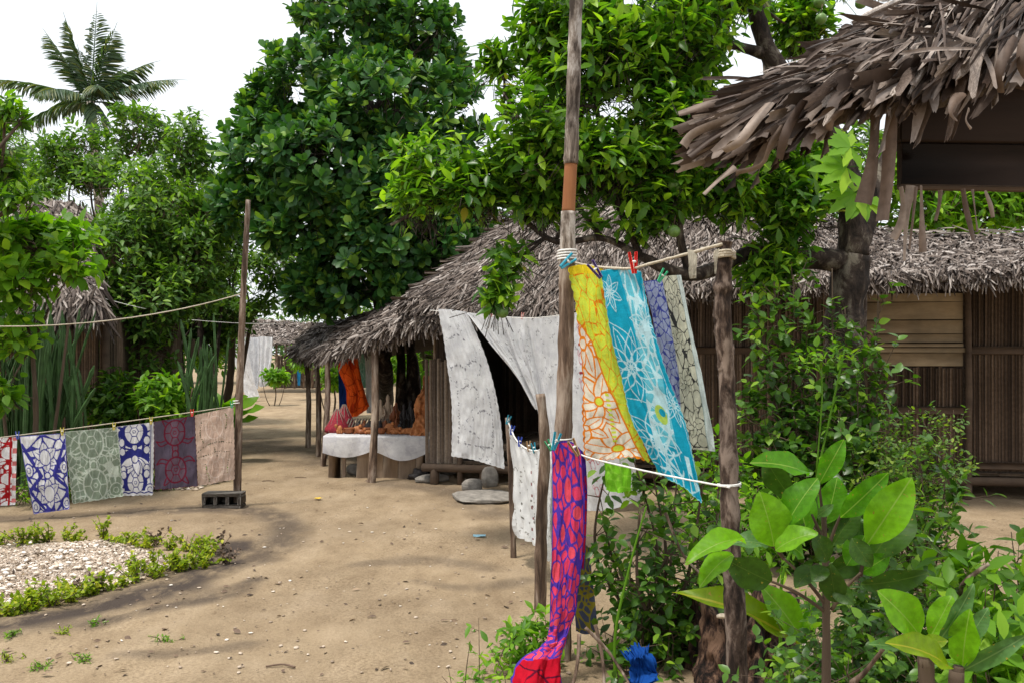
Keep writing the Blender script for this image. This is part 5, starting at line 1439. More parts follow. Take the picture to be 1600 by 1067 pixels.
lctree('broad green tree behind the left hut roof', (60, 620, 19), [clump(40, 330, 19, 70, 60), clump(120, 380, 19, 70, 60), clump(-40, 280, 19, 70, 60), clump(60, 450, 19, 80, 60), clump(150, 470, 18.5, 60, 60), clump(20, 250, 19.5, 50, 40), clump(-60, 400, 19, 80, 80)], 2600, .16, 27, (60, 480, 19), L=.26, fr=0, gap=-.4)
lctree('mid green tree between the two left citrus trees', (240, 620, 20), [clump(200, 420, 20, 70, 60), clump(280, 400, 20, 60, 60), clump(250, 500, 20, 80, 60), clump(330, 430, 20, 60, 60), clump(330, 530, 20, 50, 50), clump(170, 540, 20, 60, 50)], 2200, .17, 28, (240, 520, 20), L=.28, fr=0, gap=-.4, mat='bright_leaf')
# banana-like big leaves beside the pole
t = thing('broadleaf_plant', 'big-leaved green plant right behind the left pole', 'plant', at(345, 630, 13) * [1, 1, 0])
me = np_mesh('leaf', L_BIG[0], L_BIG[1], M['bright_leaf'])
for k in range(11):
    a = k * 2.4; b0 = at(345 + rng.normal(0, 6), 640 + rng.normal(0, 8), 13); b0[2] = .35 + .3 * rng.random()
    d_ = np.array([cos(a), sin(a) * .6 - .3, .55 + .4 * rng.random()])
    F = frames(d_[None], np.array([[0, -.4, 1.]]))[0]
    inst('leaf', me, t, F * (.55 + .25 * rng.random()), b0)
    obj('stem', tube(polyl([at(345, 640, 13) * [1, 1, 0], b0 * [.5, .5, .4] + at(345, 640, 13) * [.5, .5, 0], b0], 8), .012, 6), M['cactus'], t)
# euphorbia columns
def euphorbia(label, px0, px1, d, n, top0, top1, seed):
    b0 = at((px0 + px1) / 2, 640, d) * [1, 1, 0]
    t = thing('column_cactus', label, 'cactus', b0, None)
    r = np.random.default_rng(seed)
    for k in range(n):
        px = px0 + (px1 - px0) * r.random(); dd = d + r.normal(0, .3)
        q = at(px, 600, dd); zt = at(px, top0 + (top1 - top0) * r.random(), dd)[2]
        pts = polyl([[q[0], q[1], -.05], [q[0] + r.normal(0, .07), q[1], zt * .5], [q[0] + r.normal(0, .14), q[1], zt]], 22)
        rad = np.full(22, .013 + .012 * r.random()); rad[-2:] *= [.8, .3]; rad *= 1 + .12 * np.sin(np.arange(22) * 2.4)
        V, T = tube(pts, rad, 10, 0)
        ax = np.repeat(pts, 10, 0); m_ = np.tile(np.where(np.arange(10) % 2, .72, 1.12), 22)
        V[:220] = ax + (V[:220] - ax) * m_[:, None]
        obj('stem', (V, T), M['cactus'], t, smooth=False)
    return t
euphorbia('dense clump of tall green cactus columns at the left edge', 0, 66, 10.8, 60, 470, 580, 1)
euphorbia('clump of cactus columns beside the left hut wall', 62, 130, 11.2, 46, 480, 610, 2)
euphorbia('thin upright cactus stems left of the wooden pole', 296, 338, 12.4, 26, 490, 600, 3)

# coconut palms
def palm(label, base, crown, fronds, seed, leaf=.62, trunk_r=.16):
    t = thing('coconut_palm', label, 'palm tree', base)
    base, crown = np.asarray(base, float), np.asarray(crown, float)
    obj('trunk', tube(polyl([base - [0, 0, .2], base * .5 + crown * .5 + [.3, 0, 0], crown], 30), np.linspace(trunk_r * 1.3, trunk_r * .8, 30), 10, .06, seed), M['pole_grey'], t)
    r = np.random.default_rng(seed)
    for k, (dx, dy, dz, ln, dr) in enumerate(fronds):
        d0 = nrm(np.array([dx, dy, dz])); hor = nrm(np.array([dx, dy, 0]) + 1e-6)
        n = 46; s_ = np.linspace(0, 1, n)
        pts = crown + d0 * (s_ * ln)[:, None] + np.array([0, 0, -1.0]) * (dr * s_ ** 2.2)[:, None] + hor * (.25 * dr * s_ ** 2)[:, None]
        tan = nrm(np.gradient(pts, axis=0)); side = nrm(np.cross(tan, np.array([0, 0, 1.]) + .01)); up = np.cross(side, tan)
        gs = [tube(pts, np.linspace(.035, .006, n), 5)]
        w = np.sin(np.clip(s_ * 1.05 + .06, 0, 1) * pi) ** .55
        for sg in (-1, 1):
            sel = s_ > .10
            P = np.repeat(pts[sel], 2, 0) + r.normal(0, .01, (2 * sel.sum(), 3))
            ld = np.repeat(side[sel] * sg * .85 + tan[sel] * .75 - up[sel] * .10, 2, 0) + r.normal(0, .10, (2 * sel.sum(), 3)) + np.array([0, 0, -.38])
            ls = np.repeat(w[sel], 2) * leaf * (.85 + .3 * r.random(2 * sel.sum()))
            gs.append(scatter(L_SPEAR, P, frames(ld, np.repeat(up[sel], 2, 0)), np.stack([ls * .42, ls, ls * 1.6], 1)))
        obj('frond', join(gs), M['palm_leaf'], t)
    for k in range(6):
        a = k * 1.05
        obj('coconut', blob(crown + [.22 * cos(a), .22 * sin(a), -.25], (.11, .11, .14), k, .1, 2, 10, 8), M['fruit'], t)
PD = 30.0
palm('coconut palm rising above the left trees against the white sky', at(146, 640, PD) * [1, 1, 0], at(142, 160, PD),
     [(-.62, .1, 1, 3.3, .2), (-.26, -.2, 1.2, 3.1, .15), (.03, .1, 1.3, 3.5, .02), (.34, -.1, 1, 3.0, .25), (.8, .1, .85, 3.0, .7), (1, -.1, .45, 3.5, .8), (-1, -.1, .42, 3.9, .9), (-.8, .5, .35, 2.5, .9), (.5, -.8, .5, 2.2, 1.2),
      (.9, .3, .1, 2.8, 1.4), (-.9, -.2, -.05, 2.6, 1.5), (.4, -.6, -.2, 2.5, 1.5), (-.3, -.8, .3, 2.3, 1.3), (-.35, .3, 1.1, 2.6, .2), (.2, .6, .9, 2.8, .6)], 3)
palm('lower palm whose fronds fan in at the left edge', at(-80, 640, 24) * [1, 1, 0], at(-70, 270, 24), [(1, 0, .55, 2.6, .5), (1, -.2, .2, 2.6, .9), (1, .3, .8, 2.4, .6), (.8, -.4, .05, 2.3, 1.0), (-.6, 0, .9, 2.5, .5), (.5, .2, 1, 2.4, .4), (-1, 0, .4, 2.6, .8)], 4)
palm('yellowing palm glimpsed behind the branches above the thatched awning', at(1190, 640, 22) * [1, 1, 0], at(1190, -60, 22), [(-.6, -.3, -.2, 2.8, 1.6), (.2, -.5, -.1, 2.8, 2.0), (.7, -.2, 0, 2.8, 1.6), (-.9, .1, .3, 2.8, 1.2), (.9, 0, .5, 2.6, 1.0), (-.2, -.6, -.3, 2.6, 1.7)], 5)

# trees behind the hut on the right
lctree('green tree behind the right end of the hut roof', (1500, 600, 15), [clump(1440, 320, 15, 80, 50), clump(1540, 330, 15, 80, 45), clump(1620, 300, 15, 90, 70), clump(1500, 260, 15.5, 120, 60), clump(1400, 270, 15, 60, 60)], 1300, .22, 51, (1500, 380, 15), L=.26, fr=0, mat='bright_leaf')
lctree('tree behind the hut ridge in the centre', (1130, 600, 16), [clump(1080, 230, 16.5, 110, 70), clump(1200, 250, 16, 110, 80), clump(960, 260, 17, 110, 60), clump(1300, 260, 16, 110, 80), clump(850, 300, 17, 80, 40), clump(1300, 150, 16, 60, 60)], 1700, .22, 52, (1130, 340, 16), L=.28, fr=0, gap=-.3)
lctree('leafy tree filling the gap behind the stall', (690, 610, 18), [clump(680, 560, 18, 70, 60), clump(620, 540, 19, 70, 50), clump(720, 480, 18, 80, 50), clump(560, 560, 22, 60, 40)], 900, .2, 53, (690, 560, 18), L=.28, fr=0, mat='bright_leaf')
lctree('small bright bush at the far end of the lane', (428, 612, 27), [clump(428, 588, 27, 18, 12), clump(440, 592, 27, 12, 10)], 70, .2, 54, (428, 598, 27), L=.2, fr=0, mat='bright_leaf', r=.02, name='garden_shrub', gap=-.8)
lctree('green bush beyond the stall posts', (520, 612, 22), [clump(520, 585, 22, 22, 22), clump(470, 560, 30, 20, 20)], 130, .2, 55, (520, 598, 22), L=.2, fr=0, mat='bright_leaf', r=.03, name='garden_shrub', gap=-.8)

# far wood closing the view
cl = []
for k in range(40):
    px = -500 + k * 66
    if 380 < px < 470: zc = 520
    d = 42 + 8 * rng.random()
    top = np.interp(px, [-500, 0, 200, 360, 520, 700, 1000, 1300, 2100], [300, 350, 400, 490, 470, 420, 330, 330, 300]) + rng.normal(0, 14)
    cl.append(clump(px, (top + 590) / 2, d, 70, (590 - top) / 2, 2.0))
P, D = crown_twigs(cl, 8500, .6, -.5, .6, 9)
LP, LD, LU, LS = leaves_on(P, D, 5, .5, .42)
tag(obj('distant_wood', scatter(L_CITRUS, LP, frames(LD, LU), LS), M['backdrop_leaf']), 'distant belt of green trees closing off the village', 'wood', kind='stuff')

# ================================================================== THATCHED AWNING, UPPER RIGHT
aw = thing('thatched_awning', 'near roof corner of curled dry palm strips at the upper right', 'awning', (2.4, 3.0, 0))
AU = [at(1160, 180, 2.95), at(1210, 155, 3.05), at(1275, 112, 3.2), at(1350, 45, 3.35), at(1430, -25, 3.45), at(1600, -180, 3.6), at(1780, -280, 3.7)]
AL = [at(1160, 205, 2.80), at(1215, 196, 2.74), at(1295, 168, 2.69), at(1400, 138, 2.66), at(1500, 122, 2.64), at(1620, 92, 2.63), at(1780, 70, 2.62)]
AB = [u + np.array([.1, .45 + .12 * k, -.03]) for k, u in enumerate(AU)]
back = np.array([0, .09, .0])
rf = obj('roof', join([slope([u + back for u in AU], [l + back for l in AL], .05), slope([u + back for u in AU], AB, .05)]), M['thatch_base'], aw)  # underlay slab added behind the strips to block light
CURL = []
cr_ = np.random.default_rng(3)
for k in range(10):                                # ten shapes of dry strip: creased, bent, curled or split at the end
    n = 12; V = []
    crease = (.25, .6, -.5, .9, .1, .4, 1.2, -.8, .3, .7)[k]; dr = (.05, .2, .34, .12, .28, .0, .45, .16, .6, .08)[k]; roll = (.2, .6, 1.4, -.7, .3, -1.1, .5, .9, -.4, 1.9)[k]
    kink = .3 + .5 * cr_.random(); ka = cr_.normal(0, .10)
    for i in range(n):
        t_ = i / (n - 1); w = .10 * min(1, .6 + t_ * 4) * (1 if t_ < .8 else 1 - (t_ - .8) * (1.2 if k % 2 else 3.0))
        y = t_ * (1 - .25 * dr * t_); z = -dr * t_ ** 2.4 + .02 * sin(t_ * 9 + k) + max(0, t_ - kink) * ka
        xo = .05 * sin(t_ * 2.3 + k * 1.3) * t_
        tw = roll * t_
        for j in range(5):
            s_ = (j - 2) / 2.0
            x0 = w * s_ * (1 - .25 * abs(crease) * abs(s_)); z0 = -w * crease * abs(s_) ** 1.3 * .4
            V.append((xo + x0 * cos(tw) - z0 * sin(tw), y + .03 * cr_.normal() * (t_ > .95), z + x0 * sin(tw) + z0 * cos(tw)))
    CURL.append((np.array(V), gridT(n, 5)))
CM = [np_mesh('palm_strip', *c, M['strip'], smooth=bool(k % 3)) for k, c in enumerate(CURL)]
uu, ll = polyl(AU, 200), polyl(AL, 200)
def awstrip(f, t, seed_r):
    i = int(np.clip(f * 199, 0, 198))
    top, low = uu[i], ll[i]
    down = nrm(low - top); side = nrm(ll[i + 1] - ll[i])
    N = nrm(np.cross(side, down)); N = N if N[1] < 0 else -N
    a = np.interp(f, [0, .3, .6, 1], [1.25, .8, .45, .3]) + seed_r.normal(0, .17)
    D = down * (.75 + .3 * t) - side * a + N * seed_r.normal(.12, .10)
    if seed_r.random() < .05: D = -side * (1.2) + N * .4 + down * seed_r.normal(.2, .5)
    ln = (.24 + .28 * seed_r.random() ** 1.3) * np.interp(f, [0, 1], [1.0, 1.15])
    p = top + (low - top) * t + N * (.01 + .075 * seed_r.random()) - nrm(D) * ln * .5
    return p, D, N, ln
r = np.random.default_rng(5)
lst = []
for k in range(1250):
    f = .03 + r.random() ** .9 * .83; t_ = .12 + r.random() * .88
    lst.append(awstrip(f, t_, r))
strips_s, mass = [], []
for k, (p, D, N, ln) in enumerate(lst):
    F = frames(D[None], (N + r.normal(0, .3, 3))[None])[0]
    sc = np.array([.08 + .12 * r.random(), ln, ln * .55])
    px = 800 + p[0] / p[1] * FOC; py = HOR - (p[2] - EYE) / p[1] * FOC
    if k < 640 and -40 < py and px < 1640 and len(strips_s) < 262:
        strips_s.append(inst('palm_strip', CM[k % 10], aw, F * sc[None, :], p - N * .0))
    else:
        mass.append(scatter(CURL[k % 10], (p - N * .03)[None], F[None], sc[None]))
for k in range(420):                               # loose fibres and split ends
    p, D, N, ln = awstrip(.08 + .78 * r.random(), .45 + r.random() * .57, r)
    D = D + r.normal(0, .12, 3)
    mass.append(scatter(CURL[k % 10], (p + N * .03)[None], frames(D[None], N[None]), np.array([[.03 + .03 * r.random(), ln * .9, .10]])))
obj('strip_mass', join(mass), M['strip_mass'], aw, kind='stuff')
# strips hanging free: pixel path and width
def hangstrip(pts, d, w0, w1, k):
    P = polyl([at(x, y, d + dz) for x, y, dz in pts], 14)
    tan = nrm(np.gradient(P, axis=0)); s_ = nrm(np.cross(tan, np.array([.15, 1, .1])))
    nrmv = np.cross(s_, tan); G = []
    for i in range(14):
        t_ = i / 13; w = (w0 + (w1 - w0) * t_) / FOC * d / 2
        tw = .9 * sin(k * 1.7 + t_ * 2.2)
        for j in range(5):
            q = (j - 2) / 2.
            G.append(P[i] + (s_[i] * cos(tw) + nrmv[i] * sin(tw)) * q * w + nrmv[i] * (q * q) * w * .5)
    obj('hanging_strip', (np.array(G), gridT(14, 5)), M['strip_hang'], aw)
for k, (pts, d, a, b_) in enumerate((
    ([(1235, 175, 0), (1222, 200, -.02), (1205, 225, -.03), (1190, 258, 0), (1150, 270, 0)], 2.66, 16, 10), ([(1262, 150, 0), (1240, 185, -.03), (1226, 215, -.04), (1218, 250, 0)], 2.62, 20, 12),
    ([(1150, 262, 0), (1125, 280, 0), (1100, 304, 0)], 2.68, 12, 7), ([(1205, 160, 0), (1180, 190, -.03), (1155, 222, -.03), (1130, 236, 0)], 2.65, 18, 12),
    ([(1170, 180, 0), (1130, 190, 0), (1085, 208, 0), (1068, 228, 0)], 2.72, 22, 16), ([(1160, 160, 0), (1110, 165, 0), (1060, 178, .02)], 2.85, 20, 14), ([(1150, 195, 0), (1110, 218, 0), (1078, 246, 0)], 2.72, 16, 10),
    ([(1180, 165, 0), (1130, 180, 0), (1090, 200, 0)], 2.8, 24, 18), ([(1370, 172, 0), (1368, 220, 0), (1362, 270, 0), (1350, 318, 0)], 2.72, 34, 26), ([(1395, 170, 0), (1392, 220, 0), (1388, 280, 0), (1380, 345, 0)], 2.70, 18, 24),
    ([(1408, 292, 0), (1412, 320, 0), (1408, 350, 0), (1396, 374, 0)], 2.75, 8, 14), ([(1425, 290, 0), (1418, 330, 0), (1415, 380, 0), (1414, 408, 0)], 2.78, 16, 10), ([(1440, 290, 0), (1441, 330, 0), (1442, 370, 0), (1443, 394, 0)], 2.76, 9, 12),
    ([(1432, 292, 0), (1427, 340, 0), (1421, 390, 0)], 2.75, 5, 4), ([(1505, 295, 0), (1510, 325, 0), (1516, 350, 0), (1522, 376, 0)], 2.78, 8, 9), ([(1520, 296, 0), (1524, 330, 0), (1528, 362, 0)], 2.80, 6, 5), ([(1540, 298, 0), (1548, 320, 0), (1552, 340, 0)], 2.80, 8, 6), ([(1470, 297, 0), (1468, 320, 0), (1462, 345, 0)], 2.82, 8, 5),
    ([(1505, 145, 0), (1492, 160, -.04), (1488, 178, -.05), (1496, 188, -.03)], 2.56, 18, 8), ([(1515, 170, 0), (1510, 188, -.02), (1518, 202, 0)], 2.58, 8, 5), ([(1590, 60, 0), (1570, 90, -.03), (1562, 120, -.03), (1566, 146, 0)], 2.55, 20, 10), ([(1616, 40, 0), (1600, 70, -.03), (1598, 100, -.03), (1605, 120, 0)], 2.55, 18, 12),
    ([(1400, 150, 0), (1418, 165, 0), (1432, 180, 0)], 2.6, 16, 8), ([(1320, 170, 0), (1300, 188, -.02), (1296, 205, 0)], 2.62, 16, 10))):
    hangstrip(pts, d, a, b_, k)
# dark board under the eave, carrying frame
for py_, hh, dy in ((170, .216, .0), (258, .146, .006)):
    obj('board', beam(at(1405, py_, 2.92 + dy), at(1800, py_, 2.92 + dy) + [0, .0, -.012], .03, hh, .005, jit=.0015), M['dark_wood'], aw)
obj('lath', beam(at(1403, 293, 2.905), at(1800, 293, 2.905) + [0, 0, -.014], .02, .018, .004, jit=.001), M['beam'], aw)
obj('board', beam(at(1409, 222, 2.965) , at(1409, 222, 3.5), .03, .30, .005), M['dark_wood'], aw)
obj('roof_pole', tube(polyl([at(1120, 196, 3.0), at(1400, 160, 2.95), at(1800, 120, 2.9)], 20), .022, 8, .1, 3), M['beam'], aw)
obj('roof_pole', tube(polyl([at(1420, 190, 3.0), at(1560, 40, 3.5), at(1700, -120, 3.8)], 20), .02, 8, .1, 4), M['beam'], aw)
for px, d in ((1790, 2.95), (1900, 3.9)):
    a = at(px, 300, d); obj('post', tube([a * [1, 1, 0] - [0, 0, .1], a * [1, 1, .5], a * [1, 1, 0] + [0, 0, 2.75]], .05, 10, .12, px), M['pole'], aw)

# papaya leaf beside it
pp = thing('papaya_plant', 'young papaya with big lobed bright leaves behind the awning edge', 'plant', at(1345, 640, 8.2) * [1, 1, 0])
obj('stem', tube(polyl([at(1345, 640, 8.2) * [1, 1, 0] - [0, 0, .05], at(1350, 420, 8.2), at(1362, 330, 7.9), at(1365, 280, 7.4)], 20), np.linspace(.04, .022, 20), 9, .05, 3), M['bark'], pp)
LOBE = leaf_tpl([(.2, .07), (.38, .12), (.5, .2), (.62, .13), (.8, .1)], .12, .12)
for k, (bx, by, ax, ay, ln, rot) in enumerate(((1350, 262, 1290, 262, .20, 0), (1345, 235, 1310, 225, .17, .4), (1352, 290, 1318, 315, .18, -.3), (1356, 300, 1345, 318, .15, -.6))):
    c = at(bx, by, 6.6); c2 = c * .55 + at(ax, ay, 6.55) * .45; ln *= 1.5
    main = nrm(at(ax, ay, 6.55) - at(bx, by, 6.6))
    up = nrm(np.array([.1, -.9, .55]))
    sd = np.cross(main, up); gs = []
    for a in (-1.9, -1.15, -.55, 0, .55, 1.15, 1.9):
        d_ = main * cos(a) + sd * sin(a)
        gs.append(scatter(LOBE, c2[None], frames(d_[None], up[None]), np.array([ln * (1 - .18 * abs(a) / 1.5)])))
    lf = obj('leaf', join(gs), M['bright_leaf'], pp)
    obj('petiole', tube(polyl([at(1365, 285, 7.35), c, c2], 8), .005, 5), M['cactus'], lf)

# ================================================================== STUMP AND NEAR PLANTS
sb = at(1155, HOR + EYE * FOC / 4.5, 4.5); sb[2] = 0
n, sg = 46, 110
t_, j_ = np.meshgrid(np.linspace(0, 1, n), np.arange(sg), indexing='ij')
a_ = j_ / sg * 2 * pi
cyl = np.stack([np.cos(a_), np.sin(a_), t_], -1)
rad = .25 * (1.25 - .35 * t_ ** .6) * (1 + .14 * np.sin(a_ * 3 + 1) + .07 * np.sin(a_ * 7 + t_ * 2) + .10 * noise3(cyl * [4, 4, 5], 3) + .11 * np.abs(noise3(cyl * [9, 9, 4], 4)) + .06 * noise3(cyl * [22, 22, 9], 5))
top = .345 + .05 * np.sin(a_ * 2 + .8) + .09 * noise3(cyl * [5, 5, 0] + .5, 6)
V = np.stack([sb[0] + rad * np.cos(a_), sb[1] + rad * np.sin(a_), -.05 + (top + .05) * t_], -1).reshape(-1, 3)
V = np.array(V)
inner = V[-sg:] * [1, 1, 1]; c = inner.mean(0)
i1 = c + (inner - c) * [.72, .72, 1] + [0, 0, -.02]; i2 = c + (inner - c) * [.55, .55, 1] + [0, 0, -.14]; i3 = c + (inner - c) * [.1, .1, .3] + [0, 0, -.2]
V = np.concatenate([V, i1, i2, i3])
rows_ = n + 3
i = np.arange(rows_ - 1)[:, None] * sg; j = np.arange(sg)[None]; j2 = (j + 1) % sg
tag(obj('tree_stump', (V, quads(np.stack([i + j, i + j2, i + sg + j2, i + sg + j], -1).reshape(-1, 4))), M['stump']), 'rotten hollow brown tree stump behind the knotty post', 'stump')
# ---- big-leaved sapling
def z2(x, y): return 1040 + x / 2.757, 680 + y / 2.757
def leafmat_big(name, c, vein=(.22, .36, .06), trans=.45):
    m, nt, b, out = newmat(name)
    f = tex(nt, 7, 4); c1 = ramp(nt, f, [(.3, tuple(x * .75 for x in c)), (.7, tuple(x * 1.2 for x in c))])
    tc = nt.nodes.new('ShaderNodeTexCoord'); sp = nt.nodes.new('ShaderNodeSeparateXYZ'); nt.links.new(tc.outputs['Object'], sp.inputs[0])
    def mth(op, a, b_=None):
        q = nt.nodes.new('ShaderNodeMath'); q.operation = op
        for k, v in enumerate((a, b_)):
            if v is None: continue
            if isinstance(v, (int, float)): q.inputs[k].default_value = v
            else: nt.links.new(v, q.inputs[k])
        return q.outputs[0]
    ax = mth('ABSOLUTE', sp.outputs[0])
    mid = mth('LESS_THAN', ax, .008)
    sv = mth('ABSOLUTE', mth('SUBTRACT', mth('FRACT', mth('SUBTRACT', mth('MULTIPLY', sp.outputs[1], 11), mth('MULTIPLY', ax, 7))), .5))
    side = mth('LESS_THAN', sv, .03)
    vv = mth('MAXIMUM', mid, mth('MULTIPLY', side, .12))
    c1 = mixc(nt, vv, c1, vein)
    spots = tex(nt, 13, 3); c1 = mixc(nt, ramp(nt, spots, [(.66, (0, 0, 0)), (.69, (1, 1, 1))]), c1, (.24, .19, .03))
    edge = tex(nt, 4.3, 5, .7); c1 = mixc(nt, ramp(nt, edge, [(.60, (0, 0, 0)), (.75, (.8, .8, .8))]), c1, tuple(x * .55 for x in c))
    nt.links.new(c1, b.inputs['Base Color']); b.inputs['Roughness'].default_value = .4; b.inputs['Specular IOR Level'].default_value = .25
    bump(nt, b, sv, .05, .02)
    t = nt.nodes.new('ShaderNodeBsdfTranslucent'); nt.links.new(mixc(nt, 1.0, c1, (1.5, 1.7, .5), 'MULTIPLY'), t.inputs[0])
    mx = nt.nodes.new('ShaderNodeMixShader'); mx.inputs[0].default_value = trans
    nt.links.new(b.outputs[0], mx.inputs[1]); nt.links.new(t.outputs[0], mx.inputs[2]); nt.links.new(mx.outputs[0], out.inputs[0])
    return m
BL = [leafmat_big('sapling_leaf', (.075, .23, .006)), leafmat_big('sapling_leaf_shaded', (.035, .085, .008), (.06, .11, .015), .3), leafmat_big('sapling_leaf_light', (.14, .33, .008)), leafmat_big('sapling_leaf_yellowing', (.17, .27, .008), (.33, .33, .03)), leafmat_big('sapling_leaf_greyish', (.07, .16, .04), (.14, .24, .08), .25)]  # the dark copy puts the shade on lower leaves and undersides into their colour
def bigleaf(parent, base, tip, d0, d1, w, mat, roll=0.0, bend=0.0, seed=0):
    a, b_ = at(*z2(*base), d0), at(*z2(*tip), d1)
    L_ = np.linalg.norm(b_ - a); y = (b_ - a) / L_
    view = nrm(np.array([0, 0, EYE]) - (a + b_) / 2)
    up = nrm(view * cos(roll) + np.cross(y, view) * sin(roll) + np.array([0, 0, .35]))
    F = frames(y[None], up[None])[0]
    ww = 1.15 * (w / 2.757) / FOC * (d0 + d1) / 2
    rr = np.random.default_rng(seed)
    rows = [(t_, .5 * math.sin(min(1, t_ ** 1.05) * pi) ** .72) for t_ in (.03, .08, .15, .24, .34, .45, .56, .67, .77, .86, .93, .975)]
    V0, T0 = leaf_tpl(rows, 0, 0)
    # nine-point cross sections would be lost at this size; cup and wave the blade instead
    mx_ = .5
    V0[:, 2] = .10 * np.abs(V0[:, 0]) * 2 * (1 + .4 * np.sin(V0[:, 1] * 9 + seed)) - (.16 + bend) * (V0[:, 1] - .3) ** 2 + .03 * np.sin(V0[:, 1] * 14 + seed + np.sign(V0[:, 0]) * 1.5) * (np.abs(V0[:, 0]) > .05)
    me = np_mesh('leaf', V0 * [ww / L_, 1, 1], T0, BL[mat])
    o = inst('leaf', me, parent, F * L_, a)
    return o, a
s0 = at(1291, HOR + EYE * FOC / 2.3, 2.3) * [1, 1, 0]
sap = thing('sapling', 'young tree with large glossy green leaves, biggest foreground plant', 'plant', s0)
stem = polyl([s0 - [0, 0, .05], at(1291, 1067, 2.3), at(1291, 960, 2.3), at(1290, 900, 2.3), at(1288, 830, 2.3), at(1287, 790, 2.3)], 40)
obj('stem', tube(stem, np.linspace(.013, .0055, 40), 9, .12, 3, freq=25), M['twig'], sap)
for a, b_ in (((690, 760), (450, 625)), ((700, 740), (510, 530)), ((715, 750), (840, 590)), ((690, 500), (630, 340)), ((690, 520), (760, 330)), ((840, 600), (870, 470)), ((690, 480), (660, 200)), ((510, 530), (440, 470))):
    A, B = at(*z2(*a), 2.3), at(*z2(*b_), 2.27)
    obj('branch', tube(polyl([A, A * .5 + B * .5 + [0, 0, .008], B], 10), np.linspace(.0055, .003, 10), 7, .1, a[0]), M['twig'], sap)
for k, (ba, ti, d0, d1, w, mt, ro, be) in enumerate((
    ((622, 165), (404, 85), 2.3, 2.2, 105, 0, .5, .2), ((540, 270), (425, 105), 2.32, 2.3, 100, 1, -.5, .1), ((660, 210), (768, 18), 2.28, 2.25, 82, 0, .2, .0), ((515, 390), (642, 178), 2.22, 2.2, 122, 0, -.3, .1),
    ((470, 480), (420, 255), 2.24, 2.2, 165, 2, .2, .15), ((355, 445), (118, 465), 2.2, 2.1, 100, 2, .7, .5), ((292, 505), (148, 612), 2.2, 2.12, 95, 2, .5, .3), ((458, 632), (272, 545), 2.24, 2.2, 130, 1, -.6, .1),
    ((468, 492), (628, 400), 2.16, 2.1, 100, 2, -.4, .3), ((752, 355), (958, 168), 2.26, 2.2, 100, 0, .4, .1), ((868, 470), (1056, 188), 2.22, 2.15, 150, 2, .2, .05), ((885, 530), (1050, 300), 2.3, 2.28, 190, 1, -.3, .1),
    ((838, 645), (1130, 612), 2.26, 2.18, 95, 1, .7, .3), ((800, 440), (885, 565), 2.24, 2.2, 80, 1, .3, .2), ((735, 720), (708, 565), 2.25, 2.22, 100, 1, -.2, .1), ((830, 460), (838, 352), 2.33, 2.34, 70, 4, 0, .1), ((655, 345), (716, 303), 2.2, 2.17, 40, 4, .4, .3),
    ((560, 470), (500, 330), 2.34, 2.36, 120, 1, .2, .1), ((720, 400), (640, 215), 2.38, 2.4, 120, 1, .4, .1), ((740, 390), (800, 240), 2.36, 2.38, 110, 1, -.3, .1), ((700, 545), (650, 430), 2.22, 2.2, 90, 1, .3, .2), ((690, 560), (640, 620), 2.24, 2.2, 70, 1, .1, .2), ((700, 600), (860, 520), 2.34, 2.32, 90, 1, .5, .2), ((450, 470), (290, 440), 2.3, 2.28, 80, 4, .5, .3), ((610, 430), (560, 200), 2.34, 2.36, 120, 0, -.2, .1), ((690, 380), (745, 180), 2.34, 2.34, 110, 0, .3, .1), ((720, 470), (830, 300), 2.34, 2.32, 110, 1, -.2, .1), ((600, 520), (500, 440), 2.3, 2.26, 90, 0, .4, .2), ((650, 560), (560, 640), 2.28, 2.24, 80, 1, .3, .2), ((780, 560), (860, 430), 2.3, 2.3, 100, 0, .2, .1), ((840, 590), (960, 520), 2.3, 2.26, 80, 0, .4, .2), ((720, 640), (800, 720), 2.26, 2.2, 70, 1, .2, .3))):
    bigleaf(sap, ba, ti, d0, d1, w, mt, ro, be, k)
# second stem with long leaves, leaning left from the same spot
t2 = thing('seedling', 'pale lichen-barked seedling with long leaves leaning beside the sapling', 'plant', at(1318, 1090, 4.12) * [1, 1, 0])
obj('stem', tube(polyl([at(1318, 1090, 4.12) * [1, 1, 0], at(1296, 1060, 4.11), at(1276, 1032, 4.1), at(1256, 1005, 4.1)], 20), np.linspace(.026, .014, 20), 9, .15, 5), M['pole_grey'], t2)
for k, (ba, ti, d0, d1, w, mt, ro, be) in enumerate((((592, 897), (98, 622), 4.1, 4.03, 100, 3, .4, .3), ((585, 868), (428, 645), 4.1, 4.06, 118, 2, .2, .1), ((600, 885), (655, 735), 4.1, 4.08, 45, 2, 0, .1), ((596, 895), (470, 770), 4.12, 4.12, 50, 4, .1, .1), ((598, 890), (640, 690), 4.14, 4.14, 60, 0, .5, .1))):
    bigleaf(t2, ba, ti, d0, d1, w, mt, ro, be, k + 40)
t3 = thing('seedling', 'broad-leaved seedling with a yellowing leaf at the lower right', 'plant', at(1450, 1600, 2.05) * [1, 1, 0])
for pts in ([(1452, 1600), (1448, 1080), (1446, 1040), (1444, 1015)], [(1490, 1600), (1494, 1100), (1496, 1060), (1498, 1040)]):
    obj('stem', tube(polyl([at(pts[0][0], pts[0][1], 2.05) * [1, 1, 0]] + [at(*q, 2.05) for q in pts[1:]], 16), np.linspace(.02, .012, 16), 9, .2, 6), M['twig'], t3)
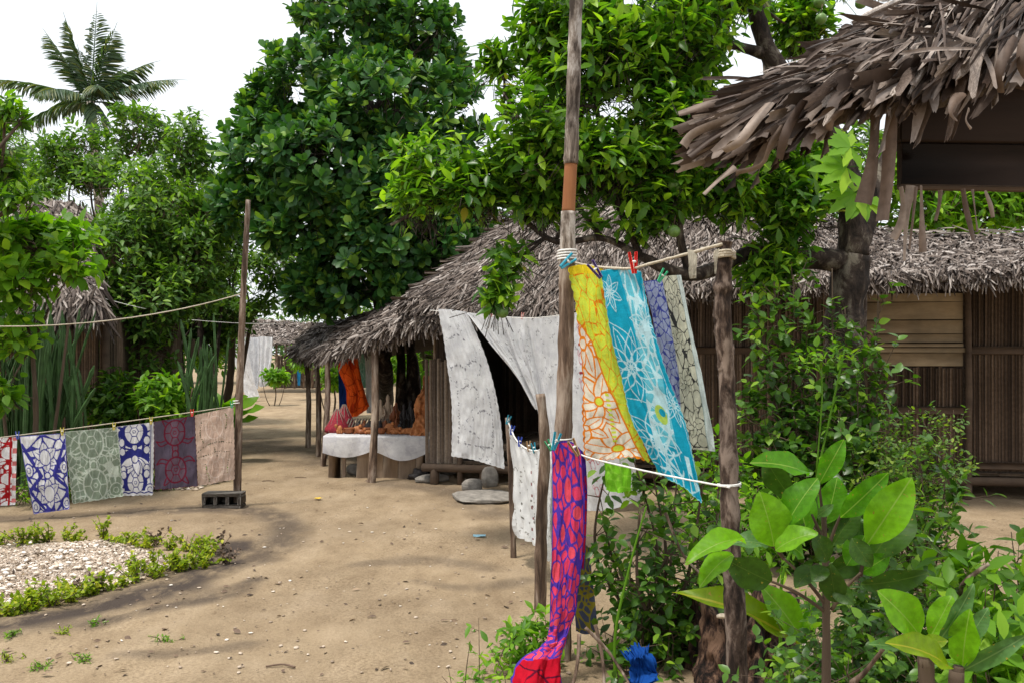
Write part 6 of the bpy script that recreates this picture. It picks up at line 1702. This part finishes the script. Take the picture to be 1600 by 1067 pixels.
for k, (ba, ti, d0, d1, w, mt, ro, be) in enumerate((((1105, 870), (945, 675), 2.05, 2.0, 150, 2, .2, .1), ((1180, 885), (1335, 650), 2.06, 2.02, 70, 4, .5, .1), ((1140, 870), (1235, 690), 2.1, 2.1, 100, 2, .2, .1), ((1278, 995), (1300, 762), 2.05, 2.0, 112, 2, -.2, .1), ((1232, 1000), (1020, 862), 2.0, 1.92, 120, 3, .5, .3),
                                                     ((1278, 1015), (1550, 870), 2.05, 1.95, 70, 4, .4, .2), ((1035, 925), (903, 885), 2.05, 2.0, 55, 4, .2, .2), ((1110, 900), (1195, 880), 2.04, 2.0, 60, 3, .1, .5), ((1290, 900), (1390, 745), 2.12, 2.1, 70, 4, .2, .1))):
    bigleaf(t3, ba, ti, d0, d1, w, mt, ro, be, k + 60)

# ---- shrubs
def shrub(name, label, base, stems, leaf_kind, leaf, mat, n, per, seed, L=.08, r=.010, cat='shrub', group=None, spread=.9, stem_mat='twig', singles=0):
    """several stems drawn as curves; leafy twigs break from each of them"""
    base = np.asarray(base, float)
    t = thing(name, label, cat, base, group)
    rr = np.random.default_rng(seed)
    gs, P, D = [], [], []
    for k, s_ in enumerate(stems):
        q = polyl(s_, 24)
        gs.append(tube(q, np.linspace(r * (.7 + .6 * rr.random()), r * .25, 24), 6, .12, k))
        m_ = max(2, n // len(stems))
        f = rr.random(m_) ** .7 * 22
        i = f.astype(int)
        tan = nrm(np.gradient(q, axis=0))[i]
        out = nrm(rr.normal(size=(m_, 3)) + tan * .3 + [0, 0, .25])
        ln = (spread * .25) * rr.random(m_)
        p = q[i] + out * ln[:, None]
        for a, b_ in zip(q[i][ln > .06], p[ln > .06]):
            gs.append(tube([a, b_], [r * .28, r * .14], 4, 0, cap=False))
        P.append(p); D.append(nrm(out + tan * .6))
    obj('stems', join(gs), M[stem_mat], t)
    P, D = np.concatenate(P), np.concatenate(D)
    LP, LD, LU, LS = leaves_on(P, D, per, L, leaf)
    obj('foliage', scatter(leaf_kind, LP, frames(LD, LU), LS), M[mat], t)
    return t
def fan(px, d, tops, wob=.06):
    """stems from one foot up to pixel targets"""
    b0 = at(px, 800, d) * [1, 1, 0]
    return b0, [[b0 + rng.normal(0, .05, 3) * [1, 1, 0], b0 * [.45, .45, 0] + at(*q) * [.55, .55, .5] + rng.normal(0, wob, 3), at(*q)] for q in tops]
# hedge of the near line
b0, st = fan(1040, 4.7, [(950, 720, 4.7), (985, 700, 4.8), (1020, 740, 4.7), (1060, 720, 4.9), (1100, 730, 4.8), (1120, 800, 4.6), (940, 800, 4.6), (1000, 800, 4.5), (1060, 830, 4.5), (950, 880, 4.8), (1090, 860, 4.6), (970, 900, 4.6), (1130, 700, 5.0), (1080, 900, 4.6)])
shrub('hedge_shrub', 'tangled brown-stemmed shrub between the tall pole and the knotty post', b0, st, L_OVAL, .066, 'undergrowth_leaf', 330, 4, 1, .08, .013)
b0, st = fan(995, 4.6, [(960, 960, 4.6), (990, 970, 4.5), (1030, 950, 4.5), (940, 1000, 4.6), (1050, 990, 4.5), (1000, 1000, 4.4), (960, 1030, 4.4), (1040, 1030, 4.4)])
shrub('hedge_shrub', 'low leafy shrub round the blue rag', b0, st, L_OVAL, .058, 'undergrowth_leaf', 130, 4, 2, .08, .010)
b0, st = fan(1110, 5.6, [(1070, 740, 5.6), (1110, 690, 5.6), (1160, 720, 5.5), (1200, 740, 5.4), (1180, 790, 5.2), (1100, 780, 5.4), (1230, 770, 5.4), (1210, 820, 5.0)])
shrub('leafy_shrub', 'bright green narrow-leaved shrub behind the knotty post', b0, st, L_CITRUS, .085, 'bright_leaf', 330, 5, 3, .10, .010)
# straight green shoots in the hedge
for k, (a, m_, b_, d, lab) in enumerate((((962, 985), (985, 880), (1010, 790), 4.3, 'straight green shoot leaning right in the hedge'), ((1222, 905), (1262, 800), (1320, 545), 4.2, 'tall pale green shoot with tufted top before the tree trunk'))):
    P0 = at(*a, d); q = polyl([P0 * [1, 1, 0], P0, at(*m_, d), at(*b_, d)], 24)
    t = thing('green_shoot', lab, 'shoot', P0 * [1, 1, 0])
    obj('stem', tube(q, np.linspace(.009, .004, 24), 7, .05, k), M['bright_leaf'], t)
    if k:
        pts = np.concatenate([q[8:]] + [np.repeat(q[-1:], 12, 0) + rng.normal(0, .05, (12, 3))] + [np.repeat(at(1270, 560, d)[None], 12, 0) + rng.normal(0, .05, (12, 3))])
        obj('side_stem', tube(polyl([q[17], at(1285, 600, d), at(1268, 560, d)], 8), .004, 6), M['bright_leaf'], t)
        LP, LD, LU, LS = leaves_on(pts, nrm(rng.normal(size=pts.shape) + [0, 0, .6]), 3, .05, .045)
        obj('foliage', scatter(L_CITRUS, LP, frames(LD, LU), LS), M['bright_leaf'], t)
# climbing growth round the citrus trunk
b0, st = fan(1240, 6.8, [(1180, 470, 6.7), (1210, 440, 6.8), (1240, 430, 6.8), (1200, 540, 6.6), (1170, 600, 6.6), (1230, 560, 6.7), (1260, 500, 6.8), (1190, 660, 6.5), (1240, 650, 6.5), (1270, 600, 6.6), (1160, 700, 6.5), (1225, 720, 6.4), (1280, 690, 6.4)])
shrub('climbing_shrub', 'dark climbing growth left of the citrus trunk', b0, st, L_OVAL, .085, 'undergrowth_leaf', 680, 4, 4, .10, .016, spread=1.3)
b0, st = fan(1350, 6.7, [(1345, 520, 6.6), (1370, 500, 6.7), (1380, 570, 6.6), (1340, 600, 6.5), (1310, 640, 6.4), (1360, 660, 6.5), (1330, 700, 6.3), (1372, 470, 6.8), (1300, 740, 6.3), (1320, 480, 6.7), (1300, 420, 6.8), (1290, 560, 6.6)])
shrub('climbing_shrub', 'green climbing growth right of the citrus trunk', b0, st, L_OVAL, .085, 'undergrowth_leaf', 460, 4, 5, .10, .014, spread=1.2)
b0, st = fan(1415, 6.2, [(1370, 680, 6.1), (1390, 640, 6.2), (1420, 640, 6.2), (1450, 660, 6.2), (1490, 640, 6.2), (1470, 690, 6.1), (1380, 720, 6.0), (1430, 700, 6.0), (1400, 750, 5.9), (1460, 740, 6.0), (1350, 740, 6.0)])
shrub('fine_leaved_shrub', 'fine-leaved feathery shrub in front of the dark hut wall', b0, st, L_FINE, .042, 'fine_leaf', 620, 6, 6, .10, .008, spread=.9)
b0, st = fan(1460, 5.6, [(1440, 730, 5.6), (1480, 720, 5.5), (1500, 760, 5.5), (1460, 780, 5.4), (1430, 780, 5.4)])
shrub('leafy_shrub', 'low pointed-leaf shrub at the foot of the feathery one', b0, st, L_CITRUS, .085, 'undergrowth_leaf', 130, 4, 7, .10, .009)
b0, st = fan(1320, 3.3, [(1235, 1010, 3.2), (1290, 960, 3.3), (1310, 920, 3.2), (1340, 900, 3.3), (1380, 930, 3.2), (1420, 900, 3.2), (1440, 960, 3.0), (1360, 980, 2.9), (1290, 1020, 2.9), (1240, 1045, 3.0), (1400, 1020, 2.8), (1320, 1040, 2.7), (1240, 1050, 2.8), (1460, 1040, 2.7), (1500, 980, 2.8), (1390, 860, 3.5), (1330, 850, 3.6)])
shrub('ground_shrub', 'dense dark small-leaved undergrowth behind the sapling', b0, st, L_OVAL, .042, 'undergrowth_leaf', 1200, 5, 8, .07, .006, spread=.9)
b0, st = fan(1570, 2.9, [(1480, 850, 2.9), (1520, 870, 2.9), (1560, 860, 2.8), (1600, 850, 2.8), (1540, 920, 2.7), (1590, 920, 2.7), (1500, 920, 2.8), (1620, 960, 2.6), (1570, 980, 2.6), (1520, 1000, 2.6), (1480, 900, 2.9), (1600, 1020, 2.5), (1580, 830, 3.0), (1540, 1050, 2.5)])
shrub('leafy_shrub', 'bright light green shrub at the lower right edge', b0, st, L_CITRUS, .085, 'bright_leaf', 380, 5, 9, .08, .006, spread=.7)
b0, st = fan(825, 4.55, [(820, 985, 4.5), (840, 965, 4.6), (800, 1000, 4.5), (848, 995, 4.5), (785, 1030, 4.4), (820, 1015, 4.4), (845, 1020, 4.45), (775, 1050, 4.3), (855, 980, 4.6)])
shrub('leafy_herb', 'bright green herb left of the hanging red cloth end', b0, st, L_CITRUS, .062, 'bright_leaf', 170, 4, 10, .06, .005, spread=.5, cat='plant')
b0, st = fan(742, 3.7, [(748, 965, 3.7), (735, 1000, 3.7), (765, 1010, 3.7), (700, 1040, 3.7), (690, 1055, 3.65), (720, 1060, 3.6)])
shrub('leafy_herb', 'sparse upright weed on the sand at the bottom edge', b0, st, L_CITRUS, .05, 'bright_leaf', 44, 3, 11, .05, .004, spread=.3, cat='plant')
b0, st = fan(1225, 4.6, [(1220, 1000, 4.6), (1250, 960, 4.6), (1235, 1020, 4.5), (1260, 930, 4.6), (1210, 1040, 4.5)])
shrub('leafy_herb', 'green leafy weed growing round the stump', b0, st, L_CITRUS, .055, 'bright_leaf', 70, 4, 12, .06, .005, spread=.5, cat='plant')
# dry sticks at the foot of the tall pole
for k, (a, b_, d, lab) in enumerate((((905, 990), (890, 1090), 4.2, 'dry broken stick at the foot of the tall pole, leftmost'), ((930, 975), (945, 1085), 4.1, 'dry broken stick right of the leftmost one'), ((915, 980), (985, 1070), 4.0, 'slanting dry stick across the hedge foot'), ((1040, 800), (1100, 900), 4.4, 'arching dry brown twig in the hedge'), ((1330, 1067), (1390, 1000), 2.6, 'bent dry twig beside the broad-leaved seedling'), ((1500, 930), (1545, 880), 2.8, 'grey dry stick in the bright shrub'))):
    A, B = at(*a, d), at(*b_, d - .1)
    tag(obj('dry_stick', tube(polyl([A, A * .5 + B * .5 + rng.normal(0, .03, 3), B], 14), np.linspace(.009, .006, 14), 6, .2, k), M['pole']), lab, 'stick')
# white shell on the stump
tag(obj('shell', blob(at(1128, 962, 4.28), (.03, .02, .012), 4, .2, 2, 10, 6), M['shell_one']), 'white shell lying on the rim of the stump', 'shell')

# ================================================================== SHELL BED AND ITS HERB BORDER
bed = [(-260, 900), (-60, 855), (80, 846), (160, 846), (220, 858), (285, 872), (296, 878), (270, 888), (215, 908), (160, 925), (80, 940), (-20, 955), (-260, 985)]
B2 = np.array([gp(*q)[:2] for q in bed])
def inside(x, y, poly):
    c_ = np.zeros(len(x), bool); j = len(poly) - 1
    for i in range(len(poly)):
        a, b_ = poly[i], poly[j]
        m_ = ((a[1] > y) != (b_[1] > y)) & (x < (b_[0] - a[0]) * (y - a[1]) / (b_[1] - a[1] + 1e-12) + a[0])
        c_ ^= m_; j = i
    return c_
n = 40000
x = B2[:, 0].min() + np.ptp(B2[:, 0]) * rng.random(n); y = B2[:, 1].min() + np.ptp(B2[:, 1]) * rng.random(n)
k = inside(x, y, B2) & (x > -5.6); x, y = x[k], y[k]; n = len(x)
SH = blob((0, 0, 0), (1, .72, .3), 2, .25, 1.5, 6, 4)
z = gz(x, y) + .012 + .03 * np.clip(noise2(x * 2, y * 2, 8), -.3, 1)
s = .007 + .013 * rng.random(n) ** 2.5
D = np.stack([rng.normal(size=n), rng.normal(size=n), rng.normal(0, .3, n)], 1)
tag(obj('shell_bed', scatter(SH, np.stack([x, y, z], 1), frames(D, np.stack([rng.normal(0, .35, n), rng.normal(0, .35, n), np.ones(n)], 1)), s), M['shell']), 'bed of crushed white shells and pebbles with a herb border', 'shell bed', kind='stuff')
# larger shells lying on it
SM = np_mesh('shell', *blob((0, 0, 0), (1, .75, .45), 5, .25, 1.5, 8, 6), M['shell_one'])
cnt = 0
while cnt < 110:
    px, py = rng.random() * 270, 850 + rng.random() * 95
    q = gp(px, py)
    if not inside(q[:1], q[1:2], B2)[0]: continue
    if noise2(q[0] * 1.5, q[1] * 1.5, 31) < -.25 and rng.random() < .8: continue
    F = frames(rng.normal(size=(1, 3)) * [1, 1, .2], np.array([[rng.normal(0, .3), rng.normal(0, .3), 1.]]))[0]
    o = inst('shell', SM, None, F * (.012 + .014 * rng.random()), q + [0, 0, .03])
    tag(o, 'larger white shell lying on top of the crushed shell bed', 'shell', 'larger shells on the shell bed'); cnt += 1
# loose shell chips and dry leaf litter over the sand
n = 420
px = 60 + rng.random(n) * 900; py = 640 + (rng.random(n) ** .8) * 420
q = np.array([gp(a, b_) for a, b_ in zip(px, py)])
k = ~inside(q[:, 0], q[:, 1], B2); q = q[k]
D = rng.normal(size=q.shape) * [1, 1, .2]
tag(obj('shell_chips', scatter(SH, q + [0, 0, .006], frames(D, np.tile([0, 0, 1.], (len(q), 1))), .006 + .012 * rng.random(len(q)) ** 2), M['shell']), 'scattered white shell chips on the trodden sand', 'shell chips', kind='stuff')
n = 700
px = -20 + rng.random(n) * 1650; py = 625 + (rng.random(n) ** .9) * 440
q = np.array([gp(a, b_) for a, b_ in zip(px, py)])
D = rng.normal(size=q.shape) * [1, 1, .15]
tag(obj('leaf_litter', scatter(L_CITRUS, q + [0, 0, .008], frames(D, np.stack([rng.normal(0, .4, n), rng.normal(0, .4, n), np.ones(n)], 1)), .02 + .05 * rng.random(n) ** 2), M['litter']), 'scattered dry brown leaf litter on the sand', 'leaf litter', kind='stuff')
# herbs
def herb(name, label, base, h, wid, ns, seed, mat='herb_leaf', leaf=.035, group=None, kind=L_OVAL):
    rr = np.random.default_rng(seed); base = np.asarray(base, float)
    gs, P, D = [], [], []
    for k in range(ns):
        tip = base + np.array([rr.normal(0, wid), rr.normal(0, wid), h * (.45 + .6 * rr.random())])
        q = polyl([base + rr.normal(0, wid * .35, 3) * [1, 1, 0] - [0, 0, .01], base * .5 + tip * .5 + rr.normal(0, .012, 3), tip], 9)
        gs.append(tube(q, np.linspace(.004, .0015, 9), 4, 0))
        m_ = 7; i = rr.integers(2, 9, m_)
        P.append(q[i]); D.append(nrm(rr.normal(size=(m_, 3)) + [0, 0, .7]))
    P, D = np.concatenate(P), np.concatenate(D)
    LP, LD, LU, LS = leaves_on(P, D, 2, leaf * .6, leaf)
    a = join(gs); b_ = scatter(kind, LP, frames(LD, LU), LS)
    g = join([a, b_]); mi = np.concatenate([np.zeros(len(a[1]), int), np.ones(len(b_[1]), int)])
    return tag(obj(name, g, [M['twig'], M[mat]], org=base, mi=mi), label, 'plant', group)
near = [(2, 958), (14, 966), (28, 955), (44, 950), (60, 955), (78, 946), (92, 942), (112, 935), (128, 930), (148, 928), (170, 922), (200, 912), (215, 900), (232, 896), (248, 902), (268, 888), (282, 892), (298, 886), (312, 872), (322, 886), (330, 868)]
ORD2 = ORD + ['twenty-' + w for w in ORD[:9]] + ['thirtieth'] + ['thirty-' + w for w in ORD[:9]] + ['fortieth']
nr = polyl(near, 39)
for k, (px, py) in enumerate(nr):
    herb('border_herb', 'yellow green herb on the near edge of the shell bed, ' + (ORD2[k] + ' from left' if k < 38 else 'rightmost at the tip'), gp(px, py) + rng.normal(0, .03, 3) * [1, 1, 0], .07 + .10 * rng.random() ** 1.6, .03 + .035 * rng.random(), int(4 + 5 * rng.random()), 100 + k, group='herbs bordering the shell bed')
far = [(4, 852), (18, 850), (44, 846), (62, 845), (80, 843), (98, 841), (118, 842), (160, 842), (178, 844), (196, 846), (212, 848), (228, 852), (246, 856), (262, 858), (280, 860), (300, 864), (318, 862)]
for k, (px, py) in enumerate(far):
    herb('border_herb', 'small herb on the far edge of the shell bed, %s from left' % ORD[k], gp(px, py) + rng.normal(0, .04, 3) * [1, 1, 0], .07 + .16 * rng.random() ** 1.6, .05 + .04 * rng.random(), int(4 + 6 * rng.random()), 150 + k, group='herbs bordering the shell bed')
for k, (px, py) in enumerate(((345, 862), (352, 878), (245, 852), (130, 925))):
    herb('wilted_herb', ('wilted brown sprig pointing right at the tip of the shell bed', 'wilted brown sprig below the tip of the shell bed', 'wilted brown sprig on the far edge of the shell bed', 'wilted brown sprig on the near edge of the shell bed')[k], gp(px, py), .14, .07, 4, 170 + k, mat='litter')
row = [(8, 800), (28, 800), (52, 803), (78, 797), (100, 795), (120, 793), (140, 790), (165, 787), (190, 783), (206, 782), (225, 780), (246, 777), (262, 775), (285, 771), (305, 768), (330, 764), (346, 760)]
for k, (px, py) in enumerate(row):
    herb('garden_herb', 'green herb growing under the left clothesline, %s from left' % ORD[k], gp(px, py - 8), .22 + .16 * rng.random(), .10, 9, 200 + k, 'bright_leaf' if k % 3 else 'fine_leaf', .06, 'herbs under the left clothesline', L_CITRUS)
for k, (px, py, lab) in enumerate(((150, 982, 'tiny weed on the dark damp streak'), (98, 995, 'tiny weed left of the one on the damp streak'), (20, 1000, 'flat grass tuft at the left edge'), (55, 1050, 'largest grass tuft at the lower left'), (130, 1040, 'dry grass tuft at the bottom left'), (256, 1006, 'single tiny weed alone on the bare sand'), (10, 1038, 'low grass tuft near the bottom left corner'))):
    herb('grass_tuft', lab, gp(px, py), .03, .035, 6, 230 + k, 'herb_leaf' if k in (1, 6) else 'bright_leaf', .024, 'grass tufts on the sand', L_SPEAR)
# pale gravel strip behind the row of cloths
n = 3500
x = -6.6 + 3.0 * rng.random(n); y = 10.3 + 1.3 * rng.random(n)
D = rng.normal(size=(n, 3)) * [1, 1, .3]
tag(obj('gravel_strip', scatter(SH, np.stack([x, y, gz(x, y) + .01], 1), frames(D, np.tile([0, 0, 1.], (n, 1))), .012 + .018 * rng.random(n)), M['shell']), 'pale gravel strip in the garden behind the row of cloths', 'gravel', kind='stuff')
# small things on the sand
q = gp(497, 776); fl = thing('fallen_flower', 'fallen yellow flower on the sand in front of the stall', 'flower', q)
M['petal'] = plain('yellow_petal', (.75, .5, .03), .6, .15, 30, .1)
pm = np_mesh('petal', *L_OVAL, M['petal'])
for k in range(5):
    a = k * 1.257; inst('petal', pm, fl, frames(np.array([[cos(a), sin(a), .35]]), np.array([[0, 0, 1.]]))[0] * .055, q + [0, 0, .012])
q = gp(749, 835); p = Pat(12, 8, .12, .05, S(150, 190, 205))
V = np.stack(np.meshgrid(np.linspace(-.055, .055, 12), np.linspace(-.04, .04, 8)), -1).reshape(-1, 2)
V = np.stack([q[0] + V[:, 0], q[1] + V[:, 1], q[2] + .012 + .008 * noise2(V[:, 0] * 60, V[:, 1] * 60, 3)], 1)
tag(obj('plastic_scrap', (V, gridT(8, 12)), M['cloth'], col=p.c.reshape(-1, 3)), 'scrap of pale blue plastic on the sand left of the sticks', 'litter')
for k, (px, py, lab) in enumerate(((470, 745, 'curled palm strip lying on the ground near the stall'), (420, 752, 'thin dry twig on the sand left of the stall'), (440, 1048, 'dry brown pod on the sand at the bottom'))):
    q = gp(px, py); tag(obj('dry_stick', tube(polyl([q + [-.08, 0, .008], q + [0, .02, .012], q + [.07, -.01, .008]], 10), .005, 6, .2, k), M['litter']), lab, 'twig')
